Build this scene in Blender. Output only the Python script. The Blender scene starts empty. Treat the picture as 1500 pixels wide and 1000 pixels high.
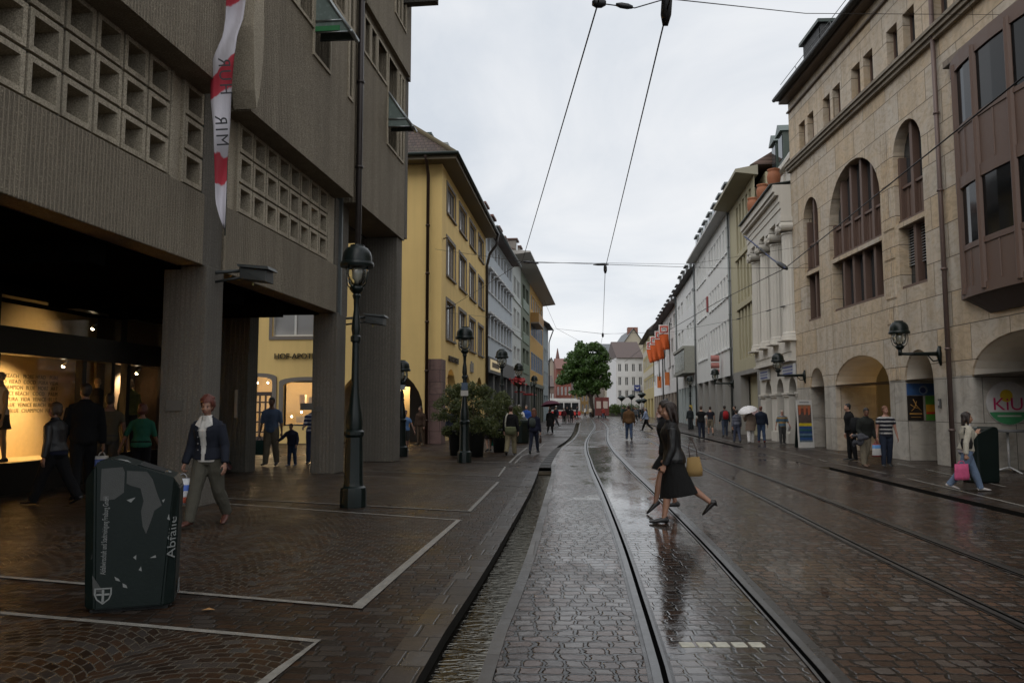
import bpy, bmesh, math, random
from mathutils import Vector, Matrix
random.seed(7)
R = math.radians
sc = bpy.context.scene
COL = sc.collection

# ---------------------------------------------------------------- camera
FPX, PCX, PCY, HOR, EYE = 1185.0, 736.5, 490.0, 597.0, 1.6
PITCH = math.atan((HOR - PCY) / FPX)
cam_d = bpy.data.cameras.new('camera')
cam = bpy.data.objects.new('camera', cam_d)
COL.objects.link(cam)
cam.location = (0, 0, EYE)
cam.rotation_euler = (math.pi / 2 + PITCH, 0, 0)
cam_d.sensor_width = 36.0
cam_d.lens = FPX / 1500 * 36.0
cam_d.shift_x = (750 - PCX) / 1500
cam_d.shift_y = (PCY - 500) / 1500
cam_d.clip_start = 0.05
cam_d.clip_end = 2000
sc.camera = cam
SP, CP = math.sin(PITCH), math.cos(PITCH)

def ray(u, v):
    cx, cy = (u - PCX) / FPX, (v - PCY) / FPX
    return Vector((cx, CP + cy * SP, SP - cy * CP))
def gnd(u, v, z=0.0):
    d = ray(u, v); t = (z - EYE) / d.z
    return Vector((d.x * t, d.y * t, z))
def at(u, v, Y):
    d = ray(u, v); t = Y / d.y
    return Vector((d.x * t, Y, EYE + d.z * t))
def vpdir(u):
    a = (u - PCX) / FPX / (CP + (HOR - PCY) / FPX * SP)
    return Vector((a, 1, 0)).normalized()

# ---------------------------------------------------------------- materials
class NT:
    def __init__(s, nt): s.t = nt
    def n(s, typ, ins=None, **pr):
        nd = s.t.nodes.new('ShaderNode' + typ)
        for k, v in pr.items(): setattr(nd, k, v)
        for k, v in (ins or {}).items():
            sk = nd.inputs[k]
            if isinstance(v, bpy.types.NodeSocket): s.t.links.new(v, sk)
            elif isinstance(v, bpy.types.Node): s.t.links.new(v.outputs[0], sk)
            else: sk.default_value = v
        return nd
    def m(s, op, a, b=0.0, c=0.0):
        nd = s.n('Math', {0: a, 1: b, 2: c}, operation=op)
        return nd.outputs[0]
    def mix(s, f, a, b, mode='MIX'):
        nd = s.n('Mix', None, data_type='RGBA', blend_type=mode)
        for k, v in ((0, f), (6, a), (7, b)):
            sk = nd.inputs[k]
            if isinstance(v, bpy.types.NodeSocket): s.t.links.new(v, sk)
            else: sk.default_value = v if k == 0 else c4(v)
        return nd.outputs[2]
    def ramp(s, f, stops, interp='LINEAR'):
        nd = s.n('ValToRGB', {0: f})
        e = nd.color_ramp.elements
        nd.color_ramp.interpolation = interp
        while len(e) > 1: e.remove(e[-1])
        e[0].position = stops[0][0]; e[0].color = c4(stops[0][1])
        for p, c in stops[1:]:
            x = e.new(p); x.color = c4(c)
        return nd.outputs[0]
    def noise(s, vec, scale, detail=4, rough=0.55, dist=0.0):
        return s.n('TexNoise', {'Vector': vec, 'Scale': scale, 'Detail': detail, 'Roughness': rough, 'Distortion': dist}).outputs[0]
    def scaled(s, vec, sx, sy, sz):
        return s.n('VectorMath', {0: vec, 1: (sx, sy, sz)}, operation='MULTIPLY').outputs[0]
    def bump(s, h, strength=0.5, dist=0.01):
        return s.n('Bump', {'Height': h, 'Strength': strength, 'Distance': dist}).outputs[0]
def c4(c):
    if isinstance(c, (int, float)): return (c, c, c, 1)
    c = tuple(c)
    return c if len(c) == 4 else c + (1,)
def newmat(name):
    m = bpy.data.materials.new(name); m.use_nodes = True
    t = m.node_tree; t.nodes.clear()
    k = NT(t)
    o = k.n('OutputMaterial')
    b = k.n('BsdfPrincipled')
    t.links.new(b.outputs[0], o.inputs[0])
    return m, k, b, o
def link(k, a, b): k.t.links.new(a, b)
MATS = {}
def cached(fn):
    def g(*a, **kw):
        key = (fn.__name__, a, tuple(sorted(kw.items())))
        if key not in MATS: MATS[key] = fn(*a, **kw)
        return MATS[key]
    return g
def mul(c, f): return tuple(x * f for x in c[:3])

@cached
def paint(rgb, rough=0.5, metal=0.0, var=0.18, bump=0.15, scale=9.0, spec=0.5):
    m, k, b, o = newmat('paint')
    tc = k.n('TexCoord').outputs['Object']
    n1 = k.noise(tc, scale, 5); n2 = k.noise(tc, scale * 7, 3)
    f = k.m('MULTIPLY_ADD', n1, 0.7, k.m('MULTIPLY', n2, 0.3))
    col = k.mix(f, mul(rgb, 1 - var * 1.6), mul(rgb, 1 + var * 1.6))
    link(k, col, b.inputs['Base Color'])
    b.inputs['Metallic'].default_value = metal
    b.inputs['Specular IOR Level'].default_value = spec
    rr = k.m('MULTIPLY_ADD', n1, 0.3, rough - 0.15)
    link(k, rr, b.inputs['Roughness'])
    if bump: link(k, k.bump(n2, bump, 0.004), b.inputs['Normal'])
    return m

@cached
def plaster(rgb, stain=0.25, rough=0.85):
    m, k, b, o = newmat('plaster')
    tc = k.n('TexCoord').outputs['Object']
    n1 = k.noise(tc, 0.6, 6, 0.6)
    st = k.noise(k.scaled(tc, 2.2, 2.2, 0.16), 1.0, 5, 0.6)
    n2 = k.noise(tc, 45, 3)
    f = k.ramp(k.m('MULTIPLY_ADD', st, 0.6, k.m('MULTIPLY', n1, 0.4)), [(0.3, 0.0), (0.62, 1.0)])
    col = k.mix(f, mul(rgb, 1 - stain), rgb)
    col = k.mix(k.m('MULTIPLY', n2, 0.12), col, mul(rgb, 0.6))
    link(k, col, b.inputs['Base Color'])
    b.inputs['Roughness'].default_value = rough
    link(k, k.bump(n2, 0.25, 0.004), b.inputs['Normal'])
    return m

@cached
def concrete(rgb, ribs=0.0, pitch=0.045):
    m, k, b, o = newmat('concrete')
    tc = k.n('TexCoord').outputs['Object']
    n1 = k.noise(tc, 0.9, 6, 0.65)
    st = k.noise(k.scaled(tc, 3.0, 3.0, 0.12), 1.0, 6, 0.65)
    gr = k.noise(tc, 46, 4, 0.75)
    f = k.ramp(k.m('MULTIPLY_ADD', st, 0.65, k.m('MULTIPLY', n1, 0.35)), [(0.34, 0.0), (0.60, 1.0)])
    col = k.mix(f, mul(rgb, 0.55), mul(rgb, 1.15))
    col = k.mix(k.ramp(gr, [(0.38, 0.0), (0.62, 1.0)]), mul(rgb, 0.42), col)
    h = k.m('MULTIPLY', gr, 0.5)
    if ribs:
        sx = k.n('SeparateXYZ', {0: tc})
        wob = k.m('MULTIPLY', k.noise(k.scaled(tc, 12, 12, 1.2), 1.0, 3), 0.02)
        ph = k.m('DIVIDE', k.m('ADD', k.m('ADD', sx.outputs[0], sx.outputs[1]), wob), pitch)
        rb = k.m('ABSOLUTE', k.m('SUBTRACT', k.m('FRACT', ph), 0.5))
        rb = k.ramp(rb, [(0.1, 0.0), (0.22, 1.0)])
        chip = k.ramp(k.noise(tc, 38, 4, 0.75), [(0.42, 0.0), (0.56, 1.0)])
        rb = k.m('MULTIPLY', rb, chip)
        h = k.m('ADD', h, k.m('MULTIPLY', rb, ribs))
        col = k.mix(k.m('MULTIPLY', k.m('SUBTRACT', 1.0, rb), 0.6), col, mul(rgb, 0.38))
    link(k, col, b.inputs['Base Color'])
    b.inputs['Roughness'].default_value = 0.9
    link(k, k.bump(h, 1.0, 0.02), b.inputs['Normal'])
    return m

@cached
def stone(c1, c2, bw, rh, mortar=0.012, off=0.5, vein=1.0):
    m, k, b, o = newmat('stone_blocks')
    tc = k.n('TexCoord').outputs['Object']
    sx = k.n('SeparateXYZ', {0: tc})
    v = k.n('CombineXYZ', {0: k.m('ADD', sx.outputs[0], sx.outputs[1]), 1: sx.outputs[2]}).outputs[0]
    br = k.n('TexBrick', {'Vector': v, 'Color1': (0, 0, 0, 1), 'Color2': (1, 1, 1, 1), 'Mortar': (.5, .5, .5, 1), 'Scale': 1.0,
             'Mortar Size': mortar, 'Mortar Smooth': 0.2, 'Brick Width': bw, 'Row Height': rh}, offset=off)
    rnd = k.n('Vector' + 'Math', {0: k.n('Combine' + 'XYZ', {0: br.outputs[0], 1: br.outputs[0], 2: br.outputs[0]}).outputs[0], 1: (9, 5, 7)}, operation='MULTIPLY').outputs[0]
    tv = k.n('VectorMath', {0: tc, 1: rnd}, operation='ADD').outputs[0]
    n1 = k.noise(tv, 1.0, 7, 0.68, 1.2 * vein)
    n2 = k.noise(k.scaled(tv, 1, 1, 1.8), 1.5, 7, 0.72, 1.6 * vein)
    st = k.noise(k.scaled(tc, 2.5, 2.5, 0.14), 1.0, 5, 0.6)
    fine = k.noise(tc, 80, 4, 0.7)
    f = k.m('ADD', k.m('MULTIPLY', n1, 0.75), k.m('MULTIPLY_ADD', br.outputs[0], 0.35, -0.1))
    col = k.mix(k.ramp(f, [(0.25, 0.0), (0.7, 1.0)]), c1, c2)
    col = k.mix(k.ramp(n2, [(0.46, 0.0), (0.62, 0.5)]), col, mul(c1, 0.5))
    col = k.mix(k.ramp(st, [(0.45, 0.0), (0.7, 0.5)]), col, mul(c1, 0.5))
    col = k.mix(k.m('MULTIPLY', fine, 0.16), col, mul(c1, 0.35))
    col = k.mix(k.m('MULTIPLY', br.outputs[1], 0.9), col, mul(c1, 0.16))
    link(k, col, b.inputs['Base Color'])
    b.inputs['Roughness'].default_value = 0.7
    h = k.m('ADD', k.m('MULTIPLY', fine, 0.35), k.m('SUBTRACT', 1.0, br.outputs[1]))
    h = k.m('MULTIPLY_ADD', n2, 0.3, h)
    link(k, k.bump(h, 0.5, 0.008), b.inputs['Normal'])
    return m

@cached
def tiles(rgb, ang=0):
    m, k, b, o = newmat('roof_tiles')
    tc = k.n('TexCoord').outputs['Object']
    sx = k.n('SeparateXYZ', {0: tc})
    v = k.n('CombineXYZ', {0: sx.outputs[ang], 1: k.m('MULTIPLY', sx.outputs[2], 1.4)}).outputs[0]
    br = k.n('TexBrick', {'Vector': v, 'Color1': (0, 0, 0, 1), 'Color2': (1, 1, 1, 1), 'Mortar': (.5, .5, .5, 1), 'Scale': 1.0,
             'Mortar Size': 0.015, 'Mortar Smooth': 0.6, 'Brick Width': 0.2, 'Row Height': 0.26})
    n1 = k.noise(tc, 1.2, 6, 0.7)
    col = k.mix(k.m('MULTIPLY_ADD', br.outputs[0], 0.6, k.m('MULTIPLY', n1, 0.4)), mul(rgb, 0.5), mul(rgb, 1.4))
    col = k.mix(k.ramp(n1, [(0.5, 0.0), (0.68, 0.6)]), col, (0.07, 0.065, 0.03))
    col = k.mix(br.outputs[1], col, mul(rgb, 0.2))
    link(k, col, b.inputs['Base Color'])
    b.inputs['Roughness'].default_value = 0.6
    h = k.m('SUBTRACT', k.m('FRACT', k.m('DIVIDE', k.m('MULTIPLY', sx.outputs[2], -1.4), 0.26)), br.outputs[1])
    link(k, k.bump(h, 0.8, 0.03), b.inputs['Normal'])
    return m

@cached
def glass(rgb=(0.02, 0.024, 0.027), rough=0.04, curtain=0.0):
    m, k, b, o = newmat('window_glass')
    tc = k.n('TexCoord').outputs['Object']
    n = k.noise(tc, 0.7, 3)
    if curtain:
        sx = k.n('SeparateXYZ', {0: tc})
        fold = k.noise(k.n('CombineXYZ', {0: k.m('MULTIPLY', sx.outputs[0], 14.0), 2: k.m('MULTIPLY', sx.outputs[2], 0.4)}).outputs[0], 1.0, 3)
        col = k.mix(k.ramp(fold, [(0.3, 0.0), (0.7, 1.0)]), mul(rgb, 0.6), mul(rgb, 1.2))
    else:
        col = k.mix(n, mul(rgb, 0.5), mul(rgb, 1.5))
    link(k, col, b.inputs['Base Color'])
    b.inputs['Roughness'].default_value = rough
    b.inputs['Specular IOR Level'].default_value = 0.6
    link(k, k.bump(k.noise(tc, 1.6, 2), 0.05, 0.02), b.inputs['Normal'])
    return m

@cached
def clear_glass(tint=(1, 1, 1), refl=0.1):
    m, k, b, o = newmat('clear_glass')
    k.t.nodes.remove(b)
    tr = k.n('BsdfTransparent', {0: c4(tint)})
    gl = k.n('BsdfGlossy', {'Color': (1, 1, 1, 1), 'Roughness': 0.03})
    fr = k.n('Fresnel', {'IOR': 1.45})
    mx = k.n('MixShader', {0: k.m('MULTIPLY_ADD', fr.outputs[0], 0.9, 0.02), 1: tr, 2: gl})
    link(k, mx.outputs[0], o.inputs[0])
    return m

@cached
def emit(rgb, s):
    m, k, b, o = newmat('lit')
    b.inputs['Base Color'].default_value = c4(mul(rgb, 0.6))
    b.inputs['Emission Color'].default_value = c4(rgb)
    b.inputs['Emission Strength'].default_value = s
    return m

@cached
def cloth(rgb, stripe=None, pitch=0.09, rough=0.9, sheen=0.0):
    m, k, b, o = newmat('cloth')
    tc = k.n('TexCoord').outputs['Object']
    n1 = k.noise(tc, 11, 4); n2 = k.noise(tc, 120, 2)
    col = k.mix(n1, mul(rgb, 0.65), mul(rgb, 1.3))
    if stripe:
        sx = k.n('SeparateXYZ', {0: tc})
        f = k.ramp(k.m('FRACT', k.m('DIVIDE', k.m('MULTIPLY_ADD', n1, 0.02, sx.outputs[2]), pitch)), [(0.6, 0.0), (0.64, 1.0)])
        col = k.mix(f, col, stripe)
    col = k.mix(k.m('MULTIPLY', n2, 0.3), col, mul(rgb, 0.5))
    link(k, col, b.inputs['Base Color'])
    b.inputs['Roughness'].default_value = rough
    b.inputs['Specular IOR Level'].default_value = 0.3 if rough > 0.6 else 0.5
    fold = k.noise(k.scaled(tc, 1, 1, 0.45), 13, 3, 0.6, 0.8)
    link(k, k.bump(k.m('MULTIPLY_ADD', n2, 0.08, fold), 0.55, 0.03), b.inputs['Normal'])
    return m

@cached
def skin(rgb=(0.42, 0.24, 0.17)):
    m, k, b, o = newmat('skin')
    tc = k.n('TexCoord').outputs['Object']
    n1 = k.noise(tc, 14, 4)
    link(k, k.mix(n1, mul(rgb, 0.8), mul(rgb, 1.15)), b.inputs['Base Color'])
    b.inputs['Roughness'].default_value = 0.5
    b.inputs['Subsurface Weight'].default_value = 0.08
    b.inputs['Subsurface Radius'].default_value = (0.02, 0.008, 0.004)
    return m

@cached
def hairmat(rgb):
    m, k, b, o = newmat('hair')
    tc = k.n('TexCoord').outputs['Object']
    st = k.noise(k.scaled(tc, 90, 90, 9), 1.0, 3, 0.6, 0.6)
    link(k, k.mix(st, mul(rgb, 0.4), mul(rgb, 1.6)), b.inputs['Base Color'])
    b.inputs['Roughness'].default_value = 0.5
    link(k, k.bump(st, 0.9, 0.01), b.inputs['Normal'])
    return m

# ---------------------------------------------------------------- mesh builder
class MB:
    def __init__(s): s.b = bmesh.new()
    def v(s, p): return s.b.verts.new(p)
    def face(s, pts):
        try: return s.b.faces.new([s.b.verts.new(p) for p in pts])
        except ValueError: return None
    def hexa(s, p):      # 8 points: bottom 4, top 4
        v = [s.b.verts.new(q) for q in p]
        for f in ((0, 3, 2, 1), (4, 5, 6, 7), (0, 1, 5, 4), (1, 2, 6, 5), (2, 3, 7, 6), (3, 0, 4, 7)):
            s.b.faces.new([v[i] for i in f])
        return s
    def box(s, x0, x1, y0, y1, z0, z1):
        return s.hexa([(x0, y0, z0), (x1, y0, z0), (x1, y1, z0), (x0, y1, z0), (x0, y0, z1), (x1, y0, z1), (x1, y1, z1), (x0, y1, z1)])
    def obox(s, c, ax, ay, az):   # oriented box: centre, half axes
        c, ax, ay, az = Vector(c), Vector(ax), Vector(ay), Vector(az)
        return s.hexa([c - ax - ay - az, c + ax - ay - az, c + ax + ay - az, c - ax + ay - az, c - ax - ay + az, c + ax - ay + az, c + ax + ay + az, c - ax + ay + az])
    def prism(s, poly, off):      # polygon extruded by a vector
        off = Vector(off)
        a = [s.b.verts.new(p) for p in poly]; c = [s.b.verts.new(Vector(p) + off) for p in poly]
        n = len(a)
        s.b.faces.new(a[::-1]); s.b.faces.new(c)
        for i in range(n): s.b.faces.new([a[i], a[(i + 1) % n], c[(i + 1) % n], c[i]])
        return s
    def tube(s, pts, rad, seg=8, side=None, caps=True, dome=0.0):
        pts = [Vector(p) for p in pts]; n = len(pts)
        rads = rad if isinstance(rad, (list,)) else [rad] * n
        rings = []
        for i, p in enumerate(pts):
            t = (pts[min(i + 1, n - 1)] - pts[max(i - 1, 0)])
            if t.length < 1e-9: t = Vector((0, 0, 1))
            t.normalize()
            sd = Vector(side) if side is not None else (Vector((1, 0, 0)) if abs(t.x) < 0.9 else Vector((0, 1, 0)))
            a = (sd - t * sd.dot(t))
            if a.length < 1e-6: a = t.orthogonal()
            a.normalize(); c = t.cross(a)
            r = rads[i]; ra, rc = r if isinstance(r, tuple) else (r, r)
            rings.append([s.b.verts.new(p + a * (ra * math.cos(q)) + c * (rc * math.sin(q))) for q in [2 * math.pi * j / seg for j in range(seg)]])
        for i in range(n - 1):
            for j in range(seg):
                s.b.faces.new([rings[i][j], rings[i][(j + 1) % seg], rings[i + 1][(j + 1) % seg], rings[i + 1][j]])
        if caps:
            for ring, e, sg in ((rings[0], 0, -1), (rings[-1], n - 1, 1)):
                if dome:
                    t = (pts[e] - pts[e - 1 if e else 1]).normalized()
                    r = rads[e]; r = min(r) if isinstance(r, tuple) else r
                    tip = s.b.verts.new(pts[e] + t * r * dome)
                    for j in range(seg):
                        f = [ring[j], ring[(j + 1) % seg], tip]
                        s.b.faces.new(f if sg > 0 else f[::-1])
                else:
                    s.b.faces.new(ring if sg > 0 else ring[::-1])
        return s
    def lathe(s, prof, seg=20, c=(0, 0, 0)):   # profile of (r, z) about the z axis
        rings = []
        for r, z in prof:
            r = max(r, 1e-4)
            rings.append([s.b.verts.new((c[0] + r * math.cos(2 * math.pi * j / seg), c[1] + r * math.sin(2 * math.pi * j / seg), c[2] + z)) for j in range(seg)])
        for i in range(len(rings) - 1):
            for j in range(seg):
                s.b.faces.new([rings[i][j], rings[i][(j + 1) % seg], rings[i + 1][(j + 1) % seg], rings[i + 1][j]])
        s.b.faces.new(rings[0][::-1]); s.b.faces.new(rings[-1])
        return s
    def ball(s, c, r, seg=14, rings=10, rot=None):
        r = (r, r, r) if isinstance(r, (int, float)) else r
        M = Matrix.Translation(Vector(c)) @ (rot.to_4x4() if rot is not None else Matrix.Identity(4)) @ Matrix.Diagonal((r[0], r[1], r[2], 1))
        bmesh.ops.create_uvsphere(s.b, u_segments=seg, v_segments=rings, radius=1.0, matrix=M)
        return s
    def mesh(s, name, smooth=False):
        bmesh.ops.recalc_face_normals(s.b, faces=s.b.faces[:])
        me = bpy.data.meshes.new(name); s.b.to_mesh(me); s.b.free()
        if smooth:
            for p in me.polygons: p.use_smooth = True
        return me
    def build(s, name, m, parent=None, smooth=False, bevel=0.0):
        if bevel:
            bmesh.ops.remove_doubles(s.b, verts=s.b.verts[:], dist=1e-5)
            bmesh.ops.bevel(s.b, geom=[e for e in s.b.edges if len(e.link_faces) == 2 and e.calc_face_angle(0) > 0.5], offset=bevel, segments=2, affect='EDGES', profile=0.5)
        o = bpy.data.objects.new(name, s.mesh(name, smooth)); COL.objects.link(o)
        if m is not None: o.data.materials.append(m)
        if parent is not None: o.parent = parent
        return o
def smooth_by_angle(o, ang=0.6):
    me = o.data
    bm = bmesh.new(); bm.from_mesh(me)
    for f in bm.faces: f.smooth = True
    for e in bm.edges:
        e.smooth = len(e.link_faces) == 2 and e.calc_face_angle(0) < ang
    bm.to_mesh(me); bm.free()
    return o
def tag(o, label=None, cat=None, group=None, kind=None):
    if label: o['label'] = label
    if cat: o['category'] = cat
    if group: o['group'] = group
    if kind: o['kind'] = kind
    return o
def thing(name, label, cat, loc=(0, 0, 0), rotz=0.0, group=None):
    o = bpy.data.objects.new(name, None); COL.objects.link(o)
    o.empty_display_size = 0.2
    o.location = loc; o.rotation_euler = (0, 0, rotz)
    return tag(o, label, cat, group)
def copy_tree(o, parent=None):
    c = o.copy(); COL.objects.link(c)
    if parent is not None: c.parent = parent
    for ch in list(o.children): copy_tree(ch, c)
    return c
def inst(proto, parent, loc, name=None):      # a copy of a part (with its sub-parts) at a new place
    c = copy_tree(proto, parent); c.location = loc
    return c
def text_mesh(body, size, depth=0.004, align='CENTER', shear=0.0, space=1.0):
    cu = bpy.data.curves.new('lettering', 'FONT')
    cu.body = body; cu.size = size; cu.extrude = depth; cu.align_x = align; cu.align_y = 'CENTER'; cu.shear = shear; cu.space_character = space
    cu.resolution_u = 3
    o = bpy.data.objects.new('lettering', cu); COL.objects.link(o)
    dg = bpy.context.evaluated_depsgraph_get()
    me = bpy.data.meshes.new_from_object(o.evaluated_get(dg))
    bpy.data.objects.remove(o); bpy.data.curves.remove(cu)
    return me
def lettering(body, size, m, parent, loc, xdir, updir, depth=0.006, align='CENTER', bold=0.0, name='lettering', sx=1.0, mirror=False, space=1.0):
    me = text_mesh(body, size, depth, align, space=space)
    x = Vector(xdir).normalized(); u = Vector(updir).normalized(); n = x.cross(u)
    M = Matrix((x * (-sx if mirror else sx), u, n)).transposed().to_4x4()
    me.transform(M)
    o = bpy.data.objects.new(name, me); COL.objects.link(o); me.materials.append(m)
    o.parent = parent; o.location = loc
    return o
# ---------------------------------------------------------------- people
QUEUE = []
def queue(name, mb, m, parent, vox, it=3, cut=None):
    me = bpy.data.meshes.new(name); bmesh.ops.recalc_face_normals(mb.b, faces=mb.b.faces[:]); mb.b.to_mesh(me); mb.b.free()
    o = bpy.data.objects.new(name, me); COL.objects.link(o)
    me.materials.append(m)
    o.parent = parent
    r = o.modifiers.new('r', 'REMESH'); r.mode = 'VOXEL'; r.voxel_size = vox
    s = o.modifiers.new('s', 'SMOOTH'); s.factor = 0.5; s.iterations = it
    QUEUE.append((o, cut))
    return o
def flush():
    dg = bpy.context.evaluated_depsgraph_get(); dg.update()
    new = [bpy.data.meshes.new_from_object(o.evaluated_get(dg)) for o, c in QUEUE]
    for (o, cut), me in zip(QUEUE, new):
        m = o.data.materials[0]; old = o.data
        o.modifiers.clear(); o.data = me; bpy.data.meshes.remove(old)
        if not me.materials: me.materials.append(m)
        bm = bmesh.new(); bm.from_mesh(me)
        if cut:
            bmesh.ops.delete(bm, geom=[f for f in bm.faces if cut(f.calc_center_median())], context='FACES')
        for f in bm.faces: f.smooth = True
        bm.to_mesh(me); bm.free()
        me.name = o.name
    QUEUE.clear()

WALK = dict(rl=(26, 6, 0), ll=(-22, 28, 30), ra=(-20, 12, 14), la=(24, 12, 18))
WALK2 = dict(rl=(-22, 28, 30), ll=(26, 6, 0), ra=(24, 12, 18), la=(-20, 12, 14))
STEP = dict(rl=(12, 4, 0), ll=(-10, 14, 14), ra=(-8, 9, 12), la=(10, 9, 14))
STEP2 = dict(rl=(-10, 14, 14), ll=(12, 4, 0), ra=(10, 9, 14), la=(-8, 9, 12))
STAND = dict(rl=(3, 3, 0), ll=(-3, 3, 0), ra=(2, 9, 10), la=(4, 9, 10))

class P: pass
def person(label, loc, face, H=1.7, sex='w', pose=STAND, lean=3, head=(0, 0), top=None, bottom=None, shoes=(0.02, 0.02, 0.02),
           hair=('short', (0.03, 0.02, 0.015)), skn=(0.42, 0.24, 0.17), vox=0.02, build=1.0, group=None, cat='person', name='person', extra=None):
    """face: heading in degrees, 0 looks away along +Y, 90 looks to -X, 180 to the camera, -90 to +X."""
    root = thing(name, label, cat, (loc[0], loc[1], 0), R(face), group)
    w = sex == 'w'; B = build
    hz = 0.5 * H
    sh = (0.098 if w else 0.112) * H * B ** 0.5
    hipx = 0.05 * H
    rot = Matrix.Rotation(R(-lean), 4, 'X')
    hip0 = Vector((0, 0, hz + 0.03 * H))
    def up(p):     # upper-body transform
        return rot @ (Vector(p) - hip0) + hip0
    J = {}
    legs = {}
    for sd, key, sx in (('r', 'rl', 1), ('l', 'll', -1)):
        a, b, c = pose[key][:3]
        spl = pose[key][3] if len(pose[key]) > 3 else 2
        h = Vector((sx * hipx, 0, hz))
        q = lambda ang: Vector((sx * math.sin(R(spl)), math.sin(R(ang)), -math.cos(R(ang)))).normalized()
        kn = h + q(a) * 0.237 * H
        an = kn + q(a - b) * 0.228 * H
        fd = Vector((sx * 0.12, math.cos(R(c)), -math.sin(R(c)))).normalized()
        fu = Vector((0, math.sin(R(c)), math.cos(R(c))))
        heel = an - fu * 0.03 * H - fd * 0.028 * H
        toe = heel + fd * 0.142 * H
        legs[sd] = (h, kn, an, heel, toe, fd, fu)
    low = min(min(l[3].z, l[4].z) for l in legs.values()) - 0.012 * H
    dz = -low
    def T(p): return Vector((p[0], p[1], p[2] + dz))
    arms = {}
    for sd, key, sx in (('r', 'ra', 1), ('l', 'la', -1)):
        a, q, e = pose[key][:3]
        inw = pose[key][3] if len(pose[key]) > 3 else 0
        s = Vector((sx * sh, 0, 0.779 * H))
        d1 = Vector((sx * math.sin(R(q)), math.sin(R(a)) * math.cos(R(q)), -math.cos(R(a)) * math.cos(R(q)))).normalized()
        el = s + d1 * 0.165 * H
        a2 = a + e
        d2 = Vector((sx * math.sin(R(q - 4 - inw)), math.sin(R(a2)) * math.cos(R(q - inw)), -math.cos(R(a2)) * math.cos(R(q - inw)))).normalized()
        wr = el + d2 * 0.145 * H
        arms[sd] = [T(up(x)) for x in (s, el, wr)] + [(rot.to_3x3() @ d2).normalized()]
    legs = {k: tuple(T(x) for x in l[:5]) + l[5:] for k, l in legs.items()}
    # torso profile: z, rx, ry, y
    TW = [(0.475, .060, .060, -.004), (0.50, .086, .070, -.006), (0.53, .097, .072, -.008), (0.57, .090, .066, -.004), (0.615, .074, .056, 0), (0.66, .077, .058, .002),
          (0.715, .085, .066, .008), (0.745, .089, .070, .010), (0.775, .093, .060, .004), (0.80, .088, .048, 0), (0.818, .070, .041, -.002), (0.832, .050, .037, -.002), (0.848, .034, .033, 0)]
    TM = [(0.475, .058, .058, -.002), (0.50, .083, .068, -.004), (0.53, .091, .071, -.004), (0.57, .088, .067, 0), (0.615, .084, .063, .002), (0.66, .088, .064, .004),
          (0.715, .097, .069, .006), (0.745, .101, .071, .006), (0.775, .106, .062, .002), (0.80, .101, .050, 0), (0.819, .080, .044, -.002), (0.834, .056, .041, -.002), (0.85, .039, .037, 0)]
    prof = TW if w else TM
    def torso(mb, z0, z1, off, flare=0.0, seg=20, dome=0.6):
        pts, rr = [], []
        for z, rx, ry, y in prof:
            if z < z0 - 1e-6 or z > z1 + 1e-6: continue
            k = B if z < 0.8 else B ** 0.5
            fl = flare * max(0, (0.62 - z) / 0.14)
            pts.append(T(up((0, y * H, z * H)))); rr.append(((rx * k + off + fl) * H, (ry * k + off + fl) * H))
        mb.tube(pts, rr, seg, side=(1, 0, 0), dome=dome)
        if z1 > .82:
            for sx in (1, -1):
                mb.tube([T(up((0, 0, .815 * H))), T(up((sx * .045 * H, 0, .811 * H))), T(up((sx * sh, 0, .781 * H)))], [(.028 + off * .6) * H, (.026 + off * .6) * H, (.028 + off * .6) * H], 10, dome=.3)
    def legtube(mb, sd, off, z_end=1.0, k=1.0, flare=0.0, seg=12):
        h, kn, an, heel, toe, fd, fu = legs[sd]
        pts = [h + Vector((0, 0, 0.03 * H)), h.lerp(kn, 0.3), h.lerp(kn, 0.7), kn, kn.lerp(an, 0.3), kn.lerp(an, 0.7), an]
        rr = [.050, .050, .041, .033, .0335, .024, .020]
        frac = [0, .17, .36, .5, .66, .86, 1.0]
        P_, Q_ = [], []
        for p, r, f in zip(pts, rr, frac):
            if f > z_end + 1e-6: break
            P_.append(p); Q_.append((r * k * B ** 0.5 + off + flare * max(0, f - .4)) * H)
        mb.tube(P_, Q_, seg, dome=0.3)
    # ---- body
    b = MB()
    torso(b, 0.475, 0.85, 0.0, dome=.15)
    for sd in 'rl':
        legtube(b, sd, 0.0)
        h, kn, an, heel, toe, fd, fu = legs[sd]
        b.tube([heel + fu * .02 * H, heel + fd * .06 * H + fu * .018 * H, toe - fd * .03 * H + fu * .008 * H, toe + fu * .004 * H], [(.018 * H, .017 * H), (.021 * H, .018 * H), (.024 * H, .011 * H), (.015 * H, .007 * H)], 10, side=(1, 0, 0), dome=0.6)
        s, el, wr, d = arms[sd]
        b.tube([s, s.lerp(el, .5), el, el.lerp(wr, .35), wr], [.030 * H * B ** .5, .026 * H * B ** .5, .021 * H, .0205 * H, .0135 * H], 10, dome=0.6)
        sx = 1 if sd == 'r' else -1
        # hand: palm, four fingers and a thumb
        fwd = Vector((0, 1, 0)); wax = (fwd - d * fwd.dot(d))
        if wax.length < 0.3: wax = Vector((0, 0, 1)) - d * d.z
        wax.normalize(); nin = d.cross(wax) * (1 if d.cross(wax).x * sx < 0 else -1)
        grip = pose.get('grip' + sd, 22)
        kf = max(1.0, vox * 0.72 / (.0052 * H))
        pe = wr + d * .052 * H
        b.tube([wr - d * .005 * H, wr + d * .02 * H, pe], [(.0135 * H, .011 * H), (.022 * H, .0115 * H), (.0235 * H, .0105 * H)], 10, side=wax, dome=0.5)
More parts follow.
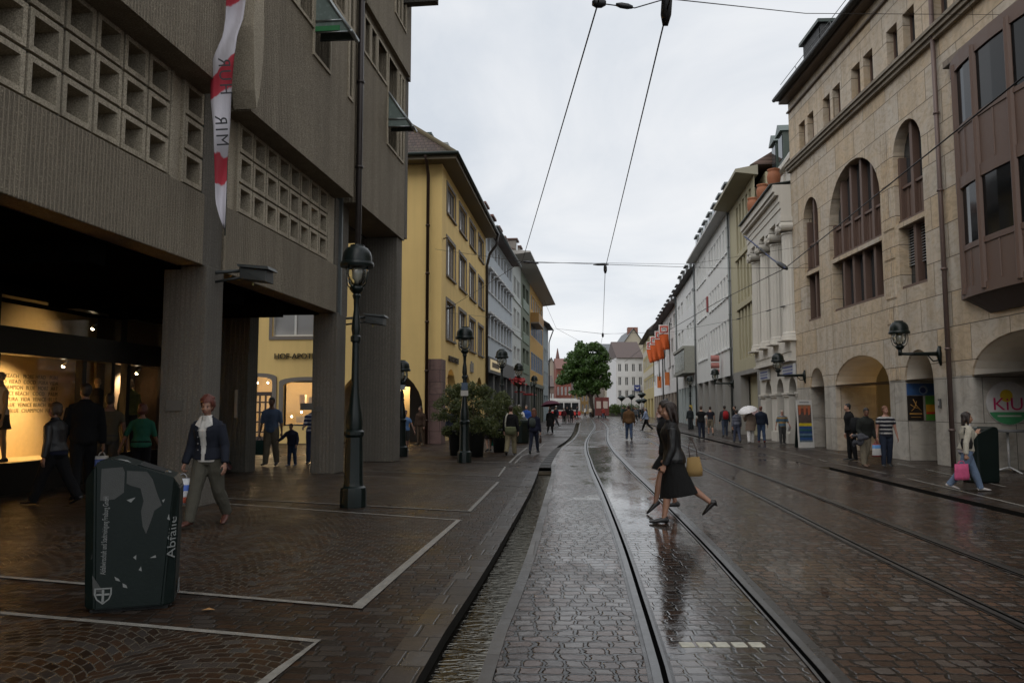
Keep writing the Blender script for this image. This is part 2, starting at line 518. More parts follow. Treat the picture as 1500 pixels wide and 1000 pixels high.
        for i, ln in enumerate((.82, 1.0, .95, .76)):
            fo = (1.5 - i) * .0125 * H
            p = pe + wax * fo - d * .006 * H; dd = d.copy(); pts = [p]
            for seglen, add in ((.027, grip * .8), (.018, grip * 1.2), (.014, grip * .8)):
                dd = (Matrix.Rotation(R(add) * (1 if d.cross(nin).dot(wax) > 0 else -1), 3, wax) @ dd).normalized()
                p = p + dd * seglen * ln * H; pts.append(p)
            r0 = .0053 * H * kf
            b.tube(pts, [r0, r0 * .97, r0 * .9, r0 * .75], 7, dome=0.8)
        tb = wr + d * .016 * H + wax * .016 * H
        td = (d * .7 + wax * .75 + nin * .35).normalized(); td2 = (d * .95 + wax * .2 + nin * .3).normalized()
        b.tube([tb, tb + td * .026 * H, tb + td * .026 * H + td2 * .024 * H], [.008 * H * kf, .0066 * H * kf, .0052 * H * kf], 7, dome=0.8)
        J['hand' + sd] = pe + d * .015 * H + nin * .012 * H
        J['wrist' + sd] = wr; J['elbow' + sd] = el; J['shoulder' + sd] = s
    # head
    nb = T(up((0, 0.004 * H, 0.845 * H)))
    hc = T(up((0, 0.016 * H, 0.933 * H)))
    yaw, pit = head
    HR = Matrix.Rotation(R(yaw), 3, 'Z') @ Matrix.Rotation(R(-lean * .5 - pit), 3, 'X')
    hp = lambda x, y, z: hc + HR @ Vector((x * H, y * H, z * H))
    b.tube([nb - Vector((0, 0, .02 * H)), nb.lerp(hc, .3), nb.lerp(hc, .75)], [(.030 if w else .034) * H, (.027 if w else .032) * H, (.027 if w else .031) * H], 12)
    b.ball(hp(0, -.008, .014), (.041 * H, .053 * H, .052 * H), 18, 12, HR)
    b.ball(hp(0, .014, -.022), (.034 * H, .036 * H, .043 * H), 16, 12, HR)
    b.ball(hp(0, .026, -.052), (.017 * H, .016 * H, .013 * H), 10, 8, HR)
    b.ball(hp(0, .030, .004), (.030 * H, .016 * H, .020 * H), 12, 8, HR)
    b.tube([hp(0, .045, .002), hp(0, .052, -.010), hp(0, .057, -.019), hp(0, .048, -.025)], [.0045 * H, .006 * H, .0085 * H, .006 * H], 8, side=HR @ Vector((1, 0, 0)), dome=0.5)
    b.ball(hp(0, .046, -.036), (.013 * H, .007 * H, .005 * H), 10, 6, HR)
    b.ball(hp(0, .045, -.042), (.011 * H, .007 * H, .004 * H), 10, 6, HR)
    for sx in (1, -1):
        b.ball(hp(sx * .040, -.004, -.008), (.006 * H, .012 * H, .018 * H), 8, 6, HR)
        b.ball(hp(sx * .022, .033, -.018), (.014 * H, .014 * H, .014 * H), 10, 8, HR)
    queue('body', b, skin(skn), root, min(vox, .5), 3 if vox < .015 else 2)
    if vox < 0.02:
        for sx in (1, -1):
            e = MB(); e.ball(hp(sx * .0165, .0435, -.001), (.0062 * H, .004 * H, .0042 * H), 8, 6, HR); e.build('eye', paint((.03, .02, .015), .2), root, True)
            e = MB(); e.tube([hp(sx * .008, .0475, .009), hp(sx * .018, .046, .012), hp(sx * .027, .040, .009)], [.0018 * H, .0024 * H, .0014 * H], 6); e.build('eyebrow', hairmat(mul(hair[1], .8)), root, True)
        e = MB(); e.tube([hp(-.013, .0490, -.0385), hp(0, .0545, -.039), hp(.013, .0490, -.0385)], [.0022 * H, .0035 * H, .0022 * H], 6, dome=.6); e.build('mouth', paint((.25, .07, .06), .4), root, True)
    # ---- hair
    st, hcol = hair
    if st != 'bald':
        h = MB()
        if st == 'cap':
            h.ball(hp(0, -.010, .026), (.046 * H, .058 * H, .046 * H), 18, 12, HR)
            h.tube([hp(0, .03, .030), hp(0, .085, .022)], [(.036 * H, .006 * H), (.03 * H, .004 * H)], 10, side=HR @ Vector((1, 0, 0)))
        else:
            t = {'short': .006, 'curly': .014, 'bob': .012, 'long': .011, 'bun': .008}[st]
            h.ball(hp(0, -.017, .025), ((.041 + t) * H, (.050 + t) * H, (.046 + t) * H), 18, 12, HR)
            h.ball(hp(0, -.028, .0), ((.037 + t * .9) * H, (.032 + t) * H, (.044 + t) * H), 16, 10, HR)
            if st == 'curly':
                rr = random.Random(3)
                for i in range(34):
                    th, ph = rr.uniform(0, 6.28), rr.uniform(-.5, 1.5)
                    v = Vector((math.cos(th) * math.cos(ph) * .052, math.sin(th) * math.cos(ph) * .06 - .017, math.sin(ph) * .06 + .02))
                    if v.y > .012 and v.z < .062: continue
                    h.ball(hp(*v), rr.uniform(.012, .018) * H, 8, 6)
            if st == 'bob':
                for sx in (1, -1):
                    h.tube([hp(sx * .038, .004, .03), hp(sx * .046, -.004, -.01), hp(sx * .042, -.004, -.05)], [.016 * H, .017 * H, .010 * H], 8, dome=.6)
                h.tube([hp(0, -.045, .02), hp(0, -.052, -.02), hp(0, -.044, -.058)], [(.044 * H, .024 * H), (.046 * H, .022 * H), (.034 * H, .012 * H)], 14, side=HR @ Vector((1, 0, 0)), dome=.5)
            if st == 'long':
                for sx in (1, -1):
                    h.tube([hp(sx * .036, .004, .03), hp(sx * .046, -.006, -.01), hp(sx * .048, -.012, -.06), hp(sx * .046, -.02, -.10)], [.015 * H, .016 * H, .016 * H, .008 * H], 8, dome=.6)
                h.tube([hp(0, -.045, .02), hp(0, -.054, -.03), hp(0, -.058, -.09), hp(0, -.056, -.15)], [(.044 * H, .024 * H), (.05 * H, .024 * H), (.05 * H, .02 * H), (.03 * H, .012 * H)], 14, side=HR @ Vector((1, 0, 0)), dome=.5)
            if st == 'bun':
                h.ball(hp(0, -.075, .03), .022 * H, 10, 8)
        IR = HR.transposed()
        def fcut(c, hc=hc, IR=IR, H=H): q = IR @ (c - hc); return q.y > .016 * H and q.z < .036 * H and abs(q.x) < .038 * H
        queue('cap' if st == 'cap' else 'hair', h, hairmat(hcol) if st != 'cap' else cloth(hcol), root, max(.008, vox * .8), 2, None if st == 'cap' else fcut)
    # ---- clothes
    bs, bc = bottom[0], bottom[1]
    cm = bc if isinstance(bc, bpy.types.Material) else cloth(bc)
    blen = bottom[2] if len(bottom) > 2 else None
    if bs in ('trousers', 'shorts'):
        m_ = MB(); torso(m_, 0.475, 0.60, 0.010, dome=0.35)
        wide = bottom[3] if len(bottom) > 3 else .010
        for sd in 'rl': legtube(m_, sd, wide, (blen or 0.62) if bs == 'shorts' else (blen or 1.0), 1.0, wide * .9)
        if bs == 'trousers':
            for sd in 'rl':
                h, kn, an, heel, toe, fd, fu = legs[sd]
                m_.tube([an + (kn - an) * .1, an - fu * .012 * H], [(.024 + wide) * H, (.027 + wide) * H], 12)
        queue(bs, m_, cm, root, vox * .9, 3)
    elif bs in ('skirt', 'dress'):
        hem = blen or 0.30
        m_ = MB()
        kmid = (legs['r'][1] + legs['l'][1]) / 2; sp = abs(legs['r'][1].y - legs['l'][1].y) / 2 / H
        pts = [T(up((0, 0, .60 * H))), T(up((0, -.006 * H, .53 * H))), T(Vector((0, -.004 * H, .47 * H)))]
        rr = [(.082 * B * H, .064 * B * H), (.106 * B * H, .084 * B * H), (.108 * B * H, .09 * B * H)]
        z2 = hem
        fl = bottom[3] if len(bottom) > 3 else .02
        ym = (legs['r'][1].y + legs['l'][1].y) / 2
        for t_ in (.5, 1.0):
            z = .47 + (z2 - .47) * t_
            pts.append(T(Vector((0, ym * t_, z * H)))); rr.append(((.108 * B + fl * t_) * H, (.09 * B + fl * 1.2 * t_ + sp * t_ * .5) * H))
        m_.tube(pts, rr, 22, side=(1, 0, 0))
        queue('skirt', m_, cm, root, vox * .9, 3)
    def sleeve(mb, sd, off, to=1.0):
        s, el, wr, d = arms[sd]
        pts = [s + Vector((-.018 * H if sd == 'r' else .018 * H, 0, -.004 * H)), s, s.lerp(el, .5), el, el.lerp(wr, .5), wr.lerp(el, .04)]
        rr = [.026, .029, .0272, .0235, .021, .017]
        fr = [0, .02, .28, .5, .75, 1.0]
        P_, Q_ = [], []
        for p, r, f in zip(pts, rr, fr):
            if f > to + 1e-6: break
            P_.append(p); Q_.append((r * B ** .5 + off) * H)
        mb.tube(P_, Q_, 12, dome=.2)
    for item in (top or []):
        kind, c = item[0], item[1]
        cm = c if isinstance(c, bpy.types.Material) else cloth(c)
        hem = item[2] if len(item) > 2 else 0.53
        m_ = MB()
        off = {'tee': .007, 'shirt': .006, 'sweater': .010, 'jacket': .016, 'coat': .018}[kind]
        torso(m_, hem, 0.833 if kind in ('tee',) else 0.836, off, .012 if kind in ('jacket', 'coat', 'shirt') else .006, dome=.15)
        to = item[3] if len(item) > 3 else {'tee': .34, 'shirt': 1.0, 'sweater': 1.0, 'jacket': 1.0, 'coat': 1.0}[kind]
        for sd in 'rl': sleeve(m_, sd, off * .75, to)
        if kind == 'coat':
            pts = [T(up((0, 0, .56 * H))), T(up((0, 0, .50 * H))), T(Vector((0, 0, .40 * H))), T(Vector((0, 0, (item[4] if len(item) > 4 else .36) * H)))]
            m_.tube(pts, [((.108 * B) * H, .088 * B * H), (.118 * B * H, .098 * B * H), (.124 * B * H, .105 * B * H), (.13 * B * H, .112 * B * H)], 18, side=(1, 0, 0))
        if kind in ('jacket', 'coat', 'shirt'):   # collar
            m_.tube([nb - Vector((0, 0, .012 * H)), nb + Vector((0, .004 * H, .018 * H))], [(.047 if w else .052) * H, (.041 if w else .046) * H], 14)
        cut = None
        op = item[5] if len(item) > 5 else 0
        if op:
            zc = (hem * H + dz)
            cut = lambda c_, zc=zc, op=op: c_.y > .02 * H and abs(c_.x) < op * H * (0.35 + 0.65 * min(1, max(0, (c_.z - zc) / (.3 * H))))
        queue(kind if kind != 'tee' else 'shirt', m_, cm, root, vox * .9, 2 if kind == 'jacket' else 3, cut)
    # ---- shoes
    sm = paint(shoes, .4)
    for sd in 'rl':
        h, kn, an, heel, toe, fd, fu = legs[sd]
        m_ = MB()
        m_.tube([heel - fd * .006 * H + fu * .018 * H, heel + fd * .05 * H + fu * .018 * H, toe - fd * .03 * H + fu * .008 * H, toe + fd * .008 * H + fu * .003 * H], [(.023 * H, .022 * H), (.026 * H, .022 * H), (.029 * H, .015 * H), (.018 * H, .009 * H)], 12, side=(1, 0, 0), dome=.5)
        m_.tube([an + (kn - an) * .05, heel + fu * .02 * H + fd * .012 * H], [.023 * H, .025 * H], 10)
        if extra and 'heels' in extra: m_.tube([heel + fu * .01 * H + fd * .012 * H, heel - fu * .020 * H + fd * .008 * H], [.012 * H, .008 * H], 8)
        queue('shoe', m_, sm, root, max(.009, vox * .7), 2)
    r_ = P(); r_.root = root
    M = Matrix.Translation((loc[0], loc[1], 0)) @ Matrix.Rotation(R(face), 4, 'Z')
    r_.J = {k: M @ v for k, v in J.items()}
    r_.M = M; r_.T = T; r_.H = H; r_.hp = lambda x, y, z: M @ hp(x, y, z)
    r_.up = lambda x, y, z: M @ T(up((x * H, y * H, z * H)))
    r_.mat = M
    return r_

def carrier_bag(name, label, cat, top, w, h, d, m, yaw, handles=True, sag=0.1, hm=None):
    o = thing(name, label, cat, (top.x, top.y, top.z), yaw)
    hl = 0.16 * h if handles else 0.0
    z1, z0 = -hl - .02, -hl - .02 - h
    b = MB()
    pts = [(0, 0, z1), (0, 0, z1 - .35 * h), (0, 0, z1 - .8 * h), (0, 0, z0)]
    b.tube(pts, [(w * .48, d * .22), (w * .5, d * .45), (w * .54, d * .55), (w * .5, d * .42)], 18, side=(1, 0, 0), dome=sag)
    s = b.build('bag_body', m, o, True)
    if handles:
        for sy in (-1, 1):
            t = MB(); n = 9
            t.tube([(w * .22 * math.cos(math.pi * i / n), sy * .012, z1 - .01 + (hl + .02) * math.sin(math.pi * i / n)) for i in range(n + 1)], .006, 6)
            t.build('handle', hm or m, o, True)
    return o
def umbrella(label, tip, hand, r, m, ribs=8):
    tip, hand = Vector(tip), Vector(hand)
    ax = (tip - hand).normalized()
    o = thing('umbrella', label, 'umbrella', hand)
    q = ax.to_track_quat('Z', 'Y').to_matrix()
    L = (tip - hand).length
    b = MB(); b.tube([Vector((0, 0, 0)) + q @ Vector((0, 0, -.05)), q @ Vector((0, 0, L + .05))], .008, 8); b.build('shaft', paint((.1, .1, .1), .3, 1.0), o)
    c = MB(); prev = None
    N = ribs * 4; rows = []
    for i in range(7):
        t = i / 6; rr = r * math.sin(t * 1.25) / math.sin(1.25); zz = L - .30 * r * (1 - math.cos(t * 1.25)) / (1 - math.cos(1.25)) * 1.6
        row = []
        for j in range(N):
            sc_ = 1 - (.05 * t * abs(math.sin(math.pi * j / 4)))
            a = 2 * math.pi * j / N
            row.append(c.b.verts.new(q @ Vector((rr * sc_ * math.cos(a) + 1e-4 * math.cos(a), rr * sc_ * math.sin(a) + 1e-4 * math.sin(a), zz))))
        rows.append(row)
    for i in range(6):
        for j in range(N): c.b.faces.new([rows[i][j], rows[i][(j + 1) % N], rows[i + 1][(j + 1) % N], rows[i + 1][j]])
    cv = c.build('canopy', m, o, True)
    return o
# ---------------------------------------------------------------- who is in the street
def g2(u, v): p = gnd(u, v); return (p.x, p.y)
DEN = (.013, .016, .026); BLK = (.006, .006, .007); JEAN = (.035, .055, .10); WHT = (.62, .60, .56); BEI = (.20, .165, .11); GRY = (.07, .068, .055); NAV = (.010, .012, .028)
# woman in the denim jacket
p1 = person('red haired woman in dark denim jacket, white blouse and olive trousers walking past the bin', (-4.02, 11.15), 172, 1.74, 'w',
    dict(rl=(20, 4, 0), ll=(-16, 20, 26), ra=(6, 12, 18), la=(4, 16, 24), gripr=62, gripl=20), 4, (10, 7),
    top=[('shirt', WHT, .50), ('jacket', DEN, .53, 1.0, 0, .040)], bottom=('trousers', (.085, .08, .062), 1.0, .014), shoes=(.09, .035, .025),
    hair=('curly', (.10, .022, .012)), skn=(.30, .16, .11), vox=.011, build=1.06)
b = MB()
for sx in (1, -1):
    a = p1.up(sx * .012, .07, .80); 
    b.prism([p1.up(sx * .022, .052, .865), p1.up(sx * .052, .035, .845), p1.up(sx * .072, .066, .79), p1.up(sx * .018, .088, .765)], (0, -.006, .004))
o = b.build('collar', cloth(WHT), None); o.parent = p1.root; o.matrix_parent_inverse = p1.mat.inverted()
for i in range(4):
    b = MB(); b.ball(p1.up(.036, .094, .75 - i * .05), .008, 8, 6); o = b.build('button', paint((.4, .4, .4), .3, 1.0), None, True); o.parent = p1.root; o.matrix_parent_inverse = p1.mat.inverted()
def stripes(cols, pitch, base):
    m, k, bs, out = newmat('printed_plastic')
    tc = k.n('TexCoord').outputs['Object']
    z = k.m('FRACT', k.m('DIVIDE', k.n('SeparateXYZ', {0: tc}).outputs[2], pitch))
    n = len(cols)
    link(k, k.ramp(z, [(i / n, c) for i, c in enumerate(cols)], 'CONSTANT'), bs.inputs['Base Color'])
    bs.inputs['Roughness'].default_value = .35
    nz = k.noise(tc, 14, 4)
    link(k, k.bump(nz, .8, .03), bs.inputs['Normal'])
    return m
carrier_bag('shopping_bag', 'crumpled white, blue and red plastic bag hanging from the red haired woman\'s hand', 'bag', p1.J['handr'], .22, .34, .10,
            stripes([(.45, .10, .06), (.5, .5, .52), (.05, .12, .45), (.55, .56, .58), (.35, .36, .40)], .40, 0), .4)
# group in front of the lit shop
p2 = person('woman in dark leather jacket and navy top striding left before the lit shop window', (-7.42, 13.55), 78, 1.70, 'w',
    dict(rl=(-24, 10, 20), ll=(24, 4, 0), ra=(12, 10, 14), la=(-8, 12, 16)), 3, (25, 4),
    top=[('shirt', NAV, .50), ('jacket', cloth((.018, .017, .018), rough=.42), .52, 1.0, 0, .05)], bottom=('trousers', BLK, 1.0, .016), hair=('bob', (.06, .035, .02)), skn=(.24, .13, .09), vox=.013, build=1.08)
p3 = person('very tall man in long black coat seen from behind beside the shop window', (-7.35, 14.3), 35, 2.0, 'm', STEP, 2, (10, 0),
    top=[('jacket', BLK, .475)], bottom=('trousers', BLK), hair=('short', (.03, .02, .015)), skn=(.22, .12, .08), vox=.015, build=1.05)
carrier_bag('shopping_bag', 'white and blue plastic bag hanging beside the tall man in the black coat', 'bag', p3.J['handr'], .26, .36, .1, stripes([(.5, .5, .5), (.05, .09, .3), (.5, .48, .44)], .4, 0), 1.0)
p4 = person('man in beige shirt and grey trousers looking into the shop from the arcade', (-7.75, 16.0), 8, 1.86, 'm',
    dict(rl=(2, 2, 0), ll=(-2, 2, 0), ra=(2, 13, 8), la=(4, 11, 10)), 1, (0, 4),
    top=[('tee', (.10, .085, .055), .5)], bottom=('trousers', (.07, .066, .058)), hair=('short', (.03, .022, .016)), skn=(.24, .13, .09), vox=.016, build=1.12)
p5 = person('woman in green top and dark trousers hand in hand with the man in beige', (-7.05, 15.9), 15, 1.66, 'w',
    dict(rl=(3, 2, 0), ll=(-3, 2, 0), ra=(10, 14, 40), la=(4, 26, 4)), 1, (0, 6),
    top=[('tee', (.02, .11, .07), .48, .6)], bottom=('trousers', BLK), hair=('bob', (.10, .03, .02)), skn=(.24, .13, .09), vox=.016, build=1.12)
# under the passage
p6 = person('man in blue short sleeved shirt and beige trousers walking out of the passage', (-6.45, 22.7), 176, 1.86, 'm',
    dict(rl=(6, 3, 0), ll=(-6, 8, 8), ra=(4, 8, 8, -4), la=(2, 12, 12), gripr=60), 1, (0, 6),
    top=[('tee', (.11, .16, .26), .46, .5)], bottom=('trousers', (.19, .165, .12), 1.0, .014), hair=('short', (.012, .01, .008)), skn=(.16, .085, .055), vox=.017, build=1.12)
carrier_bag('shopping_bag', 'dark green carrier bag held by the man in the blue shirt', 'bag', p6.J['handr'], .24, .40, .1, cloth((.02, .06, .05)), 0)
p8 = person('woman in navy and white striped top standing behind a child in the passage', (-5.48, 23.5), 188, 1.72, 'w', dict(rl=(3, 3, 0), ll=(-3, 3, 0), ra=(20, 9, 60), la=(16, 12, 70)), 2, (0, 14),
    top=[('tee', cloth((.035, .05, .13), (.55, .55, .56), .11), .48, .6)], bottom=('trousers', (.03, .045, .085)), hair=('short', (.03, .02, .015)), skn=(.26, .14, .1), vox=.017, build=1.12)
p7 = person('small child in dark blue jacket and jeans beside the man in the blue shirt', (-5.82, 22.55), 165, 1.16, 'm', dict(rl=(5, 3, 0), ll=(-5, 3, 0), ra=(50, 22, 20), la=(10, 15, 40)), 10, (0, 14),
    top=[('jacket', (.025, .03, .055), .5)], bottom=('trousers', JEAN), shoes=(.12, .14, .2), hair=('short', (.03, .02, .012)), skn=(.26, .14, .1), vox=.014, build=1.2)
p9 = person('person in black clothes half hidden behind the big near lamp post', (-4.32, 25.1), 100, 1.56, 'w', STEP, 3, top=[('jacket', BLK)], bottom=('trousers', BLK), skn=(.2, .11, .08), vox=.02)
pass
p10 = person('woman in light blue top and grey knee length shorts beside the slim green post', (-3.55, 29.6), 190, 1.5, 'w', dict(rl=(10, 4, 0), ll=(-10, 16, 14), ra=(4, 10, 12), la=(8, 24, 6)), 2,
    top=[('tee', (.13, .24, .46), .49)], bottom=('shorts', (.05, .052, .05), .55), hair=('short', (.02, .014, .01)), skn=(.32, .18, .13), vox=.018, build=1.1)
p11 = person('person in brown coat standing in the dim arch of the yellow house', (-3.55, 35.2), 150, 1.65, 'm', STAND, 2, top=[('jacket', (.05, .028, .018), .48)], bottom=('trousers', (.07, .045, .028)), skn=(.22, .12, .08), vox=.022)
p12 = person('person in jeans hidden to the waist by the potted bushes', (-1.86, 30.2), 200, 1.62, 'm', STEP, 3, top=[('jacket', (.03, .035, .05))], bottom=('trousers', (.10, .13, .2)), vox=.022)
p13 = person('woman in green and red top behind the potted bushes', (-.52, 29.9), 20, 1.5, 'w', dict(rl=(8, 4, 0), ll=(-8, 14, 12), ra=(4, 12, 6), la=(4, 12, 8), gripr=60), 3,
    top=[('jacket', cloth((.02, .18, .12), (.22, .03, .03), .23), .5)], bottom=('skirt', (.02, .014, .014), .30), hair=('short', (.03, .02, .014)), vox=.02)
carrier_bag('shopping_bag', 'small turquoise plastic bag carried beside the potted bushes', 'bag', p13.J['handr'], .30, .34, .16, cloth((.03, .42, .32), rough=.4), 0, True)
p14 = person('man in black sweater and beige trousers walking away with an olive shoulder bag', (.27, 27.6), -8, 1.66, 'm', dict(rl=(14, 4, 0), ll=(-14, 18, 20), ra=(-8, 9, 12), la=(8, 9, 14)), 1,
    top=[('sweater', BLK, .5)], bottom=('trousers', (.21, .18, .11), 1.0, .016), hair=('short', (.03, .014, .01)), vox=.017, build=1.05)
b_ = thing('shoulder_bag', 'olive green shoulder bag on the back of the man in the black sweater', 'bag', p14.up(.012, -.115, .50))
m_ = MB(); m_.tube([(0, 0, -.12), (0, -.02, 0), (0, 0, .11)], [(.17, .05), (.20, .085), (.17, .05)], 16, side=(1, 0, 0), dome=.5); m_.build('bag_body', cloth((.16, .17, .09)), b_, True)
m_ = MB(); m_.hexa([(-.18, -.10, -.02), (.18, -.10, -.02), (.18, -.03, .0), (-.18, -.03, .0), (-.17, -.095, .10), (.17, -.095, .10), (.17, .03, .125), (-.17, .03, .125)]); m_.build('flap', cloth((.12, .13, .07)), b_)
off_ = p14.up(.012, -.115, .50)
m_ = MB(); m_.tube([Vector(p14.up(x, y, z)) - off_ for x, y, z in ((-.10, -.09, .52), (-.10, -.085, .66), (-.085, -.085, .78), (-.06, -.03, .845))], (.024, .006)[0], 6, side=(1, 0, 0)); m_.build('strap', cloth((.45, .44, .38)), b_, True)
p15 = person('auburn haired woman in navy top and jeans walking away along the stream', (1.08, 28.2), -12, 1.54, 'w', dict(rl=(16, 4, 0), ll=(-12, 14, 22), ra=(2, 10, 8), la=(20, 10, 40), gripr=60), 1,
    top=[('sweater', NAV, .475)], bottom=('trousers', (.014, .018, .034), 1.0, .006), shoes=(.01, .01, .01), hair=('long', (.12, .04, .02)), vox=.017, build=1.05)
carrier_bag('handbag', 'small brown handbag swinging from the hand of the auburn haired woman', 'bag', p15.J['handr'], .17, .22, .08, cloth((.045, .022, .016), rough=.5), 1.3)
b_ = thing('backpack', 'small grey backpack on the back of the auburn haired woman', 'bag', p15.up(-.02, -.10, .69))
m_ = MB(); m_.tube([(0, 0, -.15), (0, -.02, 0), (0, 0, .14)], [(.10, .045), (.12, .07), (.09, .04)], 14, side=(1, 0, 0), dome=.5); m_.build('bag_body', cloth((.05, .06, .055)), b_, True)
person('man in white shirt standing with folded arms by the arcade', (.75, 37.5), 190, 1.72, 'm', dict(rl=(2, 2, 0), ll=(-2, 2, 0), ra=(20, 8, 80, 30), la=(20, 8, 80, 30)), 0, top=[('shirt', WHT, .5)], bottom=('trousers', (.10, .08, .055)), hair=('short', (.2, .19, .18)), vox=.026)
person('man in bright blue jacket and dark trousers standing by the arcade', (1.26, 43.5), 170, 1.72, 'm', STAND, 0, top=[('jacket', (.03, .09, .36), .47)], bottom=('trousers', (.02, .022, .03)), hair=('short', (.16, .15, .14)), vox=.028, build=1.1)
p18 = person('woman in black clothes walking under a dull purple umbrella', (3.0, 51.5), -10, 1.6, 'w', WALK, 2, top=[('coat', BLK, .5, 1.0, .3)], bottom=('trousers', BLK), vox=.03, build=1.25)
umbrella('dull purple umbrella over the woman in black on the left pavement', (3.0, 51.6, 2.05), (3.1, 51.45, 1.05), .62, cloth((.12, .045, .07)))
# middle and right of the street
p20 = person('man in brown corduroy jacket and jeans walking away along the tracks', (6.2, 40.0), -8, 1.68, 'm', dict(rl=(-10, 12, 20), ll=(12, 4, 0), ra=(4, 10, 14), la=(-4, 10, 14)), 0,
    top=[('jacket', (.10, .052, .022), .475)], bottom=('trousers', (.045, .07, .13)), hair=('short', (.03, .018, .012)), vox=.021, build=1.12)
person('man in light blue shirt and black trousers striding across the tracks', (9.95, 56.4), 70, 1.66, 'm', WALK, 4, top=[('shirt', (.26, .32, .46), .5)], bottom=('trousers', BLK), hair=('short', (.3, .28, .26)), vox=.028, build=1.1)
person('woman in pale pink top beyond the crossing women', (12.1, 63.0), 20, 1.62, 'w', STEP, 3, top=[('tee', (.5, .34, .30), .48)], bottom=('trousers', (.05, .05, .06)), hair=('bob', (.08, .03, .02)), vox=.03)
person('man in white shirt beyond the crossing women', (12.9, 64.5), 0, 1.74, 'm', STEP, 3, top=[('shirt', WHT, .5)], bottom=('trousers', (.03, .035, .06)), vox=.03)
p24 = person('woman in black skirt and black leather jacket crossing the tracks with a straw bag', (2.40, 11.5), 82, 1.67, 'w',
    dict(rl=(-33, 20, 42), ll=(12, 2, 0), ra=(-14, 8, 10), la=(5, 4, 22), gripl=50, gripr=45), 3, (4, 4),
    top=[('shirt', (.16, .15, .14), .5), ('jacket', cloth((.007, .007, .008), rough=.45), .485)], bottom=('skirt', cloth((.006, .006, .006)), .225, .022), shoes=(.008, .007, .007),
    hair=('long', (.018, .009, .006)), skn=(.33, .18, .12), vox=.010, extra=('heels',), build=1.02)
b_ = thing('straw_bag', 'yellow straw bag hanging behind the woman in the black skirt', 'bag', p24.up(-.02, -.16, .46), R(82))
b_.scale = (.88, .88, .9)
for nm, mm, zz, xs in (('bag_body', None, 0, 1),):
    m, k, bs, out = newmat('woven_straw'); tc = k.n('TexCoord').outputs['Object']; sx = k.n('SeparateXYZ', {0: tc})
    wv = k.m('MULTIPLY', k.m('SINE', k.m('MULTIPLY', k.m('ADD', sx.outputs[0], sx.outputs[1]), 260)), k.m('SINE', k.m('MULTIPLY', sx.outputs[2], 200)))
    link(k, k.mix(k.m('MULTIPLY_ADD', wv, .5, .5), (.20, .115, .035), (.38, .25, .085)), bs.inputs['Base Color']); bs.inputs['Roughness'].default_value = .6
    link(k, k.bump(wv, .6, .01), bs.inputs['Normal'])
    q = MB(); q.tube([(0, -.02, -.145), (0, -.015, -.05), (0, 0, .15)], [(.055, .115), (.065, .13), (.03, .095)], 20, side=(1, 0, 0), dome=.1); q.build('bag_body', m, b_, True)
for s_ in (-1, 1):
    q = MB(); q.tube([(.02 * s_, -.06, .14), (.02 * s_, -.05, .26), (.015 * s_, .03, .46), (.02 * s_, .07, .30), (.02 * s_, .055, .14)], .006, 6); q.build('handle', paint((.05, .02, .012), .5), b_, True)
p25 = person('woman in short black skirt and jacket half hidden beside the woman with the straw bag', (2.53, 12.5), 88, 1.63, 'w', dict(rl=(-6, 6, 0), ll=(22, 10, 36), ra=(2, 8, 10), la=(4, 8, 10)), 3, (0, 3),
    top=[('jacket', BLK, .48)], bottom=('skirt', BLK, .34, .01), shoes=(.008, .007, .007), hair=('long', (.015, .009, .006)), skn=(.28, .15, .1), vox=.013)
p26 = person('man with black sweater tied over a white shirt walking away on the right', (10.2, 41.8), -10, 1.68, 'm', STEP, 1, top=[('tee', WHT, .6, .5), ('sweater', BLK, .5, .28)], bottom=('trousers', (.02, .026, .045)), hair=('short', (.06, .04, .03)), vox=.021, build=1.1)
person('person in dark shirt and pale shorts behind the man with the tied sweater', (12.05, 47.2), -10, 1.66, 'm', STEP2, 1, top=[('tee', (.02, .02, .03))], bottom=('shorts', (.18, .15, .11), .5), vox=.026)
person('person in dark jacket with pale bag by the far lamp post', (13.6, 59.0), 10, 1.66, 'm', STAND, 1, top=[('jacket', (.02, .026, .03), .48)], bottom=('trousers', (.03, .034, .04)), vox=.03)
p29 = person('man with red backpack and grey blue jeans walking away by the grey pillars', (12.2, 44.7), -6, 1.7, 'm', STEP, 1, top=[('jacket', (.04, .045, .05))], bottom=('trousers', (.05, .065, .10)), vox=.021, hair=('short', (.02, .014, .01)))
b_ = thing('backpack', 'bright red backpack on the back of the man by the grey pillars', 'bag', p29.up(.015, -.11, .70))
m_ = MB(); m_.tube([(0, 0, -.22), (0, -.03, 0), (0, 0, .2)], [(.14, .06), (.17, .10), (.12, .05)], 14, side=(1, 0, 0), dome=.5); m_.build('bag_body', cloth((.34, .02, .025)), b_, True)
for sx in (-1, 1):
    m_ = MB(); m_.tube([(sx * .1, .03, .18), (sx * .11, .14, .26), (sx * .11, .23, .14)], .015, 6); m_.build('strap', cloth((.03, .03, .03)), b_, True)
person('dark figure standing inside the grey pillared arcade', (14.4, 50.4), 90, 1.7, 'm', STAND, 1, top=[('jacket', BLK)], bottom=('trousers', BLK), vox=.028)
p31 = person('woman in short beige raincoat and white trousers under the white umbrella', (11.1, 36.5), -5, 1.56, 'w', dict(rl=(8, 3, 0), ll=(-8, 12, 12), ra=(10, 12, 10), la=(35, 8, 100)), 2,
    top=[('coat', (.19, .145, .115), .5, 1.0, .36)], bottom=('trousers', (.62, .61, .6), 1.0, .016), shoes=(.5, .5, .5), hair=('bob', (.02, .014, .01)), vox=.018, build=1.12)
umbrella('small white umbrella held slanting over the woman in the beige raincoat', (10.93, 36.4, 1.66), (11.15, 36.55, .92), .44, cloth((.75, .74, .75), rough=.5))
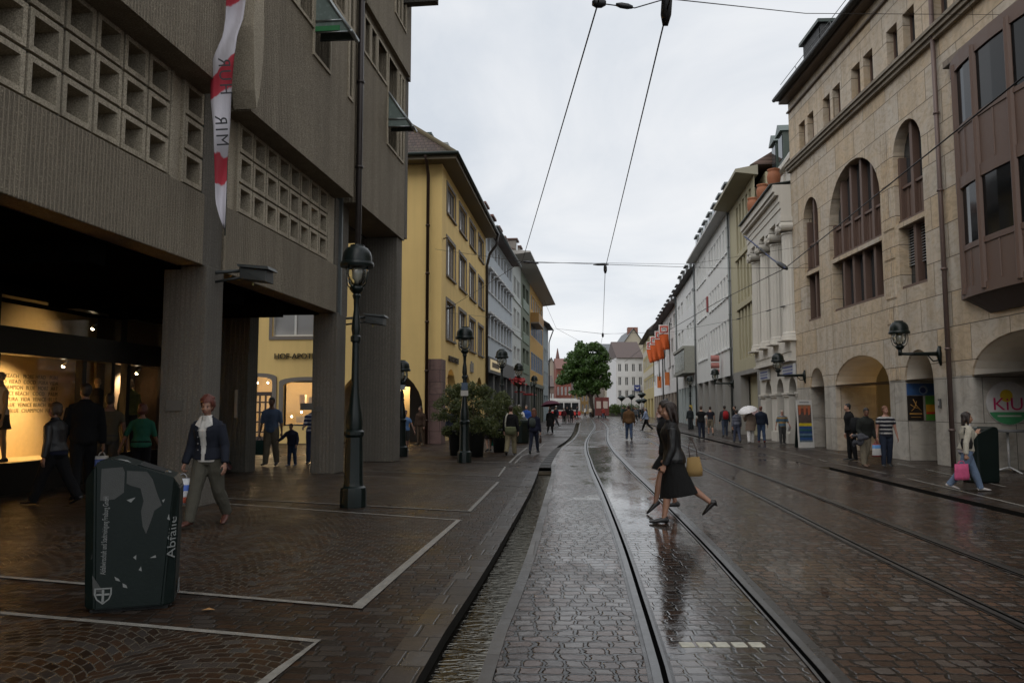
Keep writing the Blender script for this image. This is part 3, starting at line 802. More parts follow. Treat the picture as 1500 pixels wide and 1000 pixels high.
person('man in dark blue jacket and jeans walking next to the white umbrella', (11.75, 37.0), -12, 1.64, 'm', dict(rl=(-8, 12, 14), ll=(10, 3, 0), ra=(4, 12, 14), la=(4, 9, 14)), 1, top=[('jacket', (.012, .018, .035), .5)], bottom=('trousers', (.05, .08, .15)), shoes=(.2, .03, .03), hair=('short', (.12, .05, .035)), vox=.019, build=1.12)
person('person in grey blue checked jacket on the far side of the beige raincoat', (10.75, 37.4), -5, 1.5, 'w', STEP2, 2, top=[('jacket', cloth((.05, .06, .09), (.2, .2, .24), .07))], bottom=('trousers', (.06, .07, .11)), vox=.022)
p33 = person('elderly person in pale cap and blue and mustard top walking by the column house', (12.36, 36.0), 175, 1.48, 'm', dict(rl=(6, 3, 0), ll=(-6, 8, 8), ra=(0, 16, 8), la=(10, 16, 40)), 3,
    top=[('tee', cloth((.08, .14, .2), (.30, .19, .06), .2), .48, .5)], bottom=('trousers', (.055, .055, .055), 1.0, .012), hair=('cap', (.42, .34, .28)), skn=(.38, .2, .15), vox=.018, build=1.15)
carrier_bag('handbag', 'white bag at the hip of the elderly person in the pale cap', 'bag', p33.up(-.17, .07, .60), .2, .26, .09, cloth((.55, .54, .52)), .6)
p34 = person('man in dark jacket and beige trousers bowed beside the man in stripes', (9.86, 22.2), 190, 1.58, 'm', dict(rl=(8, 3, 0), ll=(-10, 14, 14), ra=(10, 10, 50), la=(6, 9, 20)), 8, (-20, 14),
    top=[('jacket', (.016, .018, .016), .49)], bottom=('trousers', (.22, .19, .14), 1.0, .014), shoes=(.16, .1, .07), hair=('short', (.012, .009, .008)), skn=(.18, .09, .06), vox=.015, build=1.1)
b_ = thing('backpack', 'black backpack worn by the bowed man in the dark jacket', 'bag', p34.up(.10, -.10, .70))
m_ = MB(); m_.tube([(0, 0, -.2), (0, .03, 0), (0, 0, .18)], [(.14, .07), (.17, .11), (.13, .05)], 14, side=(1, 0, 0), dome=.5); m_.build('bag_body', cloth((.012, .013, .015)), b_, True)
b_ = thing('folded_coat', 'crumpled grey coat over the arm of the bowed man', 'coat', p34.J['wristr'] + Vector((-.08, -.02, -.03)))
m_ = MB(); rr = random.Random(5)
for i in range(9): m_.ball((rr.uniform(-.2, .16), rr.uniform(-.06, .06), rr.uniform(-.06, .05)), (rr.uniform(.07, .12), .07, rr.uniform(.04, .07)), 10, 8)
for i in range(5): m_.ball((rr.uniform(-.14, .1), rr.uniform(-.04, .04), rr.uniform(-.18, -.1)), (.05, .05, rr.uniform(.07, .1)), 10, 8)
queue('fabric', m_, cloth((.07, .072, .085)), b_, .02, 3)
p35 = person('man in black polo shirt with white stripes and dark jeans', (10.42, 22.15), 172, 1.62, 'm', dict(rl=(6, 3, 0), ll=(-8, 12, 12), ra=(4, 9, 16, -3), la=(4, 10, 14)), 0, (20, 6),
    top=[('tee', cloth((.016, .017, .026), (.42, .41, .40), .105), .485, .4)], bottom=('trousers', (.02, .028, .05), 1.0, .01), hair=('short', (.16, .07, .035)), skn=(.36, .19, .14), vox=.014, build=1.14)
carrier_bag('shopping_bag', 'white and blue printed paper bag between the bowed man and the striped man', 'bag', p35.J['handr'] + Vector((-.04, 0, 0)), .26, .34, .10, stripes([(.5, .5, .5), (.5, .5, .5), (.1, .25, .5), (.3, .05, .06)], .38, 0), .2)
person('dark figure in the lit arch behind the man in stripes', (10.65, 24.9), 90, 1.72, 'm', STAND, 6, top=[('jacket', BLK)], bottom=('trousers', BLK), hair=('short', (.01, .01, .01)), vox=.02)
p37 = person('woman in cream jacket and pale jeans waving beside the right hand bin', (8.95, 15.75), -104, 1.54, 'w',
    dict(rl=(-20, 22, 12), ll=(22, 5, 0), ra=(-16, 12, 14), la=(34, 24, 98, -12), gripr=62, gripl=12), 2, (0, -4),
    top=[('shirt', (.48, .46, .50), .5), ('jacket', (.44, .41, .34), .53, 1.0, 0, .045)], bottom=('trousers', (.13, .18, .27), 1.0, .012), shoes=(.4, .38, .37), hair=('long', (.016, .009, .007)), skn=(.30, .16, .10), vox=.011, build=1.04)
b_ = carrier_bag('shopping_bag', 'square pink fabric bag carried by the woman in the cream jacket', 'bag', p37.J['handr'] + Vector((-.10, -.02, 0)), .30, .30, .07, cloth((.52, .09, .20)), R(8), True, .05)
m_ = thing('shoulder_bag', 'black bag strap and small bag under the arm of the woman in the cream jacket', 'bag', p37.up(.12, -.03, .62), R(-104))
q = MB(); q.tube([(0, 0, -.1), (0, 0, 0), (0, 0, .09)], [(.04, .09), (.05, .11), (.03, .09)], 12, side=(1, 0, 0), dome=.4); q.build('bag_body', cloth((.014, .012, .012)), m_, True)
q = MB(); q.tube([(0, -.03, .09), (-.015, -.03, .2), (-.045, -.02, .30), (-.03, .06, .24), (0, .08, .09)], .010, 6); q.build('strap', cloth((.014, .012, .012)), m_, True)
# far pavement and square: single walkers
rr = random.Random(11)
far = [
 ('man in black jacket and grey trousers, nearest of the far left group', 813, 624, BLK, (.05, .05, .055)), ('person in navy coat behind the purple umbrella', 815, 620, (.012, .018, .045), (.02, .022, .03)),
 ('person in dark red jacket left of the dark far group', 826, 620, (.10, .02, .025), (.02, .02, .02)), ('person in black with pale trousers in the dark far group', 831, 620, BLK, (.2, .19, .17)),
 ('person in black by the end of the stream', 837, 620, (.012, .012, .014), (.03, .03, .034)),
 ('person in white top below the tree', 857, 611, (.5, .5, .48), (.06, .06, .06)), ('person in cream jacket below the tree trunk', 865, 611, (.4, .36, .28), (.03, .03, .03)),
 ('person in grey coat right of the tree trunk', 872, 610, (.07, .07, .08), (.05, .05, .06)), ('person in red jacket and jeans on the square', 884, 613, (.26, .035, .025), (.06, .08, .12)),
 ('person in pale grey jacket by the hedge', 896, 609, (.3, .31, .32), (.05, .05, .06)), ('person in yellow rain jacket by the hedge', 904, 609, (.6, .5, .06), (.05, .03, .05)), ('person in white coat by the hedge', 911, 609, (.55, .5, .5), (.4, .38, .38)),
 ('person in dark blue jacket right of the brown jacket', 934, 613, (.02, .03, .06), (.04, .05, .08)), ('person in black jacket below the three square lamps', 939, 611, BLK, (.04, .05, .08)),
 ('person in dark green jacket left of the brown jacket', 912, 612, (.02, .05, .04), (.03, .03, .03)), ('cyclist in grey jacket standing right of the brown jacket', 931, 618, (.10, .11, .12), (.04, .05, .06)),
 ('person in black coat under the far left lamps', 806, 618, (.014, .014, .016), (.03, .03, .03)), ('person in dark coat crossing near the tram', 845, 613, (.02, .02, .024), (.03, .03, .03))]
for i, (lb, u, v, c1, c2) in enumerate(far):
    person(lb, g2(u, v), rr.choice((0, 180, 90, -90, 20, 160)), rr.uniform(1.6, 1.78), rr.choice('wm'), rr.choice((STEP, STEP2, STAND, WALK)), 2, top=[('jacket', c1, .49)], bottom=('trousers', c2),
           hair=(rr.choice(('short', 'bob')), rr.choice(((.02, .014, .01), (.08, .045, .02), (.16, .13, .1)))), vox=.042, build=1.12, group='walkers on the far square')
for i in range(9):
    u_ = (914, 917, 922, 926, 929, 936, 942, 946, 919)[i]; c_ = rr.uniform(.008, .03)
    person('dark distant figure in the crowd below the diamond head lamps', g2(u_, 611.0 + rr.uniform(-1.2, 1.8)), rr.choice((0, 180, 90, -90)), rr.uniform(1.6, 1.75), rr.choice('wm'), rr.choice((STEP, STAND)), 2, top=[('jacket', (c_, c_, c_ * 1.2), .49)], bottom=('trousers', (c_, c_ * 1.1, c_ * 1.4)), vox=.045, build=1.12, group='dark crowd below the far lamps')
MK = (.30, .22, .14)
for lb, x, y, fc, tp, bt, hh in (('shop mannequin in white top and black skirt, leftmost in the lit window', -9.9, 16.0, 150, [('tee', (.7, .62, .55), .5, .2)], ('skirt', (.012, .01, .01), .36), 'bald'),
      ('pale headed mannequin behind the very tall man', -9.5, 19.0, 200, [('jacket', (.02, .02, .02), .5)], ('trousers', (.02, .02, .02)), 'bald'),
      ('mannequin in olive top by the dark end of the shop window', -9.15, 19.9, 215, [('jacket', (.10, .11, .03), .5)], ('trousers', (.02, .02, .02)), 'bald')):
    q = person(lb, (x, y), fc, 1.78, 'w', STAND, 0, top=tp, bottom=bt, hair=(hh, (.02, .02, .02)), skn=MK, vox=.02, cat='mannequin', name='mannequin')
    q.root.location.z = .52
flush()

# ---------------------------------------------------------------- world
w = bpy.data.worlds.new('World'); sc.world = w; w.use_nodes = True
k = NT(w.node_tree); bg = w.node_tree.nodes['Background']
SUN_EL, SUN_AZ = R(44), R(214)      # azimuth measured from +Y towards +X
sky = k.n('TexSky', None, sky_type='NISHITA', sun_disc=False, sun_elevation=SUN_EL, sun_rotation=SUN_AZ, air_density=1.0, dust_density=3.0)
tc = k.n('TexCoord').outputs['Generated']
sx = k.n('SeparateXYZ', {0: tc})
den = k.m('ADD', k.m('MAXIMUM', sx.outputs[2], 0.0), 0.22)
pv = k.n('CombineXYZ', {0: k.m('DIVIDE', sx.outputs[0], den), 1: k.m('DIVIDE', sx.outputs[1], den), 2: 3.1}).outputs[0]
cn = k.noise(pv, 1.5, 7, 0.55, 0.5)
cl = k.ramp(cn, [(0.28, (0.60, 0.645, 0.705)), (0.5, (0.74, 0.765, 0.80)), (0.72, (0.86, 0.865, 0.875))])
up_ = k.ramp(sx.outputs[2], [(0.0, (1.0, 1.02, 1.03)), (0.25, (0.98, 0.985, 0.99)), (0.6, (1.02, 1.02, 1.02)), (1.0, (1.0, 1.0, 1.0))])
cl = k.mix(1.0, cl, up_, 'MULTIPLY')
cl = k.n('VectorMath', {0: cl, 1: (11.7, 11.6, 11.5)}, operation='MULTIPLY').outputs[0]
col = k.mix(0.94, sky.outputs[0], cl)
k.t.links.new(col, bg.inputs[0]); bg.inputs[1].default_value = 0.1
sun = bpy.data.lights.new('sun', 'SUN'); sun.energy = 1.5; sun.angle = R(80); sun.color = (1.0, .96, .9)
so = bpy.data.objects.new('sun', sun); COL.objects.link(so)
sd = Vector((math.sin(SUN_AZ) * math.cos(SUN_EL), math.cos(SUN_AZ) * math.cos(SUN_EL), math.sin(SUN_EL)))
so.rotation_euler = sd.to_track_quat('Z', 'Y').to_euler(); so.location = sd * 60
sc.view_settings.view_transform = 'Standard'; sc.view_settings.look = 'None'; sc.view_settings.exposure = 0.0; sc.view_settings.gamma = 1.0
sc.cycles.use_denoising = True
sc.cycles.max_bounces = 8; sc.cycles.transparent_max_bounces = 12
sc.cycles.sample_clamp_indirect = 6.0
sc.cycles.caustics_reflective = False; sc.cycles.caustics_refractive = False

# ---------------------------------------------------------------- ground
def paving(name, bw, rh, c_lo, c_hi, rot=0.0, fan=None, joint=(.012, .010, .008), r0=.16, r1=.42, strength=.9, mort=.012, puddle=0.0, wob=.05, specl=.5, ior=1.36):
    m, k, b, o = newmat(name)
    tc = k.n('TexCoord').outputs['Object']
    if rot: tc = k.n('VectorRotate', {'Vector': tc, 'Angle': rot}, rotation_type='Z_AXIS').outputs[0]
    n4 = k.n('TexNoise', {'Vector': tc, 'Scale': 3.1, 'Detail': 2}).outputs[1]
    n20 = k.n('TexNoise', {'Vector': tc, 'Scale': 17.0, 'Detail': 2}).outputs[1]
    d = k.n('VectorMath', {0: n4, 1: (wob, wob, 0), 2: (-wob / 2, -wob / 2, 0)}, operation='MULTIPLY_ADD').outputs[0]
    d2 = k.n('VectorMath', {0: n20, 1: (wob * .55, wob * .55, 0), 2: (-wob * .27, -wob * .27, 0)}, operation='MULTIPLY_ADD').outputs[0]
    v = k.n('VectorMath', {0: k.n('VectorMath', {0: tc, 1: d}, operation='ADD').outputs[0], 1: d2}, operation='ADD').outputs[0]
    sx = k.n('SeparateXYZ', {0: v})
    if fan:
        xl = k.m('SUBTRACT', k.m('FRACT', k.m('DIVIDE', sx.outputs[0], fan)), 0.5)
        y2 = k.m('ADD', sx.outputs[1], k.m('MULTIPLY', k.m('MULTIPLY', xl, xl), fan * 1.25))
        v = k.n('CombineXYZ', {0: sx.outputs[0], 1: y2}).outputs[0]
    else:
        row = k.m('FLOOR', k.m('DIVIDE', sx.outputs[1], rh)); wn = k.n('TexWhiteNoise', {'W': row}, noise_dimensions='1D').outputs[0]
        v = k.n('CombineXYZ', {0: k.m('MULTIPLY_ADD', sx.outputs[0], k.m('MULTIPLY_ADD', wn, .5, .78), k.m('MULTIPLY', wn, 7.0)), 1: sx.outputs[1]}).outputs[0]
    br = k.n('TexBrick', {'Vector': v, 'Color1': (0, 0, 0, 1), 'Color2': (1, 1, 1, 1), 'Mortar': (.5, .5, .5, 1), 'Scale': 1.0,
             'Mortar Size': mort, 'Mortar Smooth': 0.55, 'Brick Width': bw, 'Row Height': rh}, offset=.5 if fan else .0)
    tone, mor = br.outputs[0], br.outputs[1]
    big = k.noise(tc, .35, 4, .6); mid = k.noise(tc, 2.3, 4, .6); fine = k.noise(tc, 60, 4, .7)
    f = k.m('ADD', k.m('MULTIPLY', tone, .75), k.m('MULTIPLY_ADD', mid, .6, -.22))
    col = k.mix(f, c_lo, c_hi)
    col = k.mix(k.m('MULTIPLY', fine, .45), col, mul(c_lo, .5))
    t2 = k.m('FRACT', k.m('MULTIPLY', tone, 17.31)); t3 = k.m('FRACT', k.m('MULTIPLY', tone, 41.7))
    g_ = sum(c_hi) / 3
    col = k.mix(k.ramp(t2, [(.62, 0.0), (.8, .75)]), col, (g_ * 1.25, g_ * 1.18, g_ * 1.1))
    col = k.mix(k.ramp(t3, [(.1, .65), (.28, 0.0)]), col, mul(c_lo, .45))
    patch = k.ramp(k.noise(tc, .55, 5, .65, .8), [(.40, 0.0), (.62, .55)])
    col = k.mix(patch, col, mul(c_lo, .8))
    col = k.mix(k.ramp(mor, [(.25, 0.0), (.8, 1.0)]), col, joint)
    link(k, col, b.inputs['Base Color'])
    wet = k.ramp(k.m('ADD', k.m('MULTIPLY', big, .7), k.m('MULTIPLY', mid, .35)), [(.38, 1.0), (.62, 0.0)])
    rough = k.m('MULTIPLY_ADD', wet, r0 - r1, r1)
    rough = k.m('ADD', rough, k.m('MULTIPLY', k.m('SUBTRACT', fine, .5), .12))
    h = k.m('SUBTRACT', 1.0, mor)
    h = k.m('ADD', h, k.m('MULTIPLY', tone, .45))
    h = k.m('ADD', h, k.m('MULTIPLY', k.noise(tc, 9.0, 2, .5), .55))
    h = k.m('ADD', h, k.m('MULTIPLY', fine, .10))
    st = k.m('MULTIPLY_ADD', wet, -strength * .45, strength)
    if puddle:
        pm = k.ramp(k.noise(k.scaled(tc, 1.0, .55, 1), .8, 5, .62), [(puddle, 1.0), (puddle + .06, 0.0)])
        rough = k.m('MULTIPLY', rough, k.m('MULTIPLY_ADD', pm, -.8, 1.0))
        st = k.m('MULTIPLY', st, k.m('MULTIPLY_ADD', pm, -.75, 1.0))
    link(k, rough, b.inputs['Roughness'])
    bn = k.n('Bump', {'Height': h, 'Strength': st, 'Distance': .011})
    link(k, bn.outputs[0], b.inputs['Normal'])
    b.inputs['IOR'].default_value = ior
    b.inputs['Specular IOR Level'].default_value = specl
    return m
ROAD = paving('wet_stone_setts', .150, .140, (.036, .020, .013), (.135, .075, .048), 0.0, None, specl=.38, joint=(.004, .0035, .003), r0=.08, r1=.28, strength=1.0, mort=.019, puddle=.37, wob=.105)
LEFTP = paving('wet_pavement_setts', .16, .115, (.019, .010, .0055), (.075, .038, .019), R(5), None, specl=.32, r0=.24, r1=.5, strength=1.0, mort=.013, joint=(.016, .013, .010))
FAN = paving('wet_fan_setts', .12, .10, (.018, .009, .0048), (.078, .037, .016), R(5), 1.45, specl=.32, r0=.24, r1=.5, strength=1.0, mort=.010, joint=(.075, .063, .047), wob=.04)  # pale joint colour paints in the light glancing off the stone edges
RIGHTP = paving('wet_right_pavement', .19, .12, (.026, .016, .011), (.085, .052, .034), R(-3), None, specl=.36, r0=.18, r1=.42, strength=.8)
def smoothline(pts, n=5):
    out = []
    P_ = [Vector((p[0], p[1], 0)) for p in pts]
    for i in range(len(P_) - 1):
        p0, p1, p2, p3 = P_[max(i - 1, 0)], P_[i], P_[i + 1], P_[min(i + 2, len(P_) - 1)]
        for j in range(n):
            t = j / n
            out.append(.5 * ((2 * p1) + (-p0 + p2) * t + (2 * p0 - 5 * p1 + 4 * p2 - p3) * t * t + (-p0 + 3 * p1 - 3 * p2 + p3) * t ** 3))
    out.append(P_[-1]); return out
def xat(line, y):
    for a, c in zip(line, line[1:]):
        if a.y <= y <= c.y or a.y >= y >= c.y:
            t = (y - a.y) / ((c.y - a.y) or 1); return a.x + (c.x - a.x) * t
    a, c = (line[0], line[1]) if y < line[0].y else (line[-2], line[-1])
    return a.x + (c.x - a.x) * (y - a.y) / ((c.y - a.y) or 1)
cL = smoothline([(-.80, -6), (-.66, 2), (-.49, 5.16), (-.31, 6.9), (-.04, 9.56), (.52, 15.7), (.85, 20), (1.15, 24), (2.17, 33.1), (3.34, 41.7), (4.75, 54.8), (6.0, 68), (7.85, 87)])
cR = smoothline([(-.45, -6), (-.27, 2), (-.13, 5.16), (.05, 6.9), (.31, 9.56), (.83, 15.7), (1.2, 20.2), (1.45, 24), (2.40, 33.1), (3.58, 41.7), (5.05, 54.8), (6.35, 68), (8.25, 87)])
rL = smoothline([(7.0, -6), (7.3, 5), (7.66, 12.5), (8.56, 22.1), (9.46, 32.5), (11.14, 50.4), (13.7, 76.6), (14.6, 87)])
YS = [-6, -3, 0, 2, 4, 5, 6, 7, 8, 9, 10, 11, 12, 13, 14, 15, 16, 17, 18, 19, 20, 20.7, 22.6, 24, 26, 28, 30, 33, 36, 39, 42, 45, 48, 51, 55, 60, 65, 70, 76, 82, 87]
def sheet(name, la, lb, ys, m, za=0.0, zb=None, kind='structure'):
    mb = MB(); zb = za if zb is None else zb
    A = [mb.b.verts.new((la(y), y, za)) for y in ys]; B_ = [mb.b.verts.new((lb(y), y, zb)) for y in ys]
    for i in range(len(ys) - 1): mb.b.faces.new([A[i], B_[i], B_[i + 1], A[i + 1]])
    return tag(mb.build(name, m), kind=kind)
RW = .30   # width of the right hand stream
sheet('pavement_left', lambda y: -45, lambda y: xat(cL, y) - .0, YS, LEFTP)
sheet('roadway', lambda y: xat(cR, y) + .0, lambda y: xat(rL, y), YS, ROAD)
sheet('pavement_right', lambda y: xat(rL, y) + RW, lambda y: 60, YS, RIGHTP)
mb = MB(); mb.face([(-120, 87, 0), (160, 87, 0), (160, 420, 0), (-120, 420, 0)]); tag(mb.build('square', ROAD), kind='structure')
mb = MB(); mb.face([(-600, -300, -.6), (700, -300, -.6), (700, 1500, -.6), (-600, 1500, -.6)]); tag(mb.build('ground', paint((.09, .085, .08), .8)), kind='structure')
# the two street streams: bed, walls and water
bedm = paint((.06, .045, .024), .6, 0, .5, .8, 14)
m, k, b, o = newmat('stream_water'); k.t.nodes.remove(b)
tc = k.n('TexCoord').outputs['Object']
rp = k.noise(k.scaled(tc, .55, 1.25, 1), 15.0, 2, .5, .8)
bn = k.bump(rp, .55, .012)
gl = k.n('BsdfGlossy', {'Color': (.26, .245, .21, 1), 'Roughness': .10, 'Normal': bn}); tr = k.n('BsdfTransparent', {0: (.42, .33, .20, 1)})
fr = k.n('Fresnel', {'IOR': 1.33, 'Normal': bn})
mx = k.n('MixShader', {0: fr.outputs[0], 1: tr, 2: gl}); link(k, mx.outputs[0], o.inputs[0]); WATER = m
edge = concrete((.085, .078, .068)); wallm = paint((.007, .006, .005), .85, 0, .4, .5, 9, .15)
def stream(nm, la, lb, ys, zb=-.17, zw=-.085):
    mb, mw = MB(), MB()
    for i in range(len(ys) - 1):
        y0, y1 = ys[i], ys[i + 1]
        mb.face([(la(y0), y0, zb), (lb(y0), y0, zb), (lb(y1), y1, zb), (la(y1), y1, zb)])
        mw.face([(la(y0), y0, 0), (la(y0), y0, zb), (la(y1), y1, zb), (la(y1), y1, 0)])
        mw.face([(lb(y0), y0, 0), (lb(y1), y1, 0), (lb(y1), y1, zb), (lb(y0), y0, zb)])
    for y in (ys[0], ys[-1]): mb.face([(la(y), y, zb), (lb(y), y, zb), (lb(y), y, 0), (la(y), y, 0)])
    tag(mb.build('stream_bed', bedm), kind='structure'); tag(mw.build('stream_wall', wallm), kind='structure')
    sheet('stream_water', lambda y: la(y) + .001, lambda y: lb(y) - .001, ys, WATER, zw)
YA = [y for y in YS if y <= 20.7]; YC = [y for y in YS if 33 <= y]
stream('near', lambda y: xat(cL, y), lambda y: xat(cR, y), YA)
stream('far', lambda y: xat(cL, y), lambda y: xat(cR, y), YC)
YR1 = [y for y in YS if y <= 22]; YR1.append(22.2); YR2 = [y for y in YS if y >= 33]
stream('right', lambda y: xat(rL, y), lambda y: xat(rL, y) + RW, YR1, -.24, -.21)
stream('right', lambda y: xat(rL, y), lambda y: xat(rL, y) + RW, YR2, -.24, -.21)
# covered stretches and stone edges
slab = stone((.06, .05, .042), (.085, .072, .06), .8, .5)
sheet('stream_cover', lambda y: xat(cL, y), lambda y: xat(cR, y), [21.9, 22.6, 24, 26, 28, 30, 33], slab, .004)
sheet('stream_cover', lambda y: xat(rL, y), lambda y: xat(rL, y) + RW, [22.2, 24, 26, 28, 30, 33], RIGHTP, .003)
EDGE = paving('kerb_slabs', .5, .9, (.05, .044, .038), (.11, .098, .084), R(4), None, r0=.2, r1=.45, strength=.5, wob=.01, mort=.006)
sheet('stream_edge', lambda y: xat(cR, y), lambda y: xat(cR, y) + .10 + max(0, 9 - y) * -.004, YA + [22.6, 24, 26, 28, 30, 33] + YC[1:], EDGE, .006)
sheet('stream_edge', lambda y: xat(cL, y) - .26, lambda y: xat(cL, y), YA, paving('edge_setts', .24, .32, (.032, .023, .017), (.075, .055, .042), R(5), None, r0=.2, r1=.45, strength=.6, wob=.02), .004)
# black block painted as the dark inside the culvert mouth, small slots further on
mb = MB()
mb.box(.90, 1.22, 20.72, 20.78, -.16, .0)
tag(mb.build('culvert_mouth', paint((.004, .004, .004), .9)), kind='structure')
for i, y in enumerate((23.0, 24.2, 25.2, 26.2, 27.2)):
    mb = MB(); x = xat(cL, y) + .05; mb.box(x, x + .22, y, y + .45, .004, .012)
    for j in range(4): mb.box(x + .02 + j * .05, x + .04 + j * .05, y + .05, y + .40, .012, .014)
    o = mb.build('drain_grate', paint((.012, .012, .012), .5, .6)); tag(o, 'small dark iron grates let into the covered stream by the left pavement', 'grate', 'grates over the stream')
# fan paved fields with pale border stones
def quadf(name, pts, m, z): mb = MB(); mb.face([(p[0], p[1], z) for p in pts]); return tag(mb.build(name, m), kind='structure')
FA = [(-9.5, 9.4), (-4.77, 7.85), (-1.17, 6.67), (-.63, 11.73), (-4.63, 13.7), (-7.4, 15.06), (-9.5, 16.1)]
quadf('fan_paving', FA, FAN, .004)
FB = [(-9.5, 8.1), (-3.93, 6.49), (-1.27, 5.72), (-1.36, 5.14), (-1.95, 1.0), (-9.5, 1.0)]
quadf('fan_paving', FB, FAN, .004)
FC = [(-7.0, 15.6), (-4.91, 14.52), (-.52, 12.72), (-.10, 17.68), (-3.32, 19.26), (-6.0, 20.6)]
quadf('fan_paving', FC, FAN, .004)
FD = [(-6.2, 21.9), (-3.57, 20.7), (-.10, 19.07), (.07, 22.2), (-3.18, 23.6), (-6.2, 25.0)]
quadf('fan_paving', FD, FAN, .004)
pale = paint((.21, .198, .175), .45, 0, .55, .6, 9)
def stripe_line(pts, wd=.066, z=.009, m=pale):
    P_ = [Vector((p[0], p[1], 0)) for p in pts]; mb = MB(); L_, R_ = [], []
    for i, p in enumerate(P_):
        t = (P_[min(i + 1, len(P_) - 1)] - P_[max(i - 1, 0)]).normalized()
        nn = Vector((-t.y, t.x, 0))
        if 0 < i < len(P_) - 1:
            t1 = (p - P_[i - 1]).normalized(); c_ = max(.4, t.dot(t1)); nn = nn / c_
        L_.append(mb.b.verts.new((p.x + nn.x * wd / 2, p.y + nn.y * wd / 2, z))); R_.append(mb.b.verts.new((p.x - nn.x * wd / 2, p.y - nn.y * wd / 2, z)))
    for i in range(len(P_) - 1): mb.b.faces.new([L_[i], R_[i], R_[i + 1], L_[i + 1]])
    return tag(mb.build('border_stones', m), kind='structure')
stripe_line(FA[0:5] + [FA[5]]); stripe_line(FB[0:5])
pale2 = paint((.16, .152, .136), .45, 0, .5, .6, 9)
stripe_line(FC[0:4], .062, .009, pale2); stripe_line(FC[3:6], .05, .009, paint((.16, .15, .135), .45))
stripe_line([FD[0], FD[1], FD[2], FD[3]], .06, .009, paint((.18, .17, .15), .45)); stripe_line([FD[3], FD[4], FD[5]], .05, .009, paint((.13, .12, .11), .45))
stripe_line([(-3.2, 25.2), (.20, 23.74), (.47, 27.45), (1.0, 33)], .07, .009, pale2)
stripe_line([(.35, 23.6), (.62, 27.0), (1.24, 30.49), (1.9, 37)], .05, .009, pale2)
stripe_line([(-3.4, 28.8), (-.9, 26.4)], .05, .009, pale2)
for a_, c_ in (((8.35, 12.3), (9.2, 18.6)), ((9.33, 19.9), (9.62, 23.6)), ((9.67, 24.4), (9.82, 25.4)), ((9.9, 26.2), (10.58, 32.5)), ((10.72, 36.2), (12.83, 58.0)), ((10.2, 16.6), (11.0, 21.3)), ((11.1, 22.0), (11.4, 23.8)), ((11.56, 26.3), (12.08, 33.7)), ((10.1, 41), (11.5, 56))):
    stripe_line([a_, c_], .07, .007, paint((.20, .19, .17), .4))
# rows of plain stones beside the pale line, five pale stones between the rails
for i in range(5):
    mb = MB(); x = 1.20 + i * .118; mb.box(x, x + .095, 5.60, 5.70, -.02, .008)
    tag(mb.build('pale_sett', paint((.40, .385, .31), .35, 0, .45, .5, 20), None, False, .006), 'pale white paving stones in a row between the near rails', 'paving stone', 'pale paving stones between the rails')
# rails
WETBED = paving('puddled_setts', .150, .140, (.028, .017, .012), (.095, .058, .042), 0.0, None, joint=(.004, .0035, .003), r0=.012, r1=.12, strength=.6, mort=.017, puddle=.47, wob=.075, ior=1.5)
railL = smoothline([(.30, -6), (.62, 2), (.94, 5.16), (1.12, 7.0), (1.40, 10.0), (1.87, 15.68), (2.29, 21.15), (2.62, 25.0), (3.1, 30.5), (4.05, 39.5), (5.6, 51.8), (7.2, 64), (9.2, 82), (11.0, 100), (12.6, 116), (14.6, 137)])
railR = [p + Vector((1.03, 0, 0)) - Vector((.0, 0, 0)) for p in railL]
rail2 = smoothline([(4.1, -6), (4.62, 2), (5.03, 8.28), (5.68, 14.74), (6.1, 19.07), (7.11, 29.55), (7.99, 37.6), (8.9, 47.9), (10.2, 64), (12.6, 90), (14.6, 110), (16.5, 137)])
rail2b = [p - Vector((1.06, 0, 0)) for p in rail2]
br1 = smoothline([(5.5, 50.5), (6.2, 54), (7.9, 61.8), (11.3, 78), (14.7, 96), (17.5, 116)])
br2 = [p + Vector((1.03, -.6, 0)) for p in br1]
steel = paint((.15, .15, .15), .34, 1.0, .3, .2, 12); groove = paint((.003, .003, .003), .9, 0, .1, 0, 9, 0.0); joint = paint((.014, .013, .012), .3, 0, .4, .5, 6)
def wet_strip():
    ys = [y for y in YS if 1 < y < 34]
    sheet('wet_track_bed', lambda y: xat(railL, y) + .09, lambda y: xat(railL, y) + .97, ys, WETBED, .002)
def ribbon(name, line, off0, off1, z, m, parent):
    mb = MB(); A, B_ = [], []
    for i, p in enumerate(line):
        t = (line[min(i + 1, len(line) - 1)] - line[max(i - 1, 0)]).normalized(); nn = Vector((t.y, -t.x, 0))
        A.append(mb.b.verts.new((p.x + nn.x * off0, p.y + nn.y * off0, z))); B_.append(mb.b.verts.new((p.x + nn.x * off1, p.y + nn.y * off1, z)))
    for i in range(len(line) - 1): mb.b.faces.new([A[i], B_[i], B_[i + 1], A[i + 1]])
    return mb.build(name, m, parent)
def track(label, la, lb, sides=(1, -1)):
    o = thing('tram_track', label, 'tram track', (0, 0, 0))
    for ln, s_ in ((la, sides[0]), (lb, sides[1])):
        r_ = ribbon('rail', ln, -.028, .028, .010, steel, o)
        g_ = ribbon('groove', ln, .028 * s_, .062 * s_, .007, groove, r_)  # flat black strip; the shade of the recess is put into its colour
        ribbon('lip', ln, .062 * s_, .082 * s_, .010, steel, r_)
        ribbon('joint_strip', ln, -.055, .105, .004, joint, r_)
    return o
wet_strip()
track('nearest pair of grooved tram rails curving along the middle of the street', railL, railR)
track('second tram track on the right with puddles along its inner rail', rail2b, rail2)
ob_ = track('short switch rails branching right out of the near tram track', br1, br2); ob_.location.z = .0015
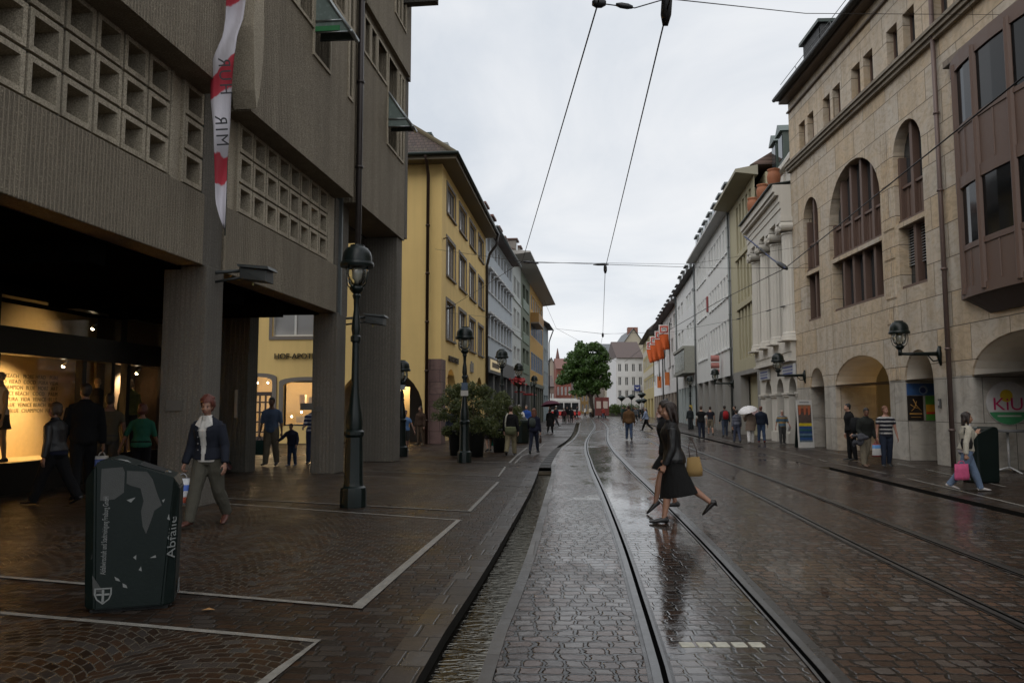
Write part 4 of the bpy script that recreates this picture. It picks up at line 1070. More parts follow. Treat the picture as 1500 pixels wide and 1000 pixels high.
# ---------------------------------------------------------------- facade helpers
class Fac:
    """A building front: s runs along it, o points out to the street, z up."""
    def __init__(f, o, d, side): f.o = Vector((o[0], o[1], 0)); f.d = d; f.sg = -1 if side == 'L' else 1; f.rot = math.atan2(d.y, d.x)
    def __call__(f, s, o, z): return (s, o * f.sg, z)
    def thing(f, name, label, cat, s=0.0, group=None): p = f.o + f.d * s; return thing(name, label, cat, p, f.rot, group)
    def w(f, s, o, z): n = Vector((-f.d.y, f.d.x, 0)) * f.sg; return f.o + f.d * s + n * o + Vector((0, 0, z))
    def box(f, mb, s0, s1, o0, o1, z0, z1): a, b = sorted((o0 * f.sg, o1 * f.sg)); mb.box(s0, s1, a, b, z0, z1); return mb
def archpts(s0, s1, zs, rise, n=14):
    c, a = (s0 + s1) / 2, (s1 - s0) / 2
    return [(c - a * math.cos(math.pi * i / n), zs + rise * math.sin(math.pi * i / n)) for i in range(n + 1)]
def wall(mb, F, s0, s1, z0, z1, ops=(), out=0.0, depth=0.3, ends=True, top=False):
    """Front face with real openings and reveals. ops: (s0, s1, z0, z1[, arch rise])."""
    S = sorted(set([s0, s1] + [x for o in ops for x in o[:2] if s0 < x < s1])); Z = sorted(set([z0, z1] + [x for o in ops for x in o[2:4] if z0 < x < z1]))
    for i in range(len(S) - 1):
        for j in range(len(Z) - 1):
            cs, cz = (S[i] + S[i + 1]) / 2, (Z[j] + Z[j + 1]) / 2
            if any(o[0] < cs < o[1] and o[2] < cz < o[3] for o in ops): continue
            mb.face([F(S[i], out, Z[j]), F(S[i + 1], out, Z[j]), F(S[i + 1], out, Z[j + 1]), F(S[i], out, Z[j + 1])])
    for o in ops:
        a, c, e, g = o[:4]; rise = o[4] if len(o) > 4 else 0; dp = o[5] if len(o) > 5 else depth
        zs = g - rise; q = out - dp
        mb.face([F(a, out, e), F(a, q, e), F(a, q, zs), F(a, out, zs)]); mb.face([F(c, out, e), F(c, out, zs), F(c, q, zs), F(c, q, e)])
        if e > z0 + 1e-6 or e > .01: mb.face([F(a, out, e), F(c, out, e), F(c, q, e), F(a, q, e)])
        if rise:
            P_ = archpts(a, c, zs, rise)
            for (x0, y0), (x1, y1) in zip(P_, P_[1:]):
                mb.face([F(x0, out, y0), F(x0, q, y0), F(x1, q, y1), F(x1, out, y1)])
                if g - min(y0, y1) > 1e-6: mb.face([F(x0, out, y0), F(x1, out, y1), F(x1, out, g), F(x0, out, g)])
        else: mb.face([F(a, out, g), F(a, q, g), F(c, q, g), F(c, out, g)])
    return mb
WCACHE = {}
def window(F, parent, s, z, w_, h_, o=-.12, mull=(), trans=(), fm=None, gm=None, fr=.06, arch=0.0, name='window', sill=None, surround=None, extra=None):
    """A window part with its pane; repeats share mesh data."""
    key = (F.sg, round(w_, 3), round(h_, 3), tuple(mull), tuple(trans), id(fm), id(gm), fr, arch, sill, id(surround), name, extra)
    if key in WCACHE:
        return inst(WCACHE[key], parent, F(s, o, z))
    mb = MB(); t = .035
    zs = h_ - arch
    mb.box(0, fr, -t, t, 0, zs); mb.box(w_ - fr, w_, -t, t, 0, zs); mb.box(fr, w_ - fr, -t, t, 0, fr)
    if arch:
        P_ = archpts(0, w_, zs, arch); Q_ = archpts(fr, w_ - fr, zs, arch - fr)
        for i in range(len(P_) - 1):
            mb.hexa([(P_[i][0], -t, P_[i][1]), (P_[i + 1][0], -t, P_[i + 1][1]), (P_[i + 1][0], t, P_[i + 1][1]), (P_[i][0], t, P_[i][1]),
                     (Q_[i][0], -t, Q_[i][1]), (Q_[i + 1][0], -t, Q_[i + 1][1]), (Q_[i + 1][0], t, Q_[i + 1][1]), (Q_[i][0], t, Q_[i][1])])
    else: mb.box(fr, w_ - fr, -t, t, h_ - fr, h_)
    for x in mull:
        x0 = x * w_; top = h_ - fr
        if arch: xx = (x0 - w_ / 2) / (w_ / 2); top = zs + arch * math.sqrt(max(0, 1 - xx * xx)) - fr * .5
        mb.box(x0 - fr * .5, x0 + fr * .5, -t * .8, t * .8, fr, top)
    for y in trans: mb.box(fr, w_ - fr, -t * .7, t * .7, y * h_ - fr * .4, y * h_ + fr * .4)
    fo = mb.build(name, fm, parent)
    g = MB(); gy = -F.sg * .015
    if arch:
        P_ = archpts(fr * .5, w_ - fr * .5, zs, arch - fr * .5)
        g.face([(fr * .5, gy, fr * .5), (w_ - fr * .5, gy, fr * .5)] + [(x, gy, y) for x, y in P_[::-1]])
    else: g.face([(fr * .5, gy, fr * .5), (w_ - fr * .5, gy, fr * .5), (w_ - fr * .5, gy, h_ - fr * .5), (fr * .5, gy, h_ - fr * .5)])
    g.build('pane', gm, fo)
    if sill:
        q = MB(); a, c_ = sorted((-.02 * F.sg, (-o + sill) * F.sg)); q.box(-.08, w_ + .08, a, c_, -.09, -.005); q.build('sill', surround or fm, fo)
    if surround is not None and not arch:
        q = MB(); a, c_ = sorted(((-o + .0) * F.sg, (-o + .035) * F.sg)); e = .16
        q.box(-e, 0, a, c_, -.0, h_ + e); q.box(w_, w_ + e, a, c_, 0, h_ + e); q.box(0, w_, a, c_, h_, h_ + e); q.build('surround', surround, fo)
    if extra == 'lintel_awning':
        q = MB(); a, c_ = sorted((-o * F.sg, (-o + .28) * F.sg)); q.box(-.02, w_ + .02, a, c_, h_ + .02, h_ + .14); q.build('blind_box', paint((.62, .62, .62), .6), fo)
    fo.location = F(s, o, z)
    WCACHE[key] = fo
    return fo
def body(F, parent, s0, s1, z1, depth, m, out=-.4, name='side_wall', z0=0.0):
    """back volume of a building behind its front"""
    mb = MB()
    P_ = [F(s0, out, z0), F(s1, out, z0), F(s1, -depth, z0), F(s0, -depth, z0)]; Q_ = [p[:2] + (z1,) for p in P_]
    for i in range(4):
        j = (i + 1) % 4; mb.face([P_[i], P_[j], Q_[j], Q_[i]])
    mb.face(Q_)
    return mb.build(name, m, parent)
def pipe(F, parent, s, o, z0, z1, r, m, name='downpipe', top=None):
    mb = MB(); pts = [F(s, o, z0), F(s, o, z1)]
    if top: pts += top
    mb.tube(pts, r, 10)
    z = z0 + 1
    while z < z1: mb.tube([F(s, o, z - .03), F(s, o, z + .03)], r * 1.35, 10); z += 2.2
    return mb.build(name, m, parent, True)
def gable_roof(F, parent, s0, s1, z0, zr, depth, m, over=.6, hip0=0.0, hip1=0.0, name='roof', thick=.12):
    mb = MB(); e0, e1 = over, -depth - over; mid = -depth / 2
    a = [F(s0 - (over if hip0 else 0), e0, z0), F(s1 + (over if hip1 else 0), e0, z0), F(s1 + (over if hip1 else 0), e1, z0), F(s0 - (over if hip0 else 0), e1, z0)]
    r0, r1 = F(s0 + hip0, mid, zr), F(s1 - hip1, mid, zr)
    mb.face([a[0], a[1], r1, r0]); mb.face([a[2], a[3], r0, r1]); mb.face([a[1], a[2], r1]); mb.face([a[3], a[0], r0]); mb.face(a[::-1])
    return mb.build(name, m, parent)
def dormer(F, parent, s, z, o, w_, h_, dpt, wm, rm, gm, flat=True, name='dormer'):
    mb = MB(); F.box(mb, s, s + w_, o, o - dpt, z, z + h_)
    d = mb.build(name, wm, parent)
    q = MB()
    if flat: F.box(q, s - .12, s + w_ + .12, o + .15, o - dpt, z + h_ + .004, z + h_ + .14)
    else:
        for sg in (0, 1):
            pass
        zt = z + h_ + .003
        q.hexa([F(s - .12, o + .15, zt), F(s + w_ + .12, o + .15, zt), F(s + w_ + .12, o - dpt, zt), F(s - .12, o - dpt, zt), F(s + w_ / 2 - .01, o + .15, zt + w_ * .45), F(s + w_ / 2 + .01, o + .15, zt + w_ * .45), F(s + w_ / 2 + .01, o - dpt, zt + w_ * .45), F(s + w_ / 2 - .01, o - dpt, zt + w_ * .45)])
    q.build('dormer_roof', rm, d)
    g = MB(); F.box(g, s + .12, s + w_ - .12, o + .012, o + .03, z + .15, z + h_ - .12); g.build('window', gm, d)
    return d
LF = Fac((-6.495, 0), Vector((.11974, .9928, 0)), 'L')
YF = Fac((-6.441, 0), Vector((.10076, .99491, 0)), 'L')
WF = Fac((-1.1205, 52.531), vpdir(885), 'L')
SF = Fac((11.427, 0), Vector((.03654, .99933, 0)), 'R')
QF = Fac((12.706, 34.977), vpdir(882), 'R')
DARKG = glass((.012, .014, .016))
WHITEF = paint((.62, .62, .60), .5)
IRON = paint((.012, .022, .020), .38, .3, .3, .2)
ZINC = paint((.16, .175, .175), .45, .6)
BROWNPIPE = paint((.055, .032, .022), .45, .4)

# ================================================================ concrete department store (left)
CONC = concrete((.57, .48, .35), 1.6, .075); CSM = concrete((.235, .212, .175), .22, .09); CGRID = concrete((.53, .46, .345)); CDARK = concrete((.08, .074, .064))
B1 = LF.thing('concrete_building', 'brown ribbed concrete store with pierced block screens standing on pillars, left foreground', 'building')
F = LF
ZF, ZG, ZU = 3.93, 5.13, 6.82
UO = .42     # upper storeys stand proud by this much
# pillars: blade shaped, street face, facing faces
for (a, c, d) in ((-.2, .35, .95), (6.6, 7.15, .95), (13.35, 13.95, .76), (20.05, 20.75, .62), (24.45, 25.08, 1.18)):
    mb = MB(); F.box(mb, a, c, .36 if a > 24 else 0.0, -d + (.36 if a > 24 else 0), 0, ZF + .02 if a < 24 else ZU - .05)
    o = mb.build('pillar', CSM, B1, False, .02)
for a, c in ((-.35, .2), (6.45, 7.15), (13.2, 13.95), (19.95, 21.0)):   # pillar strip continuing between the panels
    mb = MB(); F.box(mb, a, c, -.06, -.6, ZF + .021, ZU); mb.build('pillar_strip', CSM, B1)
bays = ((-9.0, -.36), (.21, 6.44), (7.16, 13.19), (13.96, 19.94))
for a, c in bays:
    mb = MB(); F.box(mb, a, c, 0, -.45, ZF, ZG - .03); mb.build('parapet_panel', CONC, B1, False, .015)
# pierced block screens
def screen(s0, s1, n, lead=0.0, tail=0.0, tail_blocks=0):
    mb = MB(); h = .56; rows = 4
    w_ = (s1 - s0 - lead - tail) / n
    cells = [(s0 + lead + i * w_, s0 + lead + (i + 1) * w_) for i in range(n)]
    for a, c in cells:
        for r_ in range(rows):
            z = ZG + r_ * h; g = .022; t = .075
            o1 = -.05
            e0, e1, y0, y1 = a + g, c - g, z + g, z + h - g
            for (p, q, u, v) in ((e0, e0 + t, y0, y1), (e1 - t, e1, y0, y1), (e0 + t, e1 - t, y0, y0 + t), (e0 + t, e1 - t, y1 - t, y1)):
                F.box(mb, p, q, o1, o1 - .42, u, v)
            F.box(mb, e0 - .004, e0, o1 - .03, o1 - .4, y0, y1) if False else None
    F.box(mb, s0, s1, -.10, -.40, ZG - .029, ZG + .0)
    o = mb.build('block_screen', CGRID, B1)
    q = MB()
    for a, c in cells: F.box(q, a - .012, a + .012, -.10, -.4, ZG, ZU)
    for r_ in range(rows): q.box(cells[0][0], cells[-1][1], *sorted(((-.11) * F.sg, (-.38) * F.sg)), ZG + r_ * h - .012 + .014, ZG + r_ * h + .012 + .014)
    q.build('block_joints', CDARK, o)
    return o
screen(7.17, 12.12, 8)
mb = MB(); F.box(mb, 12.13, 12.55, -.09, -.4, ZG, ZU); F.box(mb, 12.13, 12.19, -.04, -.089, ZG, ZU); F.box(mb, 12.49, 12.55, -.04, -.089, ZG, ZU); mb.build('solid_screen_strip', CGRID, B1)
screen(12.56, 13.18, 1)
mb = MB(); F.box(mb, 13.97, 14.5, -.09, -.4, ZG, ZU); F.box(mb, 13.97, 14.04, -.04, -.089, ZG, ZU); F.box(mb, 14.43, 14.5, -.04, -.089, ZG, ZU); mb.build('solid_screen_strip', CGRID, B1)
screen(14.51, 19.35, 8)
mb = MB(); F.box(mb, 19.36, 19.93, -.09, -.4, ZG, ZU); F.box(mb, 19.36, 19.42, -.04, -.089, ZG, ZU); mb.build('solid_screen_strip', CGRID, B1)
screen(.22, 6.43, 10); screen(-9.0, -.37, 14)
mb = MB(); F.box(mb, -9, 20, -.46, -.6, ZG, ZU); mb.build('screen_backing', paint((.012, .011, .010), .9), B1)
# two yellow blinds showing behind the nearest blocks
mb = MB(); F.box(mb, 7.85, 7.95, -.43, -.455, 5.3, 6.5); F.box(mb, 8.5, 8.6, -.43, -.455, 5.3, 6.2); mb.build('yellow_blind', paint((.42, .26, .04), .7), B1)
# upper walls with deep windows
def upper(s0, s1, z0, z1, ops, out):
    mb = MB(); wall(mb, F, s0, s1, z0, z1, ops, out, .5)
    mb.face([F(s0, out, z0), F(s1, out, z0), F(s1, -.62, z0), F(s0, -.62, z0)])
    for s in (s0, s1): mb.face([F(s, out, z0), F(s, out, z1), F(s, -.8, z1), F(s, -.8, z0)])
    mb.face([F(s0, out, z1), F(s1, out, z1), F(s1, -.8, z1), F(s0, -.8, z1)])
    mb.build('upper_wall', CONC, B1)
    for a, c, e, g in [o[:4] for o in ops]:
        q = MB()       # pale concrete frame round the opening
        t = .07
        for (x0, x1, y0, y1) in ((a - t, a, e - t, g + t), (c, c + t, e - t, g + t), (a, c, e - t, e), (a, c, g, g + t)): F.box(q, x0, x1, out + .035, out - .05, y0, y1)
        q.build('window_surround', CGRID, B1)
        if c - a > .35: window(F, B1, a, e, c - a, g - e, out - .46, (.5,) if c - a > .8 else (), (), paint((.05, .045, .04), .5), DARKG)
upper(13.92, 19.84, ZU - .04, 19, [(14.65, 15.1, 9.75, 14), (15.2, 15.85, 9.75, 14), (16.0, 16.75, 9.75, 14), (16.9, 17.88, 9.18, 14), (18.2, 18.9, 10.95, 14), (19.05, 19.17, 10.95, 13), (19.3, 19.55, 9.18, 10.8), (19.3, 19.55, 10.95, 14)], UO)
upper(20.33, 25.1, ZU - .04, 12.05, [(20.53, 20.98, 10.87, 11.78), (21.15, 21.6, 10.87, 11.78), (21.8, 22.7, 10.87, 11.78), (22.95, 23.92, 9.2, 11.78), (24.15, 24.36, 9.2, 11.78), (24.5, 24.75, 9.2, 11.78)], UO)
upper(20.33, 25.12, 12.052, 19, [(23.17, 23.5, 13.25, 16), (23.6, 23.9, 13.25, 16), (24.0, 24.4, 13.25, 16)], UO + .13)
upper(7.15, 13.1, ZU - .04, 19, [(8, 9.2, 9.7, 14), (10, 11.2, 9.7, 14)], UO)
upper(.2, 6.45, ZU - .04, 19, [], UO)
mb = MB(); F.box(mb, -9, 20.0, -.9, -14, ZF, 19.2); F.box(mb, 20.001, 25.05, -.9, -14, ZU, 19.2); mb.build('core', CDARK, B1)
mb = MB(); F.box(mb, 13.15, 13.9, -.1, -.7, ZU, 19); F.box(mb, 19.86, 20.31, -.1, -.7, ZU, 19); F.box(mb, 6.47, 7.13, -.1, -.7, ZU, 19); mb.build('recess_wall', CSM, B1)
mb = MB(); mb.prism([F(13.72, .12, 9.0), F(14.05, .12, 9.0), F(14.1, .12, 8.2), F(14.08, .12, 7.7), F(13.98, .12, 7.1), F(13.88, .12, 6.8), F(13.78, .12, 7.1), F(13.66, .12, 8.2)], (0, -.42 * 1, 0)); F.box(mb, 13.78, 13.98, .1, .4, 8.99, 12); mb.build('water_spout', CGRID, B1)
mb = MB(); F.box(mb, 24.3, 24.6, .3, 2.0, 14.35, 14.75); F.box(mb, 24.3, 24.6, .3, 1.55, 14.1, 14.35); F.box(mb, 24.85, 25.1, .3, 2.15, 14.55, 14.85); mb.build('eave_beam', CDARK, B1)
# last bay at the corner: beam over the passage, corner slab
mb = MB(); F.box(mb, 25.12, 25.45, .42, -.7, 6.9, 12); F.box(mb, 25.12, 25.4, .5, -.7, 12.01, 19); mb.build('corner_slab', CSM, B1)
# arcade ceiling, end wall, shop front
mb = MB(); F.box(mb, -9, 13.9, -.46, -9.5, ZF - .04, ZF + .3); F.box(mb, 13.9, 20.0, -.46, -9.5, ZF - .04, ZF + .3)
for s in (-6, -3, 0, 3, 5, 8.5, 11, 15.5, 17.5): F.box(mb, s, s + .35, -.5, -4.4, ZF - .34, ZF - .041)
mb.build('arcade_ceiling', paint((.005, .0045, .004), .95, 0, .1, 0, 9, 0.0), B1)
mb = MB(); F.box(mb, 20.02, 25.0, -.63, -12, 6.72, 6.79); mb.build('passage_ceiling', CDARK, B1)
mb = MB(); F.box(mb, 20.3, 20.9, -2.4, -9.0, 0, 6.7); F.box(mb, 20.24, 20.299, -2.35, -2.9, 3.0, 3.93); mb.build('end_wall', concrete((.16, .15, .12), .5, .12), B1)
mb = MB(); F.box(mb, 20.2, 20.235, -2.6, -2.68, 1.35, 2.05); mb.build('wall_plate', paint((.28, .27, .24), .5), B1)
# the lit shop
SHOPF = paint((.010, .009, .008), .35)
S1, S2 = -9.0, 20.2; GO = -4.5
mb = MB(); F.box(mb, S1, S2, GO + .06, GO - .5, 0, .50); F.box(mb, S1, S2, GO + .1, GO - .10, .50, .58); mb.build('shop_plinth', SHOPF, B1)
mb = MB(); F.box(mb, S1, S2, GO + .12, GO - .25, 2.60, 3.10); F.box(mb, S1, S2, GO + .05, GO - .25, 3.68, 3.9); mb.build('shop_transom', SHOPF, B1)
for s in (-6.4, -3.2, 0, 3.2, 6.4, 9.2, 12.0, 14.3, 16.82, 17.85, 18.45, 20.05):
    mb = MB(); F.box(mb, s - .07, s + .07, GO + .04, GO - .12, .585, 2.599); mb.build('shop_post', SHOPF, B1)
for s in (-4, 1, 6, 10.5, 14.2, 18.2, 20.05):
    mb = MB(); F.box(mb, s - .12, s + .12, GO + .04, GO - .12, 3.101, 3.679); mb.build('transom_post', SHOPF, B1)
mb = MB(); mb.face([F(S1, GO - .04, .58), F(S2, GO - .04, .58), F(S2, GO - .04, 2.6), F(S1, GO - .04, 2.6)]); mb.build('shop_window', clear_glass(), B1)
mb = MB(); mb.face([F(S1, GO - .04, 3.1), F(S2, GO - .04, 3.1), F(S2, GO - .04, 3.68), F(S1, GO - .04, 3.68)]); mb.build('upper_shop_window', clear_glass(), B1)
mb = MB(); F.box(mb, S1, S2, -6.45, -6.6, 0, 3.9); F.box(mb, S1, S2, -4.6, -6.45, .40, .52); mb.build('shop_back_wall', paint((.70, .54, .28), .8, 0, .1, .1), B1)
mb = MB(); F.box(mb, S2 - .02, S2 + .05, GO, -6.6, 0, 3.9); F.box(mb, 18.5, 20.1, -5.3, -5.36, .52, 2.7); mb.build('shop_partition', paint((.05, .035, .025), .7), B1)
mb = MB(); F.box(mb, S1, S2, -4.76, -6.45, 2.75, 2.85); mb.build('shop_ceiling', paint((.12, .10, .07), .8), B1)
TXT = paint((.20, .165, .08), .7)
dS = (LF.d.x, LF.d.y, 0)
for i, t in enumerate(('VENICE BEACH   MORE HEAD   PURE', 'BEACH  NOVO  HEAD  COCO  PURA VIDA', 'BLUE  CHAMPION  BLUE  MORE  ART', 'VENICE BEACH   COCO   PALM', 'SURFING  PURA  VIDA  VENICE  BLUE', 'CHAMPION  BLUE  VENICE BEACH  PURE', 'MORE  PALM  BLUE  CHAMPION  NOVO')):
    lettering(t, .125, TXT, B1, F(18.75, -6.44, 2.30 - i * .128), (1, 0, 0), (0, 0, 1), .002, 'RIGHT', space=1.1)
for s_, z_ in ((19.3, 2.2),):
    mb = MB(); F.box(mb, s_, s_ + .5, -6.40, -6.445, z_, z_ + .06); mb.build('shelf', paint((.7, .65, .5), .6), B1)
# lamps inside the shop (lit in the photograph)
for i, (s, o, z, up) in enumerate(((14.6, -5.0, 3.50, 1), (18.0, -5.0, 3.52, 1), (16.9, -4.9, 2.60, 0), (19.6, -4.85, 2.56, 0), (12.2, -4.9, 2.60, 0), (8.6, -4.9, 2.6, 0))):
    tl = F.thing('spot_lamp', ['small lit ceiling spot behind the upper shop glass, left one', 'small lit ceiling spot behind the upper shop glass, beside the dark post', 'lit silver spot lamp above the lettered shop wall', 'lit silver spot lamp above the dark mannequin', 'lit spot lamp left of the lettered shop wall', 'lit spot lamp deep left in the shop window'][i], 'spot lamp', 0)
    tl.location = F.w(s, o, z)
    mb = MB(); mb.tube([(0, 0, .03), (.0, .05, -.03), (0, .10, -.10)], [.02, .035, .045], 10); mb.build('housing', paint((.35, .35, .36), .3, .9), tl, True)
    mb = MB(); mb.ball((0, .11, -.115), .036, 10, 8); mb.build('bulb', emit((1.0, .80, .50), 26 if up else 16), tl, True)
    la = bpy.data.lights.new('spot', 'SPOT'); la.energy = 330 if not up else 36; la.color = (1.0, .68, .34); la.spot_size = R(105); la.spot_blend = .7; la.shadow_soft_size = .05
    lo = bpy.data.objects.new('spot', la); COL.objects.link(lo); lo.parent = tl; lo.location = (0, .13, -.16)
    tgt = F.w(s - .2, -6.4, 1.2 if not up else 3.0); dv = (tgt - Vector(tl.location)); dv = Matrix.Rotation(-F.rot, 3, 'Z') @ dv
    lo.rotation_euler = (-dv).to_track_quat('Z', 'Y').to_euler()
# awnings of the upper windows (glass and steel)
def awning(s0, s1, zt, zb, out, reach, green):
    mb = MB(); mb.face([F(s0, out, zt), F(s1, out, zt), F(s1, out + reach, zb), F(s0, out + reach, zb)])
    for s in (s0, s1): mb.face([F(s, out, zt), F(s, out + reach, zb), F(s, out, zb)])
    a = mb.build('awning', paint((.15, .19, .175), .25), B1)
    q = MB(); q.tube([F(s0 - .05, out + reach, zb), F(s1 + .05, out + reach, zb)], .05, 10); a.data = a.data
    for s in (s0, s1): q.tube([F(s, out, zt), F(s, out + reach, zb)], .04, 8); q.tube([F(s, out, zb + .02), F(s, out + reach, zb)], .02, 8)
    q.tube([F(s0 - .01, out, zb + .22 * (zt - zb)), F(s0 - .01, out + reach * .78, zb + .22 * (zt - zb))], .025, 8)
    q.build('awning_frame', paint((.26, .28, .28), .35, .8), a, True)
    if green:
        q = MB(); F.box(q, s0 - .03, s0 - .005, out, out + reach * .7, zb + .03, zb + .14); q.build('green_blind', paint((.02, .16, .05), .6), a)
awning(16.9, 17.3, 10.8, 9.6, UO, .82, True)
awning(22.92, 23.32, 10.71, 9.65, UO, .74, False)
pipe(F, B1, 20.03, .5, 0, 19, .075, paint((.045, .038, .036), .4, .5))
mb = MB(); F.box(mb, 20.22, 20.3, .02, -.3, 3.9, 12); mb.build('pipe_cover', ZINC, B1)
for s, z in ((19.3, 1.55), (25.0, 1.5), (13.4, 1.6)):
    mb = MB(); F.box(mb, s + .0, s + .02, -.3, -.62, z, z + .16); o = mb.build('wall_plate', paint((.10, .097, .088), .6), B1)
mb = MB(); F.box(mb, 13.325, 13.345, -.35, -.62, 1.55, 1.72); mb.build('wall_plate', paint((.10, .097, .088), .6), B1)
mb = MB(); F.box(mb, 20.03, 20.045, -.32, -.52, 1.50, 1.63); mb.build('wall_plate', paint((.10, .097, .088), .6), B1)

# ================================================================ yellow house
YEL = plaster((.88, .63, .25), .14); YSUR = paint((.19, .165, .14), .7); CURT = glass((.34, .34, .34), .12, 1.0); PUR = stone((.16, .095, .085), (.22, .14, .12), .9, .55)
YD = (-YF.d.y, YF.d.x, 0)   # along the side front
B2 = YF.thing('yellow_house', 'ochre yellow corner house with hipped brown tile roof and arched arcade', 'building', 36.39)
F = Fac((0, 0), Vector((1, 0, 0)), 'L'); F.rot = 0      # local: s from the corner along the street, o out, z up
ops = []
for s in (1.31, 5.11, 8.9, 12.67):
    for z, h in ((4.82, 1.78), (7.8, 1.75), (10.78, 1.35)): ops.append((s, s + 2.45, z, z + h))
gops = [(1.2, 4.4, 0, 3.45, 1.6, .5), (6.4, 9.6, 0, 3.45, 1.6, .5), (11.75, 14.95, 0, 3.45, 1.6, .5)]
mb = MB(); wall(mb, F, 0, 16.4, 0, 12.72, ops + gops, 0, .22); mb.build('front_wall', YEL, B2)
for s in (1.31, 5.11, 8.9, 12.67):
    for z, h in ((4.82, 1.78), (7.8, 1.75), (10.78, 1.35)): window(F, B2, s, z, 2.45, h, -.10, (.34, .67), (), YSUR, CURT, .07, sill=.10, surround=YSUR)
for s in (1.2, 6.4, 11.75):
    mb = MB(); F.box(mb, s - .2, s + 3.4, -3.2, -3.3, 0, 3.6); mb.build('arcade_shop_front', paint((.10, .055, .02), .6), B2)
# side wall facing the department store: local x to the back
class Side:
    sg = -1
    def __call__(f, t, o, z): return (-o, t, z) if False else (-o, t, z)
    def box(f, mb, t0, t1, o0, o1, z0, z1): a, b = sorted((-o0, -o1)); mb.box(a, b, t0, t1, z0, z1); return mb
SDF = Side()
sops = [(.80, 4.75, 0, 3.42, 1.95, .5), (5.75, 7.85, 4.86, 6.7), (4.5, 5.2, 4.86, 6.7), (9.2, 11.3, 4.86, 6.7), (5.0, 7.25, .78, 2.82, .22), (7.78, 9.1, 0, 3.0, .2), (9.8, 12.0, .78, 2.82, .22)]
mb = MB(); wall(mb, SDF, 0, 22, 0, 12.72, sops, 0, .25); mb.build('side_wall', YEL, B2)
def swin(t0, t1, z0, z1, gm, fm, n=1, tr=(), arch=0):
    q = MB(); f_ = .07
    for (a, c, e, g) in ((t0, t0 + f_, z0, z1), (t1 - f_, t1, z0, z1), (t0 + f_, t1 - f_, z0, z0 + f_), (t0 + f_, t1 - f_, z1 - f_, z1)): SDF.box(q, a, c, -.12, -.18, e, g)
    for i in range(1, n): x = t0 + (t1 - t0) * i / n; SDF.box(q, x - .05, x + .05, -.12, -.18, z0 + f_, z1 - f_)
    for z in tr: SDF.box(q, t0 + f_, t1 - f_, -.12, -.18, z - .03, z + .03)
    o = q.build('window', fm, B2)
    q = MB(); q.face([SDF(t0, -.16, z0), SDF(t1, -.16, z0), SDF(t1, -.16, z1), SDF(t0, -.16, z1)]); q.build('pane', gm, o)
    return o
swin(5.75, 7.85, 4.86, 6.7, CURT, WHITEF, 2); swin(9.2, 11.3, 4.86, 6.7, CURT, WHITEF, 2)
WARMWALL = paint((.62, .50, .30), .8, 0, .1, .1); DOORW = paint((.035, .015, .008), .4)
q = swin(5.0, 7.25, .78, 2.82, clear_glass(), paint((.02, .015, .012), .4), 1)
q = swin(9.8, 12.0, .78, 2.82, clear_glass(), paint((.02, .015, .012), .4), 1)
mb = MB()
for z in (.5, .95, 1.4, 1.85): SDF.box(mb, 7.86, 9.0, -.14, -.2, z - .035, z + .035)
for t in (7.88, 8.15, 8.42, 8.7, 8.97): SDF.box(mb, t - .035, t + .035, -.135, -.205, 0, 2.2)
SDF.box(mb, 7.86, 9.0, -.13, -.21, 0, .3); SDF.box(mb, 7.8, 9.1, -.1, -.21, 2.15, 2.32)
o = mb.build('door', DOORW, B2)
mb = MB(); mb.face([SDF(7.8, -.17, 0), SDF(9.1, -.17, 0), SDF(9.1, -.17, 3), SDF(7.8, -.17, 3)]); mb.build('pane', clear_glass(), o)
# grey stone surrounds
def ssur(t0, t1, z0, z1, rise, w_=.2):
    q = MB(); P_ = [(t0, z0)] + archpts(t0, t1, z1 - rise, rise, 10) + [(t1, z0)]; c_ = (t0 + t1) / 2
    Q_ = [(t0 - w_, z0)] + [(c_ + (x - c_) * (1 + 2 * w_ / (t1 - t0)), y + w_ * .9) for x, y in archpts(t0, t1, z1 - rise, rise, 10)] + [(t1 + w_, z0)]
    for i in range(len(P_) - 1):
        a, c, e, g = P_[i], P_[i + 1], Q_[i + 1], Q_[i]
        q.hexa([SDF(a[0], .0, a[1]), SDF(c[0], .0, c[1]), SDF(e[0], .0, e[1]), SDF(g[0], .0, g[1]), SDF(a[0], .05, a[1]), SDF(c[0], .05, c[1]), SDF(e[0], .05, e[1]), SDF(g[0], .05, g[1])])
    q.build('stone_surround', YSUR, B2)
ssur(5.0, 7.25, .78, 2.82, .22); ssur(7.78, 9.1, 0, 3.0, .2); ssur(9.8, 12, .78, 2.82, .22)
q = MB()
for (a, c, e, g) in ((5.6, 5.75, 4.86, 6.7), (7.85, 8.0, 4.86, 6.7), (5.6, 8.0, 4.7, 4.859)): SDF.box(q, a, c, .035, -.0, e, g)
q.build('stone_surround', YSUR, B2)
q = MB(); SDF.box(q, 8.62, 8.75, .04, 0, 4.86, 6.7); q.build('stone_surround', paint((.12, .07, .06), .7), B2)
# corner pillar of purple stone
q = MB(); q.box(-.03, .0, -.03, .56, 0, 3.78); q.box(.0, 1.1, -.03, -.001, 0, 3.78); q.build('corner_cladding', PUR, B2)
GOLD = paint((.05, .038, .02), .35, .6)
lettering('HOF-APOTHEKE', .36, GOLD, B2, SDF(7.72, .06, 3.93), (0, -1, 0), (0, 0, 1), .03, 'LEFT', sx=1.0)
lettering('HOF-APOTHEKE', .40, GOLD, B2, F(1.8, .06, 3.9), (1, 0, 0), (0, 0, 1), .03, 'LEFT')
mb = MB()
for i, (a_, h_) in enumerate(((0, .45), (.28, .62), (.56, .45), (.84, .55))): F.box(mb, 9.2 + a_, 9.38 + a_, .08, .003, 3.6, 3.6 + h_)
mb.build('sign_letters', paint((.25, .24, .22), .5), B2)
